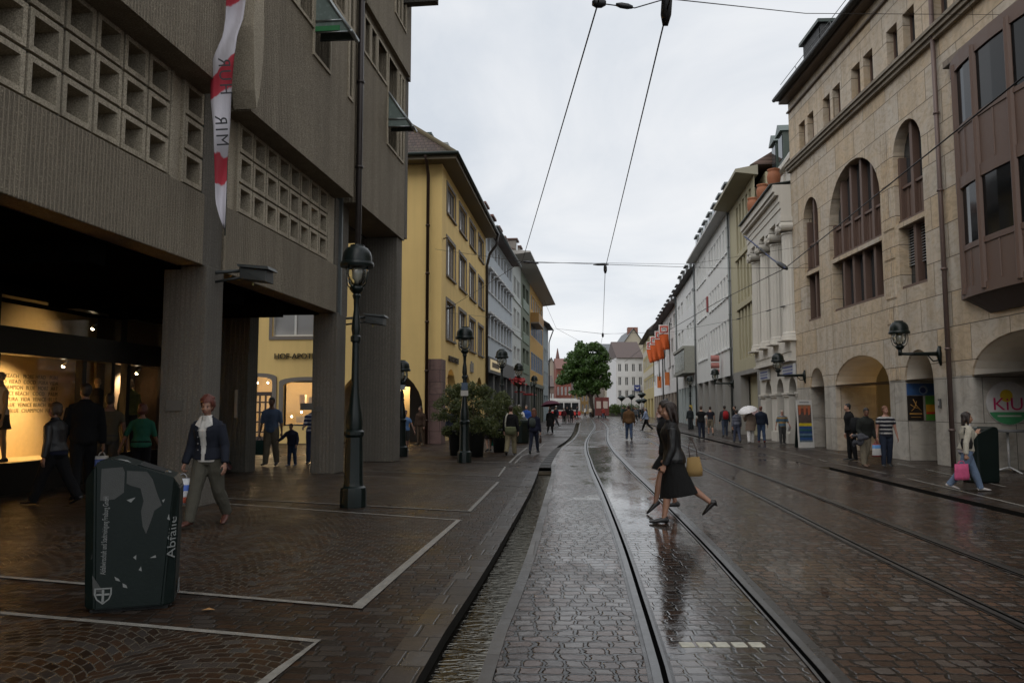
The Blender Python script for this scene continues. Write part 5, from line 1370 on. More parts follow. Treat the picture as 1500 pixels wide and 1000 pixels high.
# lit shops behind the arch and windows
mb = MB(); mb.box(3.6, 3.7, .3, 14, 0, 3.7); mb.box(.5, 3.6, 4.85, 4.95, 0, 3.7); mb.box(.3, 3.6, 14, 14.1, 0, 3.7); mb.box(.3, 3.7, .3, 14.1, 3.7, 3.8); mb.build('shop_interior', WARMWALL, B2)
mb = MB(); mb.box(2.3, 2.5, .25, 1.9, 0, 3.6); mb.box(2.4, 2.5, 3.6, 4.8, 0, 3.6); mb.box(2.3, 2.5, 1.9, 3.6, 2.6, 3.6); mb.build('shop_entrance_frame', paint((.03, .022, .016), .4), B2)
for (t, z, w_, h_, c) in ((5.3, .9, .5, .35, (.7, .68, .6)), (5.9, 1.0, .35, .6, (.5, .5, .45)), (6.4, .9, .6, .3, (.75, .7, .6)), (5.6, 1.75, 1.2, .05, (.7, .6, .4)), (5.9, 1.8, .5, .3, (.4, .36, .28)), (6.6, 1.8, .25, .4, (.6, .5, .4))):
    mb = MB(); mb.box(1.0, 1.25, t, t + w_, z, z + h_); mb.build('shop_goods', paint(c, .6), B2)
for t, x, z, e in ((6.1, 1.2, 2.6, 95), (8.4, 1.4, 2.9, 80), (2.6, 2.9, 2.9, 130), (10.9, 1.4, 2.9, 50)):
    la = bpy.data.lights.new('shop_lamp', 'POINT'); la.energy = e; la.color = (1.0, .72, .38); la.shadow_soft_size = .12
    lo = bpy.data.objects.new('shop_lamp', la); COL.objects.link(lo); lo.parent = B2; lo.location = (x, t, z)
for t, x, z in ((2.0, 1.6, 3.2), (3.2, 1.2, 3.3), (1.4, 1.0, 3.0), (8.2, .5, 2.75), (8.7, .5, 2.75), (6.6, .6, 1.4), (6.95, .3, 1.2)):
    mb = MB(); mb.ball((x, t, z), .05, 8, 6); mb.build('lamp_bulb', emit((1, .8, .5), 14), B2, True)
# eaves, roof, pipes, chimney, dormers
mb = MB(); mb.box(-.75, 16.4, -.75, 22, 12.72, 12.9); mb.build('eave_board', paint((.16, .13, .085), .7), B2)
mb = MB(); mb.tube([(-.85, 22, 12.95), (-.85, -.85, 12.95), (16.4, -.85, 12.95)], .085, 10); mb.build('gutter', paint((.03, .04, .036), .4, .5), B2, True)
mb = MB(); e = 12.92
a = [(-.8, -.8, e), (16.4, -.8, e), (16.4, 12.8, e), (-.8, 12.8, e)]; r0, r1 = (4.2, 6.0, 18.4), (16.4, 6.0, 18.4)
mb.face([a[0], a[1], r1, r0]); mb.face([a[2], a[3], r0, r1]); mb.face([a[1], a[2], r1]); mb.face(a[::-1])
mb.build('roof', tiles((.055, .032, .023), 0), B2)
mb = MB(); mb.face([a[3], a[0], r0]); mb.build('hip_roof', tiles((.055, .031, .023), 1), B2)
mb = MB(); mb.tube([a[0], r0], .12, 8); mb.build('hip_tiles', paint((.09, .07, .035), .8, 0, .4, 1.0, 5), B2)
mb = MB(); mb.box(3.4, 4.2, 1.25, 2.0, 13, 15.0); o = mb.build('chimney', stone((.34, .13, .08), (.40, .18, .12), .24, .08), B2)
mb = MB(); mb.box(3.3, 4.3, 1.15, 2.1, 15.001, 15.08); mb.box(3.3, 4.3, 1.15, 2.1, 15.3, 15.4)
for x, y in ((3.4, 1.25), (4.12, 1.25), (3.4, 1.92), (4.12, 1.92)): mb.box(x, x + .06, y, y + .06, 15.08, 15.3)
mb.build('chimney_cap', paint((.02, .05, .045), .5), o)
for s in (4.2, 8.0, 11.8):
    mb = MB(); mb.box(s, s + 1.6, .6, 3.5, 13.2, 15.0); d_ = mb.build('dormer', ZINC, B2)
    mb = MB(); mb.box(s - .1, s + 1.7, .45, 3.6, 15.004, 15.12); mb.build('dormer_roof', paint((.25, .27, .27), .4, .5), d_)
mb = MB(); mb.tube([(-.12, .62, 0), (-.12, .62, 12.2), (-.5, .62, 12.6), (-.85, .62, 12.9)], .075, 10)
for z in (1, 3.2, 5.4, 7.6, 9.8): mb.tube([(-.12, .62, z), (-.12, .62, z + .08)], .1, 10)
mb.build('downpipe', BROWNPIPE, B2, True)
mb = MB(); mb.tube([(16.1, -.12, 0), (16.1, -.12, 10.8), (16.1, -.3, 11.6), (16.1, -.75, 12.2), (16.1, -.85, 12.9)], .09, 10); mb.build('downpipe', paint((.03, .024, .02), .4, .4), B2, True)
mb = MB(); mb.box(16.39, 16.4, .1, 12, 0, 12.9); mb.box(.1, 16.4, 21.9, 22, 0, 12.7); mb.build('rear_wall', YEL, B2)
mb = MB(); mb.tube([(.3, -.02, 9.3), (.28, -.25, 9.35)], .03, 6); mb.build('hook', paint((.1, .07, .03), .5), B2)
# ================================================================ row of houses beyond the yellow one (left)
F = WF
GREYW = plaster((.58, .63, .67), .12); WINW = paint((.56, .56, .56), .5); PANE = glass((.035, .04, .045)); LCURT = glass((.24, .25, .26), .1, 1.0)
def winrow(F, b, s0, s1, n, z, h, gap, o=-.10, mull=(.5,), fm=None, gm=None, sill=None, extra=None, trans=()):
    w_ = (s1 - s0 - gap * (n - 1)) / n; out = []
    for i in range(n):
        s = s0 + i * (w_ + gap); window(F, b, s, z, w_, h, o, mull, trans, fm or WINW, gm or PANE, .07, sill=sill, extra=extra); out.append((s, s + w_, z, z + h))
    return out
def rowops(s0, s1, n, z, h, gap):
    w_ = (s1 - s0 - gap * (n - 1)) / n
    return [(s0 + i * (w_ + gap), s0 + i * (w_ + gap) + w_, z, z + h) for i in range(n)]
def arcade(F, b, s0, s1, n, z1, pw, m, dk, wall_o=-3.2, oh=.0):
    """ground floor pillars with dark shop fronts behind"""
    w_ = (s1 - s0 - pw) / n
    for i in range(n + 1):
        mb = MB(); F.box(mb, s0 + i * w_, s0 + i * w_ + pw, oh, oh - .7, 0, z1); mb.build('pillar', m, b)
    mb = MB(); F.box(mb, s0, s1, wall_o, wall_o - .1, 0, z1); mb.build('shop_front', dk, b)
    mb = MB(); F.box(mb, s0, s1, -.4, wall_o - .1, z1, z1 + .2); mb.build('arcade_ceiling', paint((.10, .10, .10), .8), b)
DKSHOP = glass((.030, .030, .032), .12); ROOFD = tiles((.11, .065, .05), 0)
b3 = F.thing('grey_house', 'pale grey blue house with long window rows under white blind boxes, beside yellow house', 'building')
ops = rowops(.7, 14.8, 8, 6.4, 1.42, .42) + rowops(.7, 14.8, 8, 9.4, 1.4, .42) + rowops(.7, 14.8, 8, 12.05, 1.0, .42)
mb = MB(); wall(mb, F, 0, 15.5, 4.95, 13.5, ops, 0, .25); mb.build('front_wall', GREYW, b3)
winrow(F, b3, .7, 14.8, 8, 6.4, 1.42, .42, gm=LCURT, extra='lintel_awning', mull=(.5,), sill=.1); winrow(F, b3, .7, 14.8, 8, 9.4, 1.4, .42, gm=PANE, extra='lintel_awning', sill=.1); winrow(F, b3, .7, 14.8, 8, 12.05, 1.0, .42, gm=LCURT)
body(F, b3, 0, 15.5, 13.5, 12, GREYW)
mb = MB(); F.box(mb, 0, 15.5, .22, -.3, 3.9, 4.95); mb.build('shop_sign_band', paint((.10, .105, .11), .5), b3)
mb = MB(); F.box(mb, .6, 5.6, .26, .225, 4.1, 4.8); o = mb.build('shop_sign', emit((.75, .60, .35), .35), b3)
mb = MB()
for i in range(7): F.box(mb, 1.3 + i * .52, 1.62 + i * .52, .285, .261, 4.28, 4.62)
mb.build('sign_letters', paint((.05, .04, .03), .5), o)
arcade(F, b3, 0, 15.5, 4, 3.9, .8, paint((.085, .085, .085), .6), DKSHOP)
gable_roof(F, b3, 0, 15.5, 13.5, 18, 12, ROOFD, .7)
for i in range(4): dormer(F, b3, 1.2 + i * 3.7, 14.0, -.3, 1.6, 1.35, 2.5, paint((.30, .30, .29), .6), paint((.14, .06, .045), .6), PANE)
mb = MB(); mb.tube([F(0, .75, 13.5), F(15.5, .75, 13.5)], .09, 8); mb.build('gutter', ZINC, b3, True)
mb = MB(); F.box(mb, 13.2, 14.6, -1.5, -2.9, 14, 17.3); mb.build('chimney', stone((.30, .13, .08), (.34, .18, .12), .24, .08), b3)
b4 = F.thing('white_house', 'narrow white house with tall white casements and a deep grey eave, left row', 'building')
ops = rowops(16.6, 21.5, 2, 5.75, 1.15, .8) + rowops(16.6, 21.5, 2, 8.7, 1.5, .8) + rowops(16.6, 21.5, 2, 11.5, 1.5, .8)
WHT1 = plaster((.66, .69, .66), .15)
mb = MB(); wall(mb, F, 15.52, 22.6, 3.9, 14.75, ops, 0, .22)
for z in (4.95, 7.9, 10.9): F.box(mb, 15.5, 22.6, .10, .003, z, z + .16)
mb.build('front_wall', WHT1, b4)
for z, h in ((5.75, 1.15), (8.7, 1.5), (11.5, 1.5)): winrow(F, b4, 16.6, 21.5, 2, z, h, .8, fm=paint((.7, .7, .68), .5), gm=PANE, mull=(.33, .66))
body(F, b4, 15.52, 22.6, 14.75, 12, WHT1); arcade(F, b4, 15.52, 22.6, 2, 3.9, .7, paint((.2, .2, .2), .6), DKSHOP)
mb = MB(); F.box(mb, 15.6, 22.5, .4, .05, 4.0, 4.25); F.box(mb, 16.5, 19, .75, .06, 2.9, 3.0); mb.build('canopy', paint((.30, .03, .03), .5), b4)
b5 = F.thing('green_house', 'grey green house with recessed balconies between white and orange houses, left row', 'building')
GRN = plaster((.22, .25, .19), .18)
ops = rowops(24.4, 30.6, 2, 5.0, 2.3, .7) + rowops(24.4, 30.6, 2, 8.0, 2.3, .7) + rowops(24.4, 30.6, 2, 11.2, 2.3, .7)
mb = MB(); wall(mb, F, 22.62, 32, 3.9, 14.75, ops, 0, .7); mb.build('front_wall', GRN, b5)
for z in (5.0, 8.0, 11.2):
    winrow(F, b5, 24.4, 30.6, 2, z, 2.3, .7, o=-.6, mull=(.5,))
    mb = MB(); F.box(mb, 24.35, 30.65, .06, .01, z - .1, z + .85); mb.build('balcony_panel', paint((.14, .20, .13), .5), b5)
body(F, b5, 22.62, 32, 14.75, 12, GRN, out=-.8); arcade(F, b5, 22.62, 32, 2, 3.9, .7, paint((.12, .12, .12), .6), DKSHOP)
mb = MB(); F.box(mb, 24, 29, .9, .06, 2.8, 2.95); mb.build('canopy', paint((.32, .03, .03), .5), b5)
b6 = F.thing('orange_house', 'orange yellow house with pale blue window bands and dark green shop pillars, left row', 'building')
ORG = plaster((.62, .38, .12), .15); BLUEP = glass((.13, .19, .28), .2)
ops = rowops(33.2, 49.4, 6, 5.6, 1.95, .3) + rowops(33.2, 49.4, 6, 9.3, 1.95, .3) + rowops(33.2, 49.4, 6, 12.1, 1.6, .9)
mb = MB(); wall(mb, F, 32.02, 50.4, 3.9, 14.75, ops, 0, .18); mb.build('front_wall', ORG, b6)
BF = paint((.20, .27, .36), .5)
for z, h, g in ((5.6, 1.95, .3), (9.3, 1.95, .3)): winrow(F, b6, 33.2, 49.4, 6, z, h, g, o=-.04, mull=(.5,), fm=BF, gm=BLUEP)
winrow(F, b6, 33.2, 49.4, 6, 12.1, 1.6, .9, fm=WINW, gm=LCURT)
body(F, b6, 32.02, 50.4, 14.75, 12, ORG)
mb = MB(); F.box(mb, 32.6, 39.5, .9, .004, 10.45, 10.6); o = mb.build('balcony', paint((.20, .18, .16), .6), b6)
mb = MB(); F.box(mb, 32.6, 39.5, .9, .86, 10.601, 11.6); F.box(mb, 32.6, 32.64, .85, .01, 10.601, 11.6); F.box(mb, 39.46, 39.5, .85, .01, 10.601, 11.6); mb.build('railing', paint((.36, .20, .06), .6), o)
arcade(F, b6, 32.02, 50.4, 6, 3.9, .9, paint((.075, .085, .07), .6), DKSHOP, -2.2)
mb = MB(); F.box(mb, 32, 50.4, .15, .004, 3.9, 4.3); mb.build('shop_sign_band', paint((.10, .12, .10), .5), b6)
for bb, a, c in ((b4, 15.55, 22.6), (b5, 22.6, 32.0), (b6, 32.0, 51.3)):
    mb = MB(); mb.hexa([F(a, 1.55, 14.76), F(c, 1.55, 14.76), F(c, -.2, 14.55), F(a, -.2, 14.55), F(a, 1.55, 14.86), F(c, 1.55, 14.86), F(c, -.2, 15.0), F(a, -.2, 15.0)]); mb.build('eave', paint((.42, .41, .385), .7), bb)
    gable_roof(F, bb, a, c, 15.01, 18.4, 12, ROOFD, .3)
    n = int((c - a) / 3.2)
    for i in range(n): dormer(F, bb, a + 1 + i * 3.2, 14.9, .2, 1.3, 1.15, 2.5, paint((.22, .20, .18), .6), paint((.10, .05, .04), .6), PANE)
b7 = F.thing('pale_blue_house', 'pale blue grey house closing the left row beyond the orange one', 'building')
mb = MB(); wall(mb, F, 50.6, 60, 0, 12.3, rowops(51.6, 59, 3, 4.6, 1.7, 1.1) + rowops(51.6, 59, 3, 7.6, 1.7, 1.1) + [(51.4, 54.8, 0, 3.2), (55.6, 59, 0, 3.2)], 0, .3); mb.build('front_wall', plaster((.36, .42, .44), .15), b7)
for z in (4.6, 7.6): winrow(F, b7, 51.6, 59, 3, z, 1.7, 1.1)
body(F, b7, 50.6, 60, 12.3, 10, plaster((.36, .42, .44), .15)); gable_roof(F, b7, 50.6, 60, 12.3, 16, 10, paint((.06, .055, .055), .7), .8)
mb = MB(); mb.tube([F(60, .75, 12.4), F(60, .3, 11.2), F(60, .12, 10.6), F(60, .12, 0)], .08, 8); mb.build('downpipe', paint((.04, .05, .05), .5), b7, True)

# ================================================================ stone store (right)
F = SF
ST = stone((.58, .45, .30), (.55, .51, .45), 1.75, .95, .014, vein=1.5); ST2 = stone((.44, .405, .35), (.54, .51, .46), 1.6, 1.2, .010, vein=.6)
WD = paint((.125, .078, .060), .55, 0, .12, .2); PLW = plaster((.60, .57, .52), .2)
B8 = F.thing('stone_store', 'tan stone department store with arched brown windows and deep round arches, right foreground', 'building')
wins = [(33.30, .75), (32.25, .72), (30.45, .75), (29.42, .75), (27.6, .76), (26.55, .76), (24.72, .76), (23.58, .76), (21.7, .76), (20.6, .76), (18.75, .76), (17.7, .76), (15.9, .76), (14.8, .76), (13, .76), (12, .76)]
ops = [(s - w_ / 2, s + w_ / 2, 12.42, 13.62) for s, w_ in wins]
ops2 = [(26.05, 30.6, 7.2, 10.40, 1.85, .42), (26.05, 30.45, 5.2, 7.05, 0, .42), (23.15, 25.0, 7.3, 10.35, .93, .42), (23.15, 24.85, 5.23, 7.15, 0, .42), (31.78, 33.52, 7.2, 10.2, .87, .42), (31.85, 33.4, 5.13, 7.05, 0, .42),
        (9.3, 11.1, 7.3, 10.35, .9, .42), (9.4, 11.1, 5.2, 7.1, 0, .42)]
gops = [(31.75, 33.35, 0, 3.2, .82, 1.5), (25.95, 30.6, 0, 3.42, 1.05, 1.5), (23.08, 24.85, 0, 3.32, .9, 1.5), (16.5, 21.05, 0, 3.42, 1.0, 1.5), (9.5, 14.0, 0, 3.42, 1.0, 1.5)]
mb = MB(); wall(mb, F, 8, 35, 2.45, 15.05, ops + ops2 + [(a, c, 2.45, g, r_, 1.5) for a, c, e, g, r_, d_ in gops], 0, .3); mb.build('front_wall', ST, B8)
mb = MB(); wall(mb, F, 8, 35, 0, 2.449, [(a, c, 0, 2.449, 0, 1.5) for a, c, *_ in gops], -.004, .3); mb.build('base_wall', ST2, B8)
# plain plastered vault linings and deep arcade walls
for a, c, e, g, r_, d_ in gops:
    mb = MB(); zs = g - r_
    P_ = archpts(a + .012, c - .012, zs, r_ - .012, 16)
    for (x0, y0), (x1, y1) in zip(P_, P_[1:]): mb.face([F(x0, -.05, y0), F(x1, -.05, y1), F(x1, -1.5, y1), F(x0, -1.5, y0)])
    mb.build('vault_lining', PLW, B8)
# arcade hall behind, with a lit shop at the big arch
mb = MB(); F.box(mb, 8, 31.2, -5.0, -5.2, 0, 3.9); F.box(mb, 8, 35, -1.5, -5.2, 3.9, 4.1); F.box(mb, 34.9, 35, -1.0, -5.2, 0, 3.9); F.box(mb, 31.2, 35, -5.0, -5.2, 0, 3.9); mb.build('arcade_back_wall', plaster((.30, .27, .23), .2), B8)
mb = MB(); wall(mb, F, 8, 35, 0, 3.9, [(a, c, 0, 3.6) for a, c, *_ in gops], -1.52, .02); mb.build('arcade_inner_wall', plaster((.42, .39, .35), .2), B8)
WARM2 = paint((.55, .30, .06), .7)
mb = MB(); F.box(mb, 26.6, 29.6, -4.6, -4.9, 0, 2.85); mb.build('lit_shop_front', WARM2, B8)
mb = MB()
for s in (26.6, 27.4, 28.2, 29.0, 29.6): F.box(mb, s - .05, s + .05, -4.5, -4.59, 0, 2.85)
F.box(mb, 26.55, 29.65, -4.45, -4.6, 2.86, 3.0); mb.build('shop_front_frame', paint((.05, .03, .02), .5), B8)
mb = MB(); F.box(mb, 26.6, 29.6, -3.6, -4.6, 3.0, 3.6); mb.build('shop_fascia', paint((.10, .075, .04), .6), B8)
la = bpy.data.lights.new('shop_lamp', 'POINT'); la.energy = 75; la.color = (1, .62, .22); la.shadow_soft_size = .15
lo = bpy.data.objects.new('shop_lamp', la); COL.objects.link(lo); lo.parent = B8; lo.location = F(28.0, -3.5, 2.6)
mb = MB(); mb.ball(F(28.0, -3.6, 2.75), .07, 10, 8); mb.build('lamp_bulb', emit((1, .75, .4), 12), B8, True)
# small window frames, cornice, fluted strips
for s, w_ in wins: window(F, B8, s - w_ / 2, 12.42, w_, 1.2, -.26, (), (), WD, PANE, .06)
mb = MB(); F.box(mb, 8, 35, .22, .003, 12.02, 12.14); F.box(mb, 8, 35, .14, .003, 11.90, 12.019); F.box(mb, 8, 35, .28, .003, 12.141, 12.24); mb.build('cornice', stone((.24, .20, .15), (.28, .25, .2), 1.75, .95, .01), B8)
mb = MB(); F.box(mb, 8, 35, .10, .003, 14.6, 14.66); F.box(mb, 8, 35.05, .40, .0, 15.052, 15.16); mb.build('eave_moulding', paint((.12, .09, .07), .6), B8)
for a, c in ((25.12, 25.88), (15.4, 16.2)):
    for e, g in ((2.47, 4.15), (4.25, 4.95), (5.05, 6.2), (6.3, 7.15), (7.25, 8.6), (8.7, 10.4)):
        mb = MB(); n = 6
        for i in range(n):
            x = a + (c - a) * (i + .5) / n; mb.hexa([F(x - .05, .0, e), F(x + .05, .0, e), F(x + .028, .045, e), F(x - .028, .045, e), F(x - .05, .0, g), F(x + .05, .0, g), F(x + .028, .045, g), F(x - .028, .045, g)])
        mb.build('fluted_strip', ST, B8)
# brown wood windows with panels
def bigwin(s0, s1, nm, zt0, ztop, rise, zb0, zb1, gm, blinds=False):
    n = nm; q = MB(); o = -.30
    for i in range(n + 1):
        x = s0 + (s1 - s0) * i / n; xx = abs(x - (s0 + s1) / 2) / ((s1 - s0) / 2)
        top = ztop - rise + rise * math.sqrt(max(0, 1 - min(1, xx) ** 2))
        w_ = .085 if 0 < i < n else .07; x = min(max(x, s0 + .07), s1 - .07)
        F.box(q, x - w_, x + w_, o + .16, o - .1, zb0 + .0, max(zb1 + .1, top - .01 if 0 < i < n else ztop - rise))
    F.box(q, s0, s1, o + .20, o - .1, zb1 - .02, zb1 + .26)
    F.box(q, s0, s1, o + .05, o - .1, zb1 + .26, zb1 + 1.25)
    F.box(q, s0, s1, o + .12, o - .1, zb1 + 1.251, zb1 + 1.33)
    F.box(q, s0, s1, o + .24, o - .1, zb0, zb0 + .10)
    f_ = q.build('window', WD, B8)
    q = MB()
    for i in range(n):
        a, c = s0 + (s1 - s0) * i / n, s0 + (s1 - s0) * (i + 1) / n
        for j in range(1, 4): x = a + (c - a) * j / 4; F.box(q, x - .012, x + .012, o + .075, o + .051, zb1 + .265, zb1 + 1.24)
    q.build('panel_joint', WD, f_)
    q = MB(); P_ = archpts(s0, s1, ztop - rise, rise, 16); b0 = zb1 + 1.3
    for (x0, y0), (x1, y1) in zip(P_, P_[1:]): q.face([F(x0, o - .05, b0), F(x1, o - .05, b0), F(x1, o - .05, max(b0, y1)), F(x0, o - .05, max(b0, y0))])
    q.build('pane', gm, f_); q = MB(); q.face([F(s0, o - .05, zb0), F(s1, o - .05, zb0), F(s1, o - .05, zb1), F(s0, o - .05, zb1)])
    q.build('pane', gm, f_)
    if blinds:
        q = MB(); z = zb1 - .03
        while z > zb1 - 1.2: q.hexa([F(s0 + .08, o + .02, z - .045), F(s1 - .08, o + .02, z - .045), F(s1 - .08, o - .02, z - .02), F(s0 + .08, o - .02, z - .02), F(s0 + .08, o + .02, z - .035), F(s1 - .08, o + .02, z - .035), F(s1 - .08, o - .02, z - .01), F(s0 + .08, o - .02, z - .01)]); z -= .085
        q.build('blind', paint((.42, .42, .42), .5), f_)
bigwin(26.05, 30.6, 5, 7.2, 10.40, 1.85, 5.2, 7.05, PANE); bigwin(23.15, 25.0, 2, 7.3, 10.35, .93, 5.23, 7.15, PANE, True); bigwin(31.78, 33.52, 2, 7.2, 10.2, .87, 5.13, 7.05, PANE); bigwin(9.3, 11.1, 2, 7.3, 10.35, .9, 5.2, 7.1, PANE)
# the bay window
BAYG = glass((.010, .011, .012), .08); BAYG.node_tree.nodes['Principled BSDF'].inputs['Specular IOR Level'].default_value = .22
q = MB(); nb_ = 10; c_, a_ = 18.75, 2.38; dep = .42
def bayp(i, k_=1.0, n=nb_): t = math.pi * i / n; return (c_ + a_ * k_ * math.cos(t), dep * k_ * math.sin(t) if 0 < i < n else 0.0)
Zs = [4.40, 4.62, 5.62, 5.75, 7.25, 7.55, 8.75, 8.85, 10.3, 10.75]
bay = MB()
for (z0, z1, off) in ((4.40, 4.64, .06), (5.60, 5.74, .03), (7.25, 7.55, .06), (8.76, 8.88, .03), (10.4, 10.78, .07)):
    A = [bayp(i, 1 + off / 2) for i in range(nb_ + 1)]
    bay.prism([F(x, y + .02, z0) for x, y in A], (0, 0, z1 - z0))
for (z0, z1) in ((4.641, 5.6), (7.551, 8.76)):
    A = [bayp(i) for i in range(nb_ + 1)]; bay.prism([F(x, y, z0) for x, y in A], (0, 0, z1 - z0))
for i in (0, 2, 4, 6, 8, 10):
    x, y = bayp(i); bay.tube([F(x, y, 4.5), F(x, y, 10.6)], .10, 8)
B9 = bay.build('bay_window', WD, B8)
for i in range(10):
    x, y = bayp(i + .5 if False else i); 
for i in (1, 3, 5, 7, 9):
    x, y = bayp(i, 1.005)
    for z0, z1 in ((4.66, 5.58), (7.57, 8.74)): q = MB(); q.tube([F(x, y, z0), F(x, y, z1)], .025, 6); q.build('batten', WD, B9)
for z0, z1 in ((5.741, 7.249), (8.881, 10.399)):
    q = MB(); A = [bayp(i, .97) for i in range(nb_ + 1)]
    for (x0, y0), (x1, y1) in zip(A, A[1:]): q.face([F(x0, y0, z0), F(x1, y1, z0), F(x1, y1, z1), F(x0, y0, z1)])
    q.build('pane', BAYG, B9)
q = MB(); A = [bayp(i, .98) for i in range(nb_ + 1)]; Bq = [bayp(i, .55) for i in range(nb_ + 1)]
for i in range(nb_): q.face([F(A[i][0], A[i][1], 4.40), F(A[i + 1][0], A[i + 1][1], 4.40), F(Bq[i + 1][0], Bq[i + 1][1] * .4, 3.95), F(Bq[i][0], Bq[i][1] * .4, 3.95)])
q.face([F(x, y * .4, 3.95) for x, y in Bq]); q.build('bay_soffit', paint((.06, .045, .04), .6), B9)
q = MB(); F.box(q, 16.15, 21.35, .20, .003, 10.79, 10.98); q.build('bay_hood', stone((.22, .17, .13), (.26, .22, .18), 1.7, .9), B8)
pipe(F, B8, 22.0, .10, 0, 15.0, .065, paint((.14, .10, .09), .5, .3))
# roof with dark dormers
gable_roof(F, B8, 8, 35, 15.17, 21, 14, paint((.035, .035, .038), .6), .55)
for s in (31.0, 26.0, 20.6, 15.2): dormer(F, B8, s, 15.3, -.1, 2.1, 1.55, 3, paint((.022, .023, .025), .5), paint((.05, .065, .06), .4, .4), paint((.010, .011, .012), .6))
mb = MB(); mb.tube([F(8, .62, 15.22), F(35, .62, 15.22)], .09, 8)
mb.build('gutter', paint((.02, .022, .022), .5, .4), B8, True)
mb = MB()
for s in range(9, 35, 2): mb.tube([F(s, .1, 15.4), F(s, .3, 15.95)], .014, 6)
mb.tube([F(8, .3, 15.95), F(35, .3, 15.95)], .014, 6); mb.build('snow_rail', ZINC, B8)
body(F, B8, 8, 34.98, 15.15, 14, ST, out=-5.3)
mb = MB(); mb.face([F(34.99, 0, 3.9), F(34.99, -5.3, 3.9), F(34.99, -5.3, 15.1), F(34.99, 0, 15.1)]); mb.face([F(8, 0, 0), F(8, -5.3, 0), F(8, -5.3, 15.1), F(8, 0, 15.1)]); mb.face([F(8, 0, 15.05), F(35, 0, 15.05), F(35, -5.4, 15.1), F(8, -5.4, 15.1)]); mb.build('end_wall', ST, B8)

# ================================================================ column house, khaki house, white rows (right)
F = QF
CRM = plaster((.66, .63, .57), .2); KH = plaster((.47, .43, .29), .15); OFFW = plaster((.74, .74, .72), .12); COOLW = plaster((.74, .75, .75), .12); GREYP = plaster((.30, .29, .27), .2)
bc = F.thing('column_house', 'cream house with tall fluted half columns, three small arches and terracotta urns on its ledge', 'building')
aops = [(.10, 1.62, 0, 2.98, .76, .9), (2.62, 4.15, 0, 2.98, .76, .9), (5.32, 6.9, 0, 2.98, .76, .9)]
mb = MB(); wall(mb, F, .02, 8.2, 0, 3.62, aops, 0, .9); mb.build('ground_wall', CRM, bc)
for s in (-.02, 1.62, 4.15, 6.9):
    w_ = {-.02: .14, 1.62: 1.0, 4.15: 1.17, 6.9: 1.3}[s]
    mb = MB()
    for z, e in ((2.1, .06), (2.192, .10)): F.box(mb, s - e + .06, s + w_ + e - .06, e, -.5, z, z + .09)
    mb.build('impost', CRM, bc); mb = MB(); F.box(mb, s + .0, s + w_ - .0, .07, .002, 0, .45); mb.build('pier_base', CRM, bc)
mb = MB(); F.box(mb, .03, 8.2, -.9, -3, 0, 3.6); mb.build('shop_front', paint((.10, .075, .035), .6), bc)
mb = MB(); F.box(mb, -.0, 8.3, .30, .003, 3.63, 3.75); F.box(mb, .0, 8.3, .18, .003, 3.751, 4.05); F.box(mb, 0, 8.3, .22, .003, 4.051, 4.5); mb.build('ledge', CRM, bc)
mb = MB(); wall(mb, F, .02, 8.2, 4.5, 10.1, [(1.35, 2.25, 4.9, 9.2), (3.75, 4.75, 4.9, 9.2), (6.2, 7.2, 4.9, 9.2)], -.45, .2); mb.build('recessed_wall', CRM, bc)
for s, w_ in ((1.35, .9), (3.75, 1.0), (6.2, 1.0)): window(F, bc, s, 4.9, w_, 4.3, -.55, (.5,), (.33, .66), WINW, PANE, .07)
for s in (.45, 2.95, 5.4, 7.75):
    c_ = F(s, -.05, 0); mb = MB(); n = 40
    prof = [(4.5, .54), (4.72, .54), (4.74, .50), (4.86, .50), (4.9, .46), (9.2, .40), (9.25, .43), (9.32, .41)]
    rings = []
    for z, r_ in prof:
        rings.append([mb.b.verts.new((c_[0] + r_ * (1 - (.055 if i % 2 else 0) * (4.88 < z < 9.22)) * math.cos(2 * math.pi * i / n), c_[1] + r_ * (1 - (.055 if i % 2 else 0) * (4.88 < z < 9.22)) * math.sin(2 * math.pi * i / n), z)) for i in range(n)])
    for a, c in zip(rings, rings[1:]):
        for i in range(n): mb.b.faces.new([a[i], a[(i + 1) % n], c[(i + 1) % n], c[i]])
    cl_ = mb.build('column', CRM, bc)
    mb = MB(); F.box(mb, s - .55, s + .55, .5, -.5, 9.75, 9.95)
    for sg in (-1, 1):
        mb.tube([F(s + sg * .42, .5, 9.55), F(s + sg * .42, -.45, 9.55)], .2, 14); mb.tube([F(s + sg * .42, .54, 9.55), F(s + sg * .42, .5, 9.55)], .09, 10)
    F.box(mb, s - .42, s + .42, .42, -.4, 9.45, 9.749); mb.build('capital', CRM, cl_)
    mb = MB(); F.box(mb, s - .6, s + .6, .58, -.45, 4.501, 4.55); mb.build('plinth', CRM, cl_)
mb = MB(); F.box(mb, .0, 8.3, .45, -.45, 9.955, 10.35); F.box(mb, .0, 8.3, .49, -.45, 10.351, 10.65); F.box(mb, .0, 8.3, .53, -.45, 10.651, 10.95); F.box(mb, .0, 8.35, .7, -.45, 10.951, 11.1); F.box(mb, .0, 8.4, .78, -.45, 11.101, 11.42); mb.build('entablature', CRM, bc)
mb = MB(); mb.hexa([F(0, .9, 11.43), F(8.45, .9, 11.43), F(8.45, -.4, 11.6), F(0, -.4, 11.6), F(0, .9, 11.47), F(8.45, .9, 11.47), F(8.45, -.4, 11.64), F(0, -.4, 11.64)]); mb.build('cornice_cover', paint((.06, .075, .07), .5, .3), bc)
mb = MB(); F.box(mb, .02, 8.2, -.6, -3, 11.4, 13.1); F.box(mb, .0, 8.25, -.35, -3, 13.101, 13.3)
for s in (.9, 3.6, 6.3): F.box(mb, s, s + 1.2, -.5, -.598, 11.7, 12.9)
mb.build('attic_wall', CRM, bc)
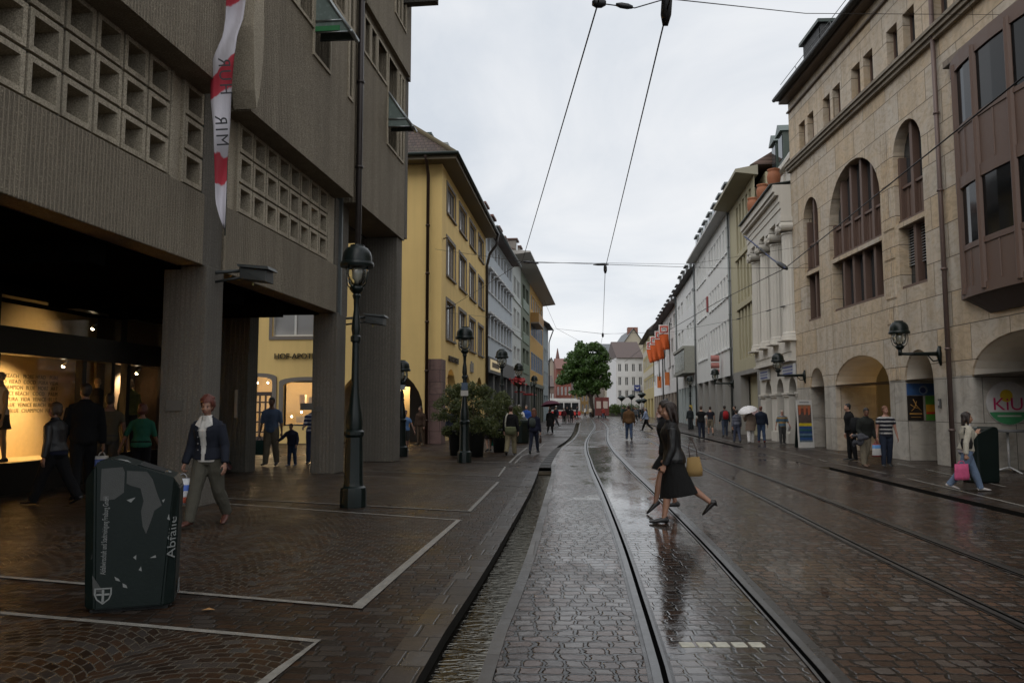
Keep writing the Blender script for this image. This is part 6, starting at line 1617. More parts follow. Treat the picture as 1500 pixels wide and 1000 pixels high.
mb = MB(); mb.hexa([F(.02, -.4, 13.31), F(8.2, -.4, 13.31), F(8.2, -4, 13.31), F(.02, -4, 13.31), F(.02, -1.7, 15.3), F(8.2, -1.7, 15.3), F(8.2, -4, 15.3), F(.02, -4, 15.3)]); mb.build('mansard', paint((.42, .42, .41), .6), bc)
mb = MB(); mb.tube([F(0, -1.65, 15.36), F(8.2, -1.65, 15.36)], .07, 8); mb.build('ridge_trim', paint((.4, .10, .06), .6), bc)
for s in (5.2, 6.8): dormer(F, bc, s, 14.1, -.9, 1.1, 1.5, 2.5, paint((.05, .07, .06), .5), paint((.06, .09, .08), .4), PANE, False)
body(F, bc, .03, 8.2, 13.0, 12, CRM, out=-3.0); body(F, bc, .03, 8.2, 4.5, 12, CRM, out=-.95, z0=3.61)
TERR = paint((.30, .11, .05), .7, 0, .25, .4, 14)
for s, lb in ((6.9, 'terracotta urn on the column house ledge, the one farthest along the street'), (4.3, 'terracotta urn on the column house ledge, between the two others'), (1.7, 'terracotta urn on the column house ledge, next to the stone store')):
    t = F.thing('terracotta_urn', lb, 'urn'); t.location = F.w(s, .35, 11.53); t.scale = (.8, .8, .8)
    mb = MB(); mb.lathe([(.16, 0), (.2, .06), (.30, .35), (.38, .72), (.39, .95), (.33, 1.15), (.30, 1.2), (.36, 1.26), (.36, 1.33), (.30, 1.33)], 20); mb.build('vessel', TERR, t, True)
    mb = MB(); rr = random.Random(int(s * 10))
    for i in range(40):
        p = Vector((rr.uniform(-.4, .4), rr.uniform(-.5, .1), rr.uniform(0, .35))); d = Vector((rr.uniform(-1, 1), rr.uniform(-1, 1), rr.uniform(-.4, .8))).normalized() * .09; e = d.orthogonal().normalized() * .04
        mb.face([p - d - e, p + d - e, p + d + e, p - d + e])
    mb.build('ivy', paint((.03, .055, .02), .6), t)
for s, lb in ((6.6, 'blue and white shop sign on the column house, farther one'), (1.2, 'blue and white shop sign on the column house, next to the stone store')):
    t = F.thing('shop_sign', lb, 'sign'); t.location = F.w(s, .0, 3.28); t.rotation_euler.z = F.rot
    mb = MB(); F.box(mb, -1.15, 1.15, .12, .02, -.26, .26); mb.build('board', paint((.48, .50, .52), .5), t)
    mb = MB()
    for z, h in ((.12, .075), (-.02, .06), (-.16, .075)): F.box(mb, -.95, .80, .135, .121, z - h / 2, z + h / 2)
    mb.build('blue_band', paint((.05, .07, .24), .5), t)
    mb = MB(); F.box(mb, -.8, .6, .142, .136, -.03, -.01); mb.build('pale_line', paint((.4, .42, .5), .5), t)
bk = F.thing('khaki_house', 'khaki plastered house with tall strips of narrow windows and a red lit shop', 'building')
kops = []
for z, h in ((4.5, 3.3), (7.9, 2.6), (10.95, 2.9)): kops += rowops(9.4, 14.4, 5, z, h, .42)
mb = MB(); wall(mb, F, 8.22, 16.9, 3.8, 14.4, kops, 0, .3)
for z in (7.82, 10.88): F.box(mb, 9.0, 14.8, .10, .003, z - .32, z - .02)
mb.build('front_wall', KH, bk)
for z, h in ((4.5, 3.3), (7.9, 2.6), (10.95, 2.9)): winrow(F, bk, 9.4, 14.4, 5, z, h, .42, o=-.22, mull=(), fm=paint((.36, .33, .24), .6), gm=glass((.12, .115, .08), .15), trans=(.3,))
mb = MB(); mb.hexa([F(8.2, 1.0, 14.42), F(17, 1.0, 14.42), F(17, -.2, 14.25), F(8.2, -.2, 14.25), F(8.2, 1.0, 14.6), F(17, 1.0, 14.6), F(17, -.2, 14.8), F(8.2, -.2, 14.8)]); mb.build('eave', plaster((.33, .31, .24), .1), bk)
mb = MB(); wall(mb, F, 8.22, 16.9, 0, 3.799, [(9.0, 14.4, 0, 3.55)], -.003, .5); mb.build('ground_wall', GREYP, bk)
body(F, bk, 8.22, 16.9, 14.4, 12, KH, out=-.6)
mb = MB(); F.box(mb, 9, 14.4, -1.8, -1.9, 0, 3.55); F.box(mb, 9, 14.4, -.5, -1.9, 3.551, 3.6); mb.build('shop_front', paint((.025, .02, .02), .4), bk)
RED = emit((.8, .03, .02), .35)
for s, z, w_, h in ((9.8, 2.6, 1.8, .5), (9.3, 1.75, .7, .35), (12, 2.9, 1.4, .25)):
    mb = MB(); F.box(mb, s, s + w_, -1.2, -1.3, z, z + h); mb.build('red_lamp_box', RED, bk)
for s, z in ((9.25, 1.3), (9.6, 1.15)):
    mb = MB(); mb.ball(F(s, -1.1, z), .07, 8, 6); mb.build('lamp_bulb', emit((1, .6, .25), 2.5), bk, True)
mb = MB(); F.box(mb, 11.2, 12.0, -.2, -.3, 1.0, 1.6); F.box(mb, 10.0, 10.8, -.2, -.3, .9, 1.5); mb.build('sale_poster', paint((.5, .35, .36), .6), bk)
gable_roof(F, bk, 8.22, 16.9, 14.81, 18.5, 12, ROOFD, .2)
ZD = paint((.30, .32, .32), .45, .5)
bw = F.thing('white_row_house', 'long white house with neat window rows, seven zinc dormers and grey shop pillars, right side', 'building')
wops = []
for z, h in ((5.55, 1.9), (8.95, 1.45), (11.9, 1.75)): wops += rowops(17.9, 27.6, 7, z, h, .42) + rowops(29.4, 35.6, 5, z, h, .4)
mb = MB(); wall(mb, F, 17.0, 36.9, 3.7, 14.45, wops, 0, .2); mb.build('front_wall', OFFW, bw)
GW = paint((.72, .73, .72), .5); WC = glass((.36, .37, .36), .12, 1.0)
for z, h in ((5.55, 1.9), (8.95, 1.45), (11.9, 1.75)):
    winrow(F, bw, 17.9, 27.6, 7, z, h, .42, fm=GW, gm=WC, mull=(.5,), sill=.1, o=-.08); winrow(F, bw, 29.4, 35.6, 5, z, h, .4, fm=GW, gm=WC, mull=(.5,), sill=.1, o=-.08)
mb = MB(); F.box(mb, 28.2, 28.7, .12, .02, 9.1, 10.3); mb.build('banner', paint((.25, .05, .05), .6), bw)
arcade(F, bw, 17.0, 36.9, 5, 3.7, 1.0, GREYP, paint((.05, .048, .045), .5), -2.6)
body(F, bw, 17.0, 36.9, 14.45, 12, OFFW)
mb = MB(); F.box(mb, 17.0, 36.9, .75, -.2, 14.46, 14.62); mb.build('eave', plaster((.48, .48, .47), .1), bw)
gable_roof(F, bw, 17.0, 36.9, 14.63, 19, 12, ROOFD, .55)
for i in range(7): dormer(F, bw, 17.9 + i * 2.75, 14.9, -.0, 1.35, 1.5, 2.6, ZD, paint((.13, .15, .15), .4, .4), PANE)
pipe(F, bw, 17.1, .1, 0, 14.4, .07, ZINC); pipe(F, bw, 36.95, .1, 0, 14.4, .07, ZINC)
mb = MB(); mb.tube([F(21.8, .2, 4.55), F(21.8, .75, 4.55)], .2, 14); mb.tube([F(21.8, .2, 5.05), F(21.8, .75, 5.05)], .22, 14); mb.tube([F(21.8, .2, 4.15), F(21.8, .6, 4.15)], .14, 12); mb.build('red_sign', paint((.42, .17, .15), .5), bw)
bv = F.thing('oriel_house', 'white house with a glazed box oriel above its canopy, beyond the long white row', 'building')
vops = rowops(38.2, 45, 3, 8.2, 1.4, .5) + rowops(38.2, 45, 3, 11.1, 1.4, .5) + rowops(48, 54, 2, 8.2, 1.4, 1) + rowops(48, 54, 2, 11.1, 1.4, 1) + rowops(50, 54, 2, 4.8, 1.4, .6)
mb = MB(); wall(mb, F, 37.0, 55.0, 3.6, 13.9, vops, 0, .2); mb.build('front_wall', COOLW, bv)
for z in (8.2, 11.1): winrow(F, bv, 38.2, 45, 3, z, 1.4, .5, fm=GW, mull=(.33, .66), gm=WC); winrow(F, bv, 48, 54, 2, z, 1.4, 1, fm=GW, gm=WC)
winrow(F, bv, 50, 54, 2, 4.8, 1.4, .6, fm=GW, gm=WC)
mb = MB(); F.box(mb, 38.4, 48.7, 1.0, .0, 4.75, 5.0); F.box(mb, 38.4, 48.7, 1.05, .0, 6.95, 7.2); F.box(mb, 38.4, 48.7, .9, .0, 5.0, 6.95); orl = mb.build('oriel', paint((.28, .28, .24), .6), bv)
for i in range(8):
    mb = MB(); F.box(mb, 38.6 + i * 1.26, 39.65 + i * 1.26, .93, .905, 5.1, 6.85); mb.build('window', glass((.18, .18, .14), .15), orl)
arcade(F, bv, 37.0, 55.0, 6, 3.6, 1.1, plaster((.42, .47, .47), .15), paint((.07, .08, .08), .5), -1.2)
body(F, bv, 37.0, 55.0, 13.9, 12, COOLW); gable_roof(F, bv, 37.0, 55.0, 13.95, 18, 12, paint((.06, .055, .055), .7), .6)
for i in range(5): dormer(F, bv, 38.4 + i * 3.3, 14.3, -.1, 1.3, 1.3, 2.4, paint((.10, .11, .11), .5), paint((.05, .055, .055), .5), PANE)
pipe(F, bv, 55.05, .1, 0, 13.9, .08, ZINC)
bf = F.thing('flag_house', 'white house hung with four orange flags, right side of the street', 'building')
fops = rowops(60, 95, 7, 5, 1.6, 2.2) + rowops(60, 95, 7, 8.2, 1.6, 2.2) + rowops(57, 95, 8, 11, 1.4, 2.2)
mb = MB(); wall(mb, F, 55.2, 96.6, 3.4, 13.2, fops, 0, .2); mb.build('front_wall', plaster((.74, .73, .72), .12), bf)
for z, h, a, n in ((5, 1.6, 60, 7), (8.2, 1.6, 60, 7), (11, 1.4, 57, 8)): winrow(F, bf, a, 95, n, z, h, 2.2, fm=GW, gm=PANE)
arcade(F, bf, 55.2, 96.6, 9, 3.4, 1.6, plaster((.26, .22, .18), .2), paint((.06, .05, .045), .5), -1.5)
body(F, bf, 55.2, 96.6, 13.2, 14, plaster((.74, .73, .72), .12)); gable_roof(F, bf, 55.2, 96.6, 13.25, 19.5, 14, paint((.07, .06, .058), .7), 1.0)
for i in range(9): dormer(F, bf, 57 + i * 4.3, 14.0, -.3, 1.8, 1.5, 3, paint((.05, .05, .05), .5), paint((.04, .04, .042), .5), PANE)
for s in (66, 80):
    mb = MB(); F.box(mb, s, s + .6, .55, .02, 4.4, 6.0); mb.build('orange_banner', paint((.60, .17, .04), .6), bf)
pipe(F, bf, 75.5, .12, 0, 13.2, .09, paint((.05, .05, .05), .5))
by = F.thing('mustard_house', 'mustard and cream house squeezed between flag house and white bank house', 'building')
yops = rowops(99, 127, 6, 5, 1.8, 1.5) + rowops(99, 127, 6, 9, 1.8, 1.5)
mb = MB(); wall(mb, F, 96.7, 129, 0, 14.2, yops + [(100, 106, 0, 3.2), (109, 115, 0, 3.2), (118, 125, 0, 3.2)], 0, .3); mb.build('front_wall', plaster((.44, .36, .17), .2), by)
for z in (5, 9): winrow(F, by, 99, 127, 6, z, 1.8, 1.5, fm=WINW, gm=PANE)
mb = MB(); F.box(mb, 97, 129, .05, .003, 7.2, 8.4); F.box(mb, 97, 129, .05, .003, 11.2, 12.4); mb.build('cream_band', plaster((.5, .46, .38), .15), by)
body(F, by, 96.7, 129, 14.2, 14, plaster((.44, .36, .17), .2)); gable_roof(F, by, 96.7, 129, 14.25, 21, 14, paint((.07, .06, .058), .7), 1.0)

# ================================================================ houses round the far square
def farhouse(label, name, u0, u1, v_eave, v_ridge, Y, depth, wm, rm, rows=(), cols=0, gable=False, ax='front', gm=PANE, fm=WINW, zb=0.0, ridge_u=None):
    """A free-standing house whose front faces the camera side of the square."""
    p0, p1 = at(u0, 600, Y), at(u1, 600, Y); z1 = at(u0, v_eave, Y).z; zr = at(u0, v_ridge, Y).z
    W_ = (p1 - p0).length
    fc = Fac((p0.x, p0.y), Vector((1, 0, 0)), 'L')
    b = fc.thing(name, label, 'building')
    ops = []
    if cols:
        cw = W_ / cols
        for z, h in [(a_ * z1, c_ * z1) for a_, c_ in rows]: ops += [(cw * (i + .25), cw * (i + .75), z, z + h) for i in range(cols)]
    mb = MB(); wall(mb, fc, 0, W_, zb, z1, ops, 0, .25)
    if gable: mb.face([fc(0, 0, z1), fc(W_, 0, z1), fc(W_ / 2, 0, zr)])
    mb.build('front_wall', wm, b)
    for o in ops: window(fc, b, o[0], o[2], o[1] - o[0], o[3] - o[2], -.12, (.5,), (), fm, gm, .1)
    body(fc, b, 0, W_, z1, depth, wm)
    if gable:
        q = MB(); a = [fc(-.4, .4, z1 - .3), fc(W_ + .4, .4, z1 - .3), fc(W_ + .4, -depth, z1 - .3), fc(-.4, -depth, z1 - .3)]; r0, r1 = fc(W_ / 2, .4, zr + .2), fc(W_ / 2, -depth, zr + .2)
        q.face([a[0], r0, r1, a[3]]); q.face([a[1], a[2], r1, r0]); q.face([a[2], a[3], r1]); q.build('roof', rm, b)
    else: gable_roof(fc, b, 0, W_, z1, zr, depth, rm, .5)
    return b, fc, W_
BROOF = paint((.09, .065, .06), .7, 0, .3, .3, 1.5); GROOF = paint((.12, .13, .14), .6, 0, .2, .2, 1.0)
b, fc, W_ = farhouse('white bank house with brown hipped roof at the far end of the street', 'bank_house', 903.5, 944, 524, 496, 168, 16, plaster((.62, .62, .62), .1), BROOF, ((.30, .14), (.52, .15), (.76, .14)), 4)
z_ = at(910, 533, 168).z
t = thing('bank_sign', 'blue square sign with white emblem on the white bank house', 'sign', at(933.5, 568, 167.6))
mb = MB(); mb.box(-.95, .95, -.05, .2, -.95, .95); t.scale = (.65, .65, .65); mb.build('board', paint((.03, .05, .20), .5), t)
mb = MB(); mb.tube([(-.55, -.08, .35), (-.1, -.08, -.3), (.0, -.08, .25)], .13, 6); mb.tube([(.0, -.08, .25), (.1, -.08, -.3), (.55, -.08, .35)], .13, 6); mb.build('emblem', paint((.7, .7, .7), .5), t)
b, fc, W_ = farhouse('tall house with cream gable end and brick chimney behind the bank house', 'gable_house', 893, 966, 533, 482, 196, 20, plaster((.40, .36, .28), .15), GROOF, (), 0, True)
mb = MB(); F_ = fc; mb.box(W_ * .42, W_ * .62, 2, 4, at(900, 500, 196).z, at(900, 478, 196).z); mb.build('chimney', stone((.26, .11, .08), (.3, .15, .1), .5, .2), b)
farhouse('grey roofed timbered house right of the big tree', 'old_house', 884, 906, 530, 499, 205, 20, plaster((.22, .19, .16), .2), GROOF, ((.2, .15), (.45, .15), (.7, .15)), 4)
farhouse('cream house with steep grey roof left of the big tree', 'cream_house', 800, 816, 543, 524, 225, 16, plaster((.40, .36, .30), .2), BROOF, ((.3, .16), (.6, .16)), 3, True)
farhouse('dark red brick merchant house with stepped gable by the tree', 'red_house', 815, 837, 540, 522, 215, 18, plaster((.22, .075, .055), .2), paint((.15, .07, .055), .7), ((.15, .18), (.42, .18), (.7, .16)), 4)
farhouse('brown timber house with dark balcony under the left edge of the tree', 'brown_house', 799, 812, 566, 548, 200, 14, plaster((.16, .12, .10), .2), BROOF, ((.2, .2), (.55, .2)), 3)
farhouse('ochre house half hidden behind the tree trunk', 'ochre_house', 834, 862, 572, 555, 230, 14, plaster((.42, .28, .12), .2), BROOF, ((.1, .3), (.55, .25)), 5)
farhouse('grey stone house behind the tree crown', 'grey_stone_house', 860, 888, 548, 528, 235, 14, plaster((.30, .28, .25), .2), GROOF, ((.15, .2), (.55, .2)), 5)
for (u, lb, c) in ((877, 'red and white lit kiosk sign board behind the tree trunk', (.13, .03, .025)), (887, 'tall red poster board right of the tree trunk', (.15, .03, .025))):
    t = thing('poster_board', lb, 'sign', gnd(u, 612.3)); mb = MB(); mb.box(-.55, .55, -.1, .1, .4, 3.2); mb.build('board', paint(c, .5), t)
    mb = MB(); mb.box(-.35, .35, -.13, -.105, 1.5, 2.6); mb.build('poster', paint((.5, .42, .36), .5), t); mb = MB(); mb.box(-.1, .1, -.05, .05, 0, .4); mb.build('leg', IRON, t)
mb = MB(); tx = thing('church_spire', 'thin red brown spire above the red brick house', 'spire', at(817, 560, 260)); mb.lathe([(1.6, 0), (1.5, 6), (.9, 6.5), (.1, 11.0)], 8); mb.build('roof', paint((.12, .05, .04), .6), tx)
# ================================================================ street furniture
GREEN = paint((.0035, .0085, .0078), .34, 0, .5, .35, 7, .35)
GLOBE = clear_glass((.9, .92, .9))
def lamp_head(o, z, par=None):
    """cup, glass globe with hoops, burner and domed cap, standing at height z"""
    par = par or o
    mb = MB(); mb.lathe([(.05, z - .02), (.09, z + .02), (.12, z + .06), (.115, z + .10), (.05, z + .12)], 18); mb.build('lamp_cup', GREEN, par, True)
    mb = MB()
    for i in range(4):
        a = math.pi / 4 + i * math.pi / 2; c, s = math.cos(a), math.sin(a)
        mb.tube([(c * .10, s * .10, z + .06), (c * .19, s * .19, z + .14), (c * .225, s * .225, z + .30), (c * .21, s * .21, z + .46)], .010, 6)
    mb.build('hoop', GREEN, par, True)
    mb = MB(); mb.lathe([(.08, z + .11), (.15, z + .18), (.19, z + .30), (.19, z + .44)], 20); mb.build('globe', GLOBE, par, True)
    mb = MB(); mb.lathe([(.03, z + .12), (.035, z + .2), (.075, z + .24), (.085, z + .40), (.04, z + .44)], 14); mb.build('burner', paint((.42, .40, .34), .25), par, True)
    mb = MB(); mb.lathe([(.20, z + .425), (.275, z + .43), (.285, z + .47), (.27, z + .51), (.25, z + .52), (.245, z + .60), (.225, z + .68), (.175, z + .745), (.12, z + .775), (.115, z + .80), (.0, z + .815)], 28); smooth_by_angle(mb.build('cap', GREEN, par), .5)
def lamp_post(label, x, y, H=4.2, sticker=None, cls='street_lamp', group='green street lamps'):
    o = thing(cls, label, 'street lamp', (x, y, 0), .3, group)
    k_ = (H - .72) / 3.43
    mb = MB(); mb.lathe([(.215, 0), (.215, .24), (.205, .31), (.165, .34), (.155, .40), (.14, 1.12), (.165, 1.16), (.165, 1.21), (.13, 1.24)], 12); smooth_by_angle(mb.build('base', GREEN, o), .4)
    mb = MB(); mb.lathe([(.13, 1.241), (.138, 1.36), (.125, 1.50), (.095, 1.66), (.075, 1.84), (.064, 2.0), (.056, 2.62 * k_), (.085, 2.64 * k_), (.088, 2.71 * k_), (.060, 2.74 * k_), (.075, 2.84 * k_), (.062, 3.0 * k_), (.042, 3.15 * k_), (.048, 3.32 * k_), (.07, 3.38 * k_), (.05, 3.43 * k_)], 16); smooth_by_angle(mb.build('post', GREEN, o), .5)
    lamp_head(o, 3.43 * k_)
    if sticker:
        for z, w_, h, c in sticker:
            mb = MB(); mb.box(-w_, w_, -.098, -.075, z, z + h); s_ = mb.build('notice', paint(c, .5), o); s_.rotation_euler.z = -.3
    return o
lamp_post('tall green lamp post standing nearest, in front of the concrete pillar', -2.43, 13.33, 4.22)
lamp_post('green lamp post with white notice plate beside the potted bushes', -1.13, 24.0, 3.92, ((1.95, .11, .16, (.42, .40, .36)), (2.12, .09, .22, (.05, .08, .13))))
lamp_post('green lamp post before the dark shop front of the grey blue house', -.04, 33.7, 3.95)
lamp_post('green lamp post with hanging flowers before the green house', .88, 44.6, 3.95)
lamp_post('green lamp post farthest along the left arcade', 2.41, 61.8, 3.95)
lamp_post('green lamp post with small yellow sign by the white houses on the right', 14.1, 61.0, 3.9, ((1.3, .12, .5, (.45, .33, .05)),))
o = lamp_post('slim short green lamp post behind the corner pillar of the concrete store', -3.36, 27.0, 3.1, ((2.2, .12, .16, (.35, .38, .4)),), 'street_lamp')
tb = thing('flower_basket', 'red flower basket hung on a green lamp post in the left row', 'flower basket', (.88, 44.4, 2.95))
mb = MB(); mb.lathe([(.05, -.25), (.25, -.05), (.27, .02), (.0, .03)], 12); mb.build('basket', paint((.03, .03, .02), .7), tb, True)
mb = MB(); rr = random.Random(2)
for i in range(150):
    p = Vector((rr.gauss(0, .17), rr.gauss(0, .17), rr.uniform(-.1, .25))); d = Vector((rr.uniform(-1, 1), rr.uniform(-1, 1), rr.uniform(-1, 1))).normalized() * .05; e = d.orthogonal().normalized() * .05
    mb.face([p - d - e, p + d - e, p + d + e, p - d + e])
mb.build('flowers', paint((.32, .03, .03), .6, 0, .5), tb)
def wall_lamp(label, base, outv, reach):
    o = thing('wall_lamp', label, 'wall lamp', base, 0, 'green wall lamps'); v = Vector(outv).normalized()
    mb = MB(); mb.tube([v * .0 + Vector((0, 0, -.32)), v * .04 + Vector((0, 0, -.12)), v * .05, v * .03 + Vector((0, 0, .22))], [.04, .06, .085, .04], 10); mb.build('wall_plate', GREEN, o, True)
    mb = MB(); mb.tube([v * .03, v * reach * .3 + Vector((0, 0, .0)), v * reach * .6, v * reach], [.065, .055, .05, .04], 10)
    mb.tube([v * .05 + Vector((0, 0, -.18)), v * reach * .2 + Vector((0, 0, -.2)), v * reach * .33 + Vector((0, 0, -.03))], .02, 8)
    mb.tube([v * reach + Vector((0, 0, -.05)), v * reach + Vector((0, 0, .13))], [.05, .06], 10); mb.build('arm', GREEN, o, True)
    h = thing('lamp_head', None, None, v * reach); h.parent = o
    lamp_head(h, .13)
    return o
SN = (-SF.d.y, SF.d.x, 0)
wall_lamp('green wall lamp on a long bracket over the poster arch of the stone store', SF.w(22.6, 0, 3.1), SN, 1.12)
wall_lamp('green wall lamp on the far corner of the stone store, before the column house', SF.w(33.9, 0, 2.95), SN, 1.12)
wall_lamp('green wall lamp at the corner of the white row and the khaki house', QF.w(16.95, 0, 3.15), (-QF.d.y, QF.d.x, 0), 1.15)
# lamps with diamond heads on the square
for i, (u, vt, Y, lb) in enumerate(((910.5, 579, 118, 'black post lamp with diamond head on the square, the left one'), (925, 577, 118, 'black post lamp with diamond head on the square, before the bank house'), (940, 574, 112, 'tallest black post lamp with diamond head on the square'), (936, 584, 130, 'low black post lamp with diamond head, left of the short pair'), (943, 583, 130, 'low black post lamp with diamond head, right of the short pair'), (977, 583, 104, 'black post lamp with diamond head below the orange flags'))):
    p = at(u, vt, Y); o = thing('post_lamp', lb, 'street lamp', (p.x, Y, 0), 0, 'diamond head lamps'); h = p.z
    mb = MB(); mb.tube([(0, 0, 0), (0, 0, .6), (0, 0, h - .8)], [.12, .07, .05], 8); mb.build('post', IRON, o, True)
    mb = MB(); mb.lathe([(.06, h - .85), (.62, h - .35), (.5, h - .2), (.05, h)], 8); mb.build('lamp_head', IRON, o)
# floodlights on arms above the arcade
def flood(label, s, z, reach, cls='floodlight'):
    o = LF.thing(cls, label, 'floodlight', 0, 'floodlights on the concrete store'); o.location = LF.w(s, 0, z)
    m_ = paint((.05, .055, .055), .45, .4)
    mb = MB(); mb.tube([(0, .7, .0), (0, -reach, .05)], .03, 8); mb.tube([(0, .0, -.13), (0, -reach, -.06)], .022, 8); mb.build('arm', m_, o, True)
    mb = MB(); mb.hexa([(-.16, -reach + .0, -.11), (.16, -reach, -.11), (.16, -reach - .46, -.17), (-.16, -reach - .46, -.17), (-.16, -reach + .02, .08), (.16, -reach + .02, .08), (.14, -reach - .46, .03), (-.14, -reach - .46, .03)]); mb.build('lamp_housing', m_, o, False, .012)
    mb = MB(); mb.hexa([(-.2, -reach + .02, .09), (.2, -reach + .02, .09), (.2, -reach - .52, .03), (-.2, -reach - .52, .03), (-.17, -reach + .06, .14), (.17, -reach + .06, .14), (.17, -reach - .48, .09), (-.17, -reach - .48, .09)]); mb.build('hood', m_, o)
    mb = MB(); mb.tube([(.1, -reach - .12, -.13), (.1, -reach - .12, -.19)], .02, 8); mb.build('latch', paint((.3, .25, .1), .3, .8), o)
flood('grey floodlight on twin arms at the first pillar of the concrete store', 13.65, 3.85, .5)
flood('grey floodlight on twin arms at the second pillar, behind the near lamp post', 20.75, 3.85, .55)
# ---------------------------------------------------------------- litter bins
BING = paint((.0022, .0075, .0066), .46, 0, .3, .25, 6, .3); BINL = paint((.18, .19, .185), .6); BIND = paint((.003, .004, .004), .8)
GRY2 = paint((.045, .048, .046), .7, 0, .3, .5, 20)
def litter_bin(label, x, y, rot, decals=True):
    o = thing('litter_bin', label, 'litter bin', (x, y, 0), rot, 'dark green litter bins')
    prof = [(-.30, .03), (.30, .03), (.315, .955), (.275, 1.04), (-.15, 1.20), (-.24, 1.18), (-.33, 1.03)]
    mb = MB(); yw = .26; ch = .09
    L_ = [mb.b.verts.new((px, -yw, pz)) for px, pz in prof]; Rr = [mb.b.verts.new((px, yw, pz)) for px, pz in prof]
    mb.b.faces.new(L_[::-1]); mb.b.faces.new(Rr); n = len(prof)
    for i in range(n): mb.b.faces.new([L_[i], L_[(i + 1) % n], Rr[(i + 1) % n], Rr[i]])
    bm = mb.b; bm.verts.ensure_lookup_table()
    ve = [e for e in bm.edges if abs(e.verts[0].co.y - e.verts[1].co.y) < 1e-6 and abs(e.verts[0].co.z - e.verts[1].co.z) > .5]
    bmesh.ops.bevel(bm, geom=ve, offset=.075, segments=1, affect='EDGES')
    bmesh.ops.bevel(bm, geom=[e for e in bm.edges if len(e.link_faces) == 2 and e.calc_face_angle(0) > .35], offset=.012, segments=2, affect='EDGES')
    mb.build('bin_body', BING, o)
    mb = MB(); mb.box(-.26, .26, -.21, .21, .0, .035); mb.build('foot', BIND, o)
    a = Vector((.275, 0, 1.04)); c = Vector((-.15, 0, 1.20)); t = (c - a).normalized(); nn = Vector((t.z, 0, -t.x)); nn = nn if nn.z > 0 else -nn
    q = a.lerp(c, .38) + nn * .002
    mb = MB(); mb.prism([q + t * .095 + Vector((0, -.17, 0)), q + t * .095 + Vector((0, .17, 0)), q - t * .085 + Vector((0, .13, 0)), q - t * .085 + Vector((0, -.13, 0))], nn * .004); mb.build('slot', BIND, o)
    mb = MB(); mb.tube([q + t * .10 + Vector((0, -.18, 0)), q + t * .10 + Vector((0, .18, 0)), q - t * .09 + Vector((0, .14, 0)), q - t * .09 + Vector((0, -.14, 0)), q + t * .10 + Vector((0, -.18, 0))], .008, 6); mb.build('slot_rim', BING, o, True)
    if decals:
        D = -.2625
        lettering('Abfallwirtschaft und Stadtreinigung Freiburg GmbH', .052, BINL, o, (-.175, D, .30), (0, 0, 1), (-1, 0, 0), .001, 'LEFT', sx=.56)
        lettering('Abfälle', .105, BINL, o, (.2765, -.2285, .56), (.014, 0, 1), (-.707, -.707, 0), .001, 'CENTER', sx=1.15)
        lettering('Abfälle', .04, BINL, o, q - t * .115 + nn * .006 + Vector((0, .0, 0)), (0, 1, 0), t, .001)
        # shield emblem with a cross
        def shield(par, cx, cz, s, m, xx, dd):
            pts = [(-.5, .5), (.5, .5), (.5, .05), (.38, -.28), (0, -.6), (-.38, -.28), (-.5, .05)]
            mb = MB(); inner = [(x * .82, z * .82) for x, z in pts]
            for i in range(len(pts)):
                j = (i + 1) % len(pts)
                mb.prism([dd(cx + pts[i][0] * s, cz + pts[i][1] * s), dd(cx + pts[j][0] * s, cz + pts[j][1] * s), dd(cx + inner[j][0] * s, cz + inner[j][1] * s), dd(cx + inner[i][0] * s, cz + inner[i][1] * s)], xx)
            for (x0, x1, z0, z1) in ((-.07, .07, -.46, .38), (-.38, -.075, .0, .13), (.075, .38, .0, .13)):
                mb.prism([dd(cx + x0 * s, cz + z0 * s), dd(cx + x1 * s, cz + z0 * s), dd(cx + x1 * s, cz + z1 * s), dd(cx + x0 * s, cz + z1 * s)], xx)
            mb.build('emblem', m, par)
        shield(o, -.17, .14, .115, BINL, (0, -.001, 0), lambda x, z: (x, D, z))
        mb = MB(); mb.prism([(.3165 - .0, -.10, .10), (.3165, -.03, .19), (.3165, .05, .19), (.3165, -.02, .10)], (.002, 0, 0)); mb.prism([(.3165, -.05, .17), (.3165, .0, .17), (.3165, .07, .07), (.3165, .02, .07)], (.0032, 0, 0)); mb.build('emblem', BINL, o)
        # torn poster remains and chips
        patches = [[(-.215, 1.12), (-.075, 1.13), (-.06, 1.09), (-.06, .93), (-.12, .88), (-.215, .87)],
                   [(-.045, 1.10), (.09, 1.09), (.13, 1.03), (.17, .90), (.20, .82), (.15, .78), (.13, .70), (.10, .60), (.075, .66), (.06, .78), (.075, .86), (.05, .96), (-.02, .985), (-.045, 1.0)],
                   [(-.245, .30), (-.20, .22), (-.16, .16), (-.21, .17), (-.235, .14)], [(-.10, .28), (-.07, .26), (-.06, .24), (-.09, .25)], [(-.045, .225), (-.02, .21), (-.01, .185), (-.04, .195)],
                   [(.02, .42), (.04, .44), (.04, .40)], [(.13, .41), (.17, .43), (.175, .41)], [(.06, .32), (.075, .35), (.08, .31)], [(.20, .86), (.22, .87), (.21, .84)], [(-.04, .87), (.02, .89), (-.01, .85)], [(.24, .71), (.25, .75), (.26, .70)]]
        for i, p in enumerate(patches):
            mb = MB(); mb.prism([(x, D + .0015, z) for x, z in p], (0, -.0012, 0)); mb.build('torn_sticker', GRY2 if i < 3 else BINL, o)
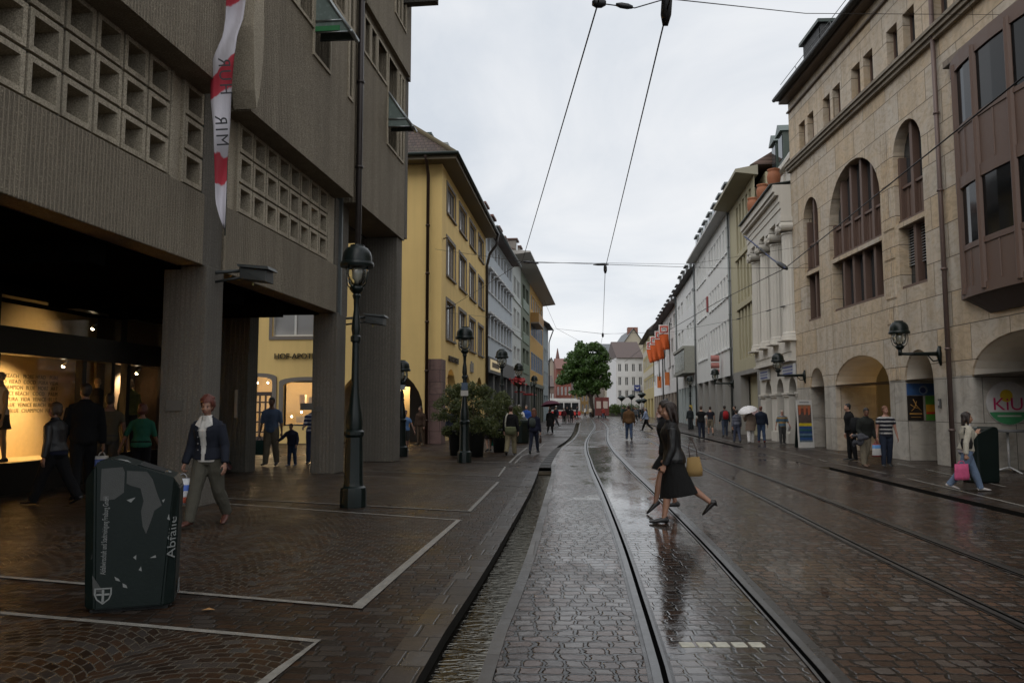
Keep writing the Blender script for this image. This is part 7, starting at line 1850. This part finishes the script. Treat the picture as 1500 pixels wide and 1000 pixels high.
        for i, (z, h, y0, y1, m) in enumerate(((.78, .14, .02, .05, BINL), (.55, .10, -.02, .03, paint((.05, .09, .15), .5)), (.9, .2, -.05, .0, GRY2), (.40, .12, .0, .05, GRY2))):
            c0, c1 = Vector((-.30, -.185, 0)), Vector((-.235, -.26, 0)); dn = Vector((-.76, -.65, 0))
            mb = MB(); p0 = c0.lerp(c1, .25) + dn * .003; p1 = c0.lerp(c1, .75) + dn * .003
            mb.prism([p0 + Vector((0, 0, z)), p1 + Vector((0, 0, z + .02)), p1 + Vector((0, 0, z + h)), p0 + Vector((0, 0, z + h - .02))], dn * .001); mb.build('graffiti', m, o)
        mb = MB(); mb.prism([a.lerp(c, .92) + Vector((-.02, -.17, .0)) + nn * .003, a.lerp(c, .80) + Vector((0, -.10, 0)) + nn * .003, a.lerp(c, .72) + Vector((0, -.18, 0)) + nn * .003, a.lerp(c, .85) + Vector((0, -.21, 0)) + nn * .003], (0, 0, .003)); mb.build('torn_sticker', BINL, o)
    return o
nb_ = litter_bin('dark green litter bin with torn stickers in the left foreground', -3.03, 6.80, R(17)); nb_.scale = (1.09, 1.05, 1.0)
litter_bin('dark green litter bin behind the woman in the cream jacket', 10.28, 17.6, R(193))
litter_bin('dark green litter bin between the strollers on the left pavement', .85, 37.0, R(-60), False)
# ---------------------------------------------------------------- banner on the concrete store
m, k, b, oo = newmat('banner_cloth'); tc = k.n('TexCoord').outputs['Object']; sx = k.n('SeparateXYZ', {0: tc})
nz = k.noise(tc, 3.0, 3)
st = k.m('FRACT', k.m('DIVIDE', k.m('ADD', k.m('MULTIPLY', sx.outputs[0], -1.0), k.m('MULTIPLY_ADD', nz, .25, sx.outputs[2])), 1.42))
link(k, k.mix(k.ramp(st, [(.0, 0.0), (.70, 0.0), (.72, 1.0), (.98, 1.0), (1.0, 0.0)]), (.50, .48, .52), (.42, .03, .05)), b.inputs['Base Color']); b.inputs['Roughness'].default_value = .75
link(k, k.bump(k.noise(k.scaled(tc, 3, 3, .8), 1.6, 3), .6, .05), b.inputs['Normal'])
bo = thing('banner', 'long red and white cloth banner hanging twisted from the concrete store', 'banner', at(330, 330, 12.3))
org = Vector(bo.location)
rows_ = [(-60, 338, 368), (0, 331.7, 359.6), (27, 330.5, 356), (51, 327, 347.5), (85, 312, 343), (120, 308, 340), (146, 308.3, 338.5), (187, 312.5, 337), (238, 314.5, 333), (296, 316, 330.5), (318, 322, 329.5), (334, 328, 329)]
mb = MB(); prev = None; NB = 6; grid = []
def ip(v):
    for (v0, a0, b0), (v1, a1, b1) in zip(rows_, rows_[1:]):
        if v0 <= v <= v1: t = (v - v0) / (v1 - v0); t = t * t * (3 - 2 * t) if False else t; return a0 + (a1 - a0) * t, b0 + (b1 - b0) * t
for i in range(46):
    v = -60 + 394 * i / 45; a, c = ip(v); row = []
    for j in range(NB + 1):
        t = j / NB; Y = 12.3 + .10 * math.sin(t * 3.1 + v * .022) + .07 * math.sin(v * .05 + 1) + .16 * t
        row.append(mb.b.verts.new(at(a + (c - a) * t, v, Y) - org))
    grid.append(row)
for i in range(45):
    for j in range(NB): mb.b.faces.new([grid[i][j], grid[i + 1][j], grid[i + 1][j + 1], grid[i][j + 1]])
f_ = mb.build('flag_cloth', m, bo, True)
sm_ = f_.modifiers.new('thickness', 'SOLIDIFY'); sm_.thickness = .006
for t, v, sz, u in (('MIR', 192, .26, 324), ('HUR', 112, .26, 329)):
    lettering(t, sz, paint((.02, .02, .025), .6), bo, at(u, v, 12.02) - org, Vector((-.10, 0, 1)), Vector((1, .12, .10)), .002, mirror=False, space=1.25)
mb = MB(); mb.tube([at(329.5, 345, 13.0) - org, at(334, 200, 13.0) - org, at(344, 20, 13.0) - org, at(350, -60, 13.0) - org], .012, 6); mb.build('rope', paint((.03, .05, .04), .5), bo, True)
# ---------------------------------------------------------------- overhead wires
WIRE = paint((.02, .02, .022), .5, .5)
def wire(label, pts, r=.009, name='tram_wire', knobs=(), m=None, sag=0.0, group=None):
    pts = [Vector(p) for p in pts]; o = thing(name, label, 'overhead wire', pts[0], 0, group); z0 = pts[0]
    mb = MB(); P_ = []
    for a, c in zip(pts, pts[1:]):
        n = 6
        for i in range(n): t = i / n; P_.append(a.lerp(c, t) - Vector((0, 0, sag * 4 * t * (1 - t))) - z0)
    P_.append(pts[-1] - z0); mb.tube(P_, r, 6); mb.build('cable', m or WIRE, o, True)
    for p, q, rr_ in knobs:
        mb = MB(); p, q = Vector(p) - z0, Vector(q) - z0; mb.tube([p, p.lerp(q, .3), p.lerp(q, .7), q], [rr_ * .5, rr_, rr_, rr_ * .5], 8); mb.build('insulator', paint((.012, .012, .014), .4), o, True)
    return o
h1 = Vector((1.66, 7.85, 5.6)); h2 = Vector((2.96, 23.1, 5.6)); h3 = at(883, 490, 44.0)
wire('contact wire hung over the near tram track', [(1.0, -4, 5.6), h1, h2, h3, (9.5, 82, 5.6), (13.0, 116, 5.6)], .0085, 'tram_wire', [(h1 + Vector((0, -.05, .20)), h1 + Vector((0, .1, -.12)), .055), (h2 + Vector((0, 0, .12)), h2 + Vector((0, 0, -.14)), .05), (h2 + Vector((-.35, 0, .12)), h2 + Vector((.1, 0, .12)), .035), (h3 + Vector((0, 0, .1)), h3 + Vector((0, 0, -.15)), .06)])
g1 = at(876, 5, 7.9); g2_ = at(765, 383, 22.2)
wire('second overhead wire left of the contact wire', [at(905, -140, 5.6), g1, g2_], .0085, 'tram_wire', [(g1 + Vector((-.06, 0, 0)), g1 + Vector((.08, 0, 0)), .05), (at(902, 7, 7.88), at(927, 11, 7.87), .03)])
wire('thin span wire near the top of the view to the stone store', [g1, at(930, 12, 7.87), h1 + Vector((0, 0, .12)), at(1180, 20, 11.5), at(1484, 22, 19.25)], .006, 'span_wire')
yw_ = YF.w(36.39, .0, 0); wl = Vector((-3.05, 36.0, at(631, 365, 36.0).z))
wire('span wire from the yellow house to the contact wire and the stone store', [wl, g2_, h2 + Vector((0, 0, .12)), at(1060, 393, 28), at(1196, 392, 31.6)], .008, 'span_wire', [(g2_ + Vector((.02, 0, 0)), g2_ + Vector((.28, 0, -.03)), .032), (g2_ + Vector((.30, 0, -.03)), g2_ + Vector((.46, 0, -.05)), .03)])
wire('upper span wire rising from the contact wire to the column house', [g2_ + Vector((0, .3, .02)), h2 + Vector((0, 0, .16)), at(1010, 387, 29), at(1175, 361, 33.3)], .006, 'span_wire')
wire('slanting span wire from the yellow house window to the left wire fitting', [at(655, 453, 37.6), at(710, 419, 29), g2_], .007, 'span_wire', [(at(650, 453, 37.4), at(664, 449, 37.4), .06)])
D0, D1, D2, D3 = at(1500, 112, 9.4), at(1150, 393, 22.9), at(1055, 440, 30.3), at(960, 495, 46.5)
wire('heavy cable crossing before the right hand facades', [D0, D1, D2, D3, at(915, 530, 72)], .012, 'tram_wire')
wire('blue insulated bracket rod beside the column house', [at(1090, 346, 25.5), at(1102, 355, 25), at(1128, 377, 24), D1], .022, 'cable_bracket', [(at(1112, 363, 24.6), at(1123, 373, 24.2), .045), (at(1138, 384, 23.4), at(1153, 394, 22.9), .075)], paint((.03, .045, .13), .4))
wire('low span wire with dark insulators from the stone store', [at(1176, 441, 33.8), at(1120, 456, 37), at(1077, 468, 40), at(985, 486, 47)], .008, 'span_wire', [(at(1122, 456, 36.8), at(1130, 453.5, 36.4), .03), (at(1142, 450, 35.6), at(1150, 448, 35.2), .03), (at(1078, 468, 40), at(1086, 466, 39.5), .03)])
wire('span wire across the far street above the tree', [at(803, 480, 98), at(884, 489, 44.2), at(985, 486, 80)], .012, 'span_wire')
wire('lower span wire across the far street', [at(797, 440, 66), at(815, 481, 75), at(905, 530, 110)], .012, 'span_wire')
wire('thin wire along the left row of houses', [at(660, 458, 38.2), at(712, 464, 50), at(780, 495, 68)], .008, 'span_wire')
# ---------------------------------------------------------------- flags
for i, (u0, u1, v0, v1, vt, Y) in enumerate(((965, 979, 476, 489, 513, 96), (959, 971.5, 485, 497, 527, 103), (952, 963.5, 493, 505, 530, 112), (947, 956, 500.5, 511.5, 532, 121))):
    o = thing('flag', 'orange flag with white framed square, ' + ('first and nearest of four on the white house', 'second of four on the white house', 'third of four on the white house', 'last and smallest of four on the white house')[i], 'flag', at(u1, v0, Y), 0, 'orange flags on the white house'); og = Vector(o.location)
    mb = MB(); G_ = []
    for a in range(9):
        t = a / 8; v = v0 + (vt - v0) * t; row = []
        for c in range(7):
            q = c / 6; u = u0 + (u1 - u0) * q + (2.2 * t * t)
            sh = max(0, (t - .75) / .25) * (1 - abs(q - .8)) * 1.5
            row.append(mb.b.verts.new(at(u - (u - u1 - 1) * max(0, t - .45) * .6, v - sh, Y + .28 * math.sin(q * 6 + t * 3) * max(0, t - .4) * 1.6) - og))
        G_.append(row)
    for a in range(8):
        for c in range(6): mb.b.faces.new([G_[a][c], G_[a + 1][c], G_[a + 1][c + 1], G_[a][c + 1]])
    fl = mb.build('flag_cloth', paint((.62, .11, .02), .7, 0, .2, .2, 2), o, True); q_ = fl.modifiers.new('thickness', 'SOLIDIFY'); q_.thickness = .03
    hh = at(0, v0, Y).z - at(0, v1, Y).z; ww = at(u1, v0, Y).x - at(u0, v0, Y).x
    mb = MB(); mb.box(-ww - .02, .04, -.05, -.02, -hh, .02); s_ = mb.build('emblem_square', paint((.72, .69, .67), .6), o)
    mb = MB(); e = .1
    for (x0, x1, z0, z1) in ((-ww + .1, -.05, -hh + .12, -hh + .3), (-ww + .1, -.05, -.28, -.1), (-ww + .1, -ww + .28, -hh + .301, -.281), (-.23, -.05, -hh + .301, -.281)): mb.box(x0, x1, -.08, -.051, z0, z1)
    mb.build('emblem_frame', paint((.55, .10, .07), .6), s_)
    mb = MB(); mb.box(-ww + .36, -.31, -.07, -.051, -hh + .38, -.36); mb.build('emblem_field', paint((.72, .70, .68), .6), s_)
    lettering('M', .55, paint((.03, .03, .03), .6), s_, (-ww / 2 + .03, -.08, -hh / 2), (1, 0, 0), (0, 0, 1), .004)
    mb = MB(); mb.tube([(.12, 0, .3), (.12, 0, -(at(0, v0, Y).z - at(0, vt + 27, Y).z))], .06, 8); mb.tube([(.12, 0, .1), (1.5, .1, .1)], .05, 8); mb.build('pole', IRON, o, True)
# ---------------------------------------------------------------- trees, bushes
def leafmat(c1, c2):
    m, k, b, o = newmat('leaves'); g = k.n('NewGeometry'); tc = k.n('TexCoord').outputs['Object']
    n = k.noise(tc, .9, 3)
    ran = k.n('ObjectInfo')
    f = k.m('ADD', k.m('MULTIPLY', g.outputs['Random Per Island'], .6), k.m('MULTIPLY', n, .5))
    link(k, k.mix(f, c1, c2), b.inputs['Base Color']); b.inputs['Roughness'].default_value = .45
    k.t.nodes.remove(b) if False else None
    tr = k.n('BsdfTranslucent', {0: k.mix(f, mul(c1, 1.2), mul(c2, 1.3))}); mx = k.n('MixShader', {0: .3, 1: b.outputs[0], 2: tr.outputs[0]}); link(k, mx.outputs[0], o.inputs[0])
    return m
def leaves(mb, clumps, n, size, rr, narrow=1.0):
    for c, r in clumps:
        c = Vector(c)
        for i in range(n):
            d = Vector((rr.gauss(0, 1), rr.gauss(0, 1), rr.gauss(0, 1))).normalized() * (rr.random() ** .4)
            p = c + Vector((d.x * r[0], d.y * r[1], d.z * r[2]))
            a = (d + Vector((rr.uniform(-1, 1), rr.uniform(-1, 1), rr.uniform(-.9, .6)))).normalized(); e = a.orthogonal().normalized(); e = Matrix.Rotation(rr.uniform(0, 6.28), 3, a) @ e
            s = size * rr.uniform(.6, 1.3); a2 = a.cross(e)
            mb.face([p - e * s, p - a2 * s * .5 * narrow, p + e * s, p + a2 * s * .5 * narrow])
rr = random.Random(21)
tp = gnd(867, 610.2); T_ = thing('tree', 'big round green tree on the square at the end of the street', 'tree', tp)
k_ = tp.y / 1185
def pv(u, v): return Vector(((u - 867) * k_, 0, (608 - v) * k_))
mb = MB(); mb.tube([(0, 0, -.1), (0, 0, 2), (-.2, 0, 4.2), (-.6, .2, 7)], [.42, .34, .30, .16], 10); mb.tube([(-.1, 0, 3.2), (-1.6, .4, 5.2), (-2.8, .3, 7)], [.2, .14, .06], 8); mb.tube([(-.1, 0, 3.4), (1.2, -.3, 5.5), (1.9, 0, 7.5)], [.2, .13, .05], 8)
mb.tube([(1.9, .6, -.1), (1.6, .6, 2.5), (.6, .4, 5)], [.24, .2, .1], 8); mb.build('trunk', paint((.035, .027, .02), .9, 0, .4, .8, 4), T_, True)
cl = []
outline = [(855, 535, 26, 26), (872, 520, 17, 20), (845, 520, 14, 14), (833, 545, 15, 15), (880, 545, 13, 22), (850, 508, 9, 8), (875, 505, 9, 8), (825, 553, 9, 10), (845, 560, 15, 9), (868, 560, 18, 9), (885, 525, 8, 14), (862, 515, 12, 12), (838, 528, 8, 9), (821, 558, 6, 6), (888, 560, 5, 9), (852, 550, 14, 12), (842, 548, 12, 10), (862, 545, 14, 14), (848, 569, 20, 6), (874, 569, 14, 6)]
for (u, v, ru, rv) in outline:
    for j in range(max(3, int(ru * rv / 22))):
        a, q = rr.uniform(0, 6.28), rr.random() ** .5
        p = pv(u + ru * q * math.cos(a) * .85, v + rv * q * math.sin(a) * .85); p.y = rr.uniform(-1, 1) * ru * k_ * .75
        cl.append((p, (rr.uniform(.7, 1.25), rr.uniform(.7, 1.2), rr.uniform(.5, .85))))
mb = MB(); leaves(mb, cl, 105, .25, rr, 1.3); mb.build('crown', leafmat((.020, .048, .010), (.075, .14, .03)), T_)
def pot_bush(label, x, y, h0, h1, w_, seed, potr=.29):
    o = thing('potted_bush', label, 'potted plant', (x, y, 0), 0, 'potted bushes by the lamp post'); rr = random.Random(seed)
    mb = MB(); mb.lathe([(potr * .8, 0), (potr, .75), (potr + .04, .78), (potr + .04, .85), (potr - .03, .85), (potr - .04, .8)], 16); mb.build('pot', paint((.010, .011, .011), .5), o, True)
    mb = MB()
    for i in range(12):
        a = rr.uniform(0, 6.28); d = rr.uniform(.1, w_ * .8); mb.tube([(rr.uniform(-.15, .15), rr.uniform(-.15, .15), .8), (math.cos(a) * d * .4, math.sin(a) * d * .4, h0 + .4), (math.cos(a) * d, math.sin(a) * d * .7, rr.uniform(h0 + .5, h1 - .1))], [.016, .011, .004], 5)
    mb.build('stem', paint((.06, .045, .02), .8), o, True)
    cl = []
    for i in range(64):
        a, q, z = rr.uniform(0, 6.28), rr.random() ** .5, rr.uniform(0, 1)
        ww = w_ * math.sin(math.pi * (.18 + .72 * z)) ; cl.append(((math.cos(a) * q * ww, math.sin(a) * q * ww * .7, h0 + (h1 - h0) * z), (.20, .20, .17)))
    mb = MB(); leaves(mb, cl, 80, .068, rr, .5); mb.build('foliage', leafmat((.03, .045, .014), (.13, .15, .05)), o)
pot_bush('leafy bush in black pot left of the lamp post with notice', -1.55, 27.6, .75, 2.3, .86, 3)
pot_bush('leafy bush in black pot directly behind the lamp post with notice', -.88, 26.75, .85, 2.35, .88, 4)
pot_bush('leafy bush in black pot farthest right of the lamp post with notice', -.10, 29.6, .6, 2.1, .72, 5)
ho = thing('hedge', 'clipped green hedge in planters before the bank house', 'hedge', gnd(910, 609)); k2 = ho.location.y / 1185
cl = [(Vector((rr.uniform(-22, 26) * k2, rr.uniform(-.8, .8), rr.uniform(.3, 2.0))), (.8, .8, .6)) for i in range(70)]
mb = MB(); leaves(mb, cl, 50, .16, rr, 1.2); mb.build('foliage', leafmat((.03, .06, .015), (.11, .16, .04)), ho)
mb = MB(); mb.box(-22 * k2, 26 * k2, -.6, .6, 0, .6); mb.build('planter', paint((.05, .045, .04), .8), ho)
# ---------------------------------------------------------------- tram at the stop
tx = at(826, 600, 140); tr_ = thing('tram', 'white and red tram standing behind the people at the far left', 'tram', (tx.x, 140, 0))
mb = MB(); mb.box(-2.9, 2.75, -1.1, 1.4, 1.0, 2.95); t_b = mb.build('body', paint((.46, .45, .43), .4), tr_, False, .12)
mb = MB(); mb.box(-2.93, 2.78, -1.13, 1.43, .28, .98); mb.build('skirt', paint((.36, .02, .02), .4), tr_, False, .08)
for i in range(4):
    mb = MB(); mb.box(-2.6 + i * 1.3, -1.5 + i * 1.3, -1.13, -1.105, 1.25, 2.45); mb.build('window', glass((.015, .016, .018)), tr_)
mb = MB(); mb.box(-2.4, 2.2, -.9, 1.2, 2.951, 3.2); mb.build('roof', paint((.45, .46, .45), .5), tr_, False, .06)
mb = MB(); mb.box(-2.7, 2.5, -1.14, -1.132, .5, .85); mb.build('red_band', paint((.5, .04, .03), .4), tr_)
for s_ in (-1.8, 1.7):
    mb = MB(); mb.tube([(s_, -1.0, .3), (s_, 1.2, .3)], .3, 12); mb.build('wheel', paint((.02, .02, .02), .6), tr_)
# ---------------------------------------------------------------- signs and boards by the stone store
bo = thing('advertising_board', 'leaning white framed board with photo of striped fabrics by the small arch', 'advertising board', (12.28, 32.95, 0), R(6))
mb = MB(); tl = .12
def lp(x, z, d=0): return (x, .0 + tl * z / 1.9 + d, z)
for (x0, x1, z0, z1) in ((-.33, -.28, 0, 1.92), (.28, .33, 0, 1.92), (-.28, .28, 0, .22), (-.28, .28, 1.72, 1.92)):
    mb.hexa([lp(x0, z0), lp(x1, z0), lp(x1, z0, .05), lp(x0, z0, .05), lp(x0, z1), lp(x1, z1), lp(x1, z1, .05), lp(x0, z1, .05)])
mb.build('frame', paint((.55, .54, .52), .5), bo)
y_ = .22
for z0, z1, c in ((.22, .30, (.12, .15, .18)), (.30, .40, (.03, .08, .22)), (.40, .48, (.02, .06, .10)), (.48, .57, (.10, .17, .24)), (.57, .66, (.02, .05, .16)), (.66, .74, (.03, .10, .10)), (.74, .86, (.03, .07, .2)), (.86, .98, (.55, .42, .02)), (.98, 1.42, (.10, .07, .06)), (1.42, 1.58, (.16, .06, .04)), (1.58, 1.72, (.30, .16, .09))):
    mb = MB(); mb.hexa([lp(-.279, z0, .01), lp(.279, z0, .01), lp(.279, z0, .04), lp(-.279, z0, .04), lp(-.279, z1, .01), lp(.279, z1, .01), lp(.279, z1, .04), lp(-.279, z1, .04)]); mb.build('printed_band', paint(c, .4, 0, .4), bo)
for i, x in enumerate((-.2, .02, .2)):
    mb = MB(); mb.hexa([lp(x - .05, 1.30, .004), lp(x + .03, 1.34, .004), lp(x + .03, 1.34, .012), lp(x - .05, 1.30, .012), lp(x - .05, 1.66, .004), lp(x + .05, 1.66, .004), lp(x + .05, 1.66, .012), lp(x - .05, 1.66, .012)]); mb.build('printed_cloth', paint((.42, .12, .06), .5), bo)
mb = MB(); mb.hexa([lp(-.2, 1.80, -.004), lp(.2, 1.80, -.004), lp(.2, 1.80, .002), lp(-.2, 1.80, .002), lp(-.2, 1.85, -.004), lp(.2, 1.85, -.004), lp(.2, 1.85, .002), lp(-.2, 1.85, .002)]); mb.build('printed_line', paint((.25, .25, .25), .5), bo)
mb = MB(); mb.hexa([(-.3, .4, 0), (.3, .4, 0), (.3, .44, 0), (-.3, .44, 0), (-.3, .16, 1.8), (.3, .16, 1.8), (.3, .18, 1.8), (-.3, .18, 1.8)]); mb.build('back_leg', IRON, bo)
# posters on the deep jamb of the narrow arch: local x runs into the arch
def jamb(label, name, s, o0, o1, z0, z1, col, cat='poster'):
    t = SF.thing(name, label, cat, 0); t.location = SF.w(s, 0, 0)
    mb = MB(); a, c = -o1, -o0; mb.box(-.03, -.005, a, c, z0, z1); mb.build('panel', paint(col, .45, 0, .25, .1, 5), t); return t
t = jamb('wide blue poster on the inner wall of the narrow arch', 'poster', 24.85, .03, 1.05, 1.98, 2.34, (.035, .10, .26))
mb = MB(); mb.tube([(-.034, -.52, 2.14), (-.044, -.52, 2.14)], .13, 20); mb.build('printed_globe', paint((.20, .26, .36), .5, 0, .6), t)
mb = MB(); mb.tube([(-.045, -.50, 2.13), (-.050, -.50, 2.13)], .09, 20); mb.build('printed_disc', paint((.02, .04, .14), .5), t)
t = jamb('black rounded sign with golden script in the narrow arch', 'poster', 24.85, .03, .50, 1.22, 1.965, (.012, .008, .007))
GO_ = paint((.42, .22, .05), .5)
mb = MB(); mb.tube([(-.034, -.42, 1.52), (-.034, -.30, 1.66), (-.034, -.20, 1.86)], .012, 6); mb.tube([(-.034, -.44, 1.50), (-.034, -.36, 1.58), (-.034, -.22, 1.62), (-.034, -.12, 1.70)], .010, 6); mb.tube([(-.034, -.30, 1.80), (-.034, -.24, 1.60), (-.034, -.14, 1.50)], .009, 6); mb.build('gold_script', GO_, t, True)
mb = MB(); mb.box(-.036, -.031, -.45, -.08, 1.40, 1.44); mb.build('gold_line', GO_, t)
mb = MB(); mb.box(-.036, -.031, -.42, -.12, 1.31, 1.325); mb.build('arrow_line', GO_, t)
t = jamb('green poster with orange and red band in the narrow arch', 'poster', 24.85, .58, 1.0, 1.22, 1.965, (.09, .30, .05))
mb = MB(); mb.box(-.036, -.031, -1.0, -.58, 1.48, 1.70); mb.build('printed_band', paint((.6, .30, .02), .5), t)
mb = MB(); mb.box(-.036, -.031, -1.0, -.58, 1.41, 1.479); mb.build('printed_band', paint((.5, .04, .02), .5), t)
t = SF.thing('round_sign', 'round white sign with pink letters, yellow sun and green foot', 'sign', 0); t.location = SF.w(21.04, -.86, 1.72)
mb = MB(); mb.tube([(-.005, 0, 0), (-.045, 0, 0)], .56, 40); mb.build('disc', paint((.55, .53, .52), .5), t)
mb = MB(); mb.prism([(-.047, .55 * math.cos(a), .55 * math.sin(a)) for a in [R(205 + i * 130 / 14) for i in range(15)]], (-.004, 0, 0)); mb.build('green_foot', paint((.05, .24, .10), .5), t)
mb = MB(); mb.tube([(-.046, .05, .19), (-.051, .05, .19)], .16, 24); mb.build('sun', paint((.58, .40, .03), .5), t)
lettering('KiU', .46, paint((.45, .015, .10), .5), t, (-.054, .02, -.04), (0, -1, 0), (0, 0, 1), .003, bold=.02, sx=1.1)
mb = MB(); mb.box(-.054, -.0521, -.3, .3, -.35, -.31); mb.build('pale_line', paint((.4, .42, .36), .5), t)
mb = MB(); mb.box(-.05, -.046, -.42, .42, -.24, -.225); mb.build('rule', paint((.3, .28, .28), .5), t)
t = thing('standing_table', 'high round table with white folding legs at the right edge', 'table', (12.55, 20.25, 0), .3)
mb = MB(); mb.lathe([(.0, 1.0), (.42, 1.0), (.43, 1.03), (.42, 1.06), (.0, 1.06)], 24); mb.build('table_top', paint((.10, .10, .10), .6), t)
for a in (0.4, 2.5, 4.6):
    mb = MB(); mb.tube([(0, 0, .14), (.4 * math.cos(a), .4 * math.sin(a), .0)], .022, 8); mb.build('leg', paint((.42, .42, .42), .4), t, True)
mb = MB(); mb.tube([(0, 0, .12), (0, 0, 1.0)], .03, 10); mb.build('column', paint((.42, .42, .42), .4), t, True)
q = SF.thing('door_intercom', 'small grey intercom box on the pier beside the wall lamp', 'intercom', 0); q.location = SF.w(22.75, 0, 1.72); q.rotation_euler.z = SF.rot
mb = MB(); mb.box(-.06, .06, .0, .05, -.13, .13); mb.build('case', paint((.10, .10, .10), .4, .5), q, False, .01)
mb = MB(); mb.box(-.03, .03, .052, .056, -.05, .07); mb.build('panel', paint((.35, .35, .33), .4), q)
# dark cart with slanting pole beside the first pillar
c_ = thing('handcart', 'dark maroon cart with slanting black pole behind the red haired woman', 'cart', (-7.05, 20.0, 0), .2)
mb = MB(); mb.hexa([(-.35, -.3, .15), (.4, -.3, .1), (.4, .3, .1), (-.35, .3, .15), (-.4, -.3, .75), (.2, -.3, .45), (.2, .3, .45), (-.4, .3, .75)]); mb.build('tray', paint((.06, .014, .014), .5), c_, False, .02)
mb = MB(); mb.tube([(-.55, -.32, 1.45), (.42, -.32, .25)], .025, 8); mb.build('pole', IRON, c_, True)
mb = MB(); mb.hexa([(-.12, -.36, 1.02), (.14, -.36, .98), (.14, -.2, 1.0), (-.12, -.2, 1.04), (-.12, -.36, 1.04), (.14, -.36, 1.0), (.14, -.2, 1.02), (-.12, -.2, 1.06)]); mb.build('leaflet', paint((.5, .45, .42), .6), c_)
for s_ in (-1, 1):
    mb = MB(); mb.tube([(.1, s_ * .3, .13), (.1, s_ * .34, .13)], .13, 16); mb.build('wheel', paint((.01, .01, .01), .5), c_)
mb = MB(); p_ = gnd(305, 897)
lf = thing('fallen_leaf', 'pale fallen leaf on the wet pavement beside the bin', 'leaf', gnd(304, 893, .012)); mb.face([(-.05, 0, .0), (0, -.03, .01), (.06, .0, .004), (.0, .035, .012)]); mb.build('blade', paint((.32, .17, .06), .6), lf)
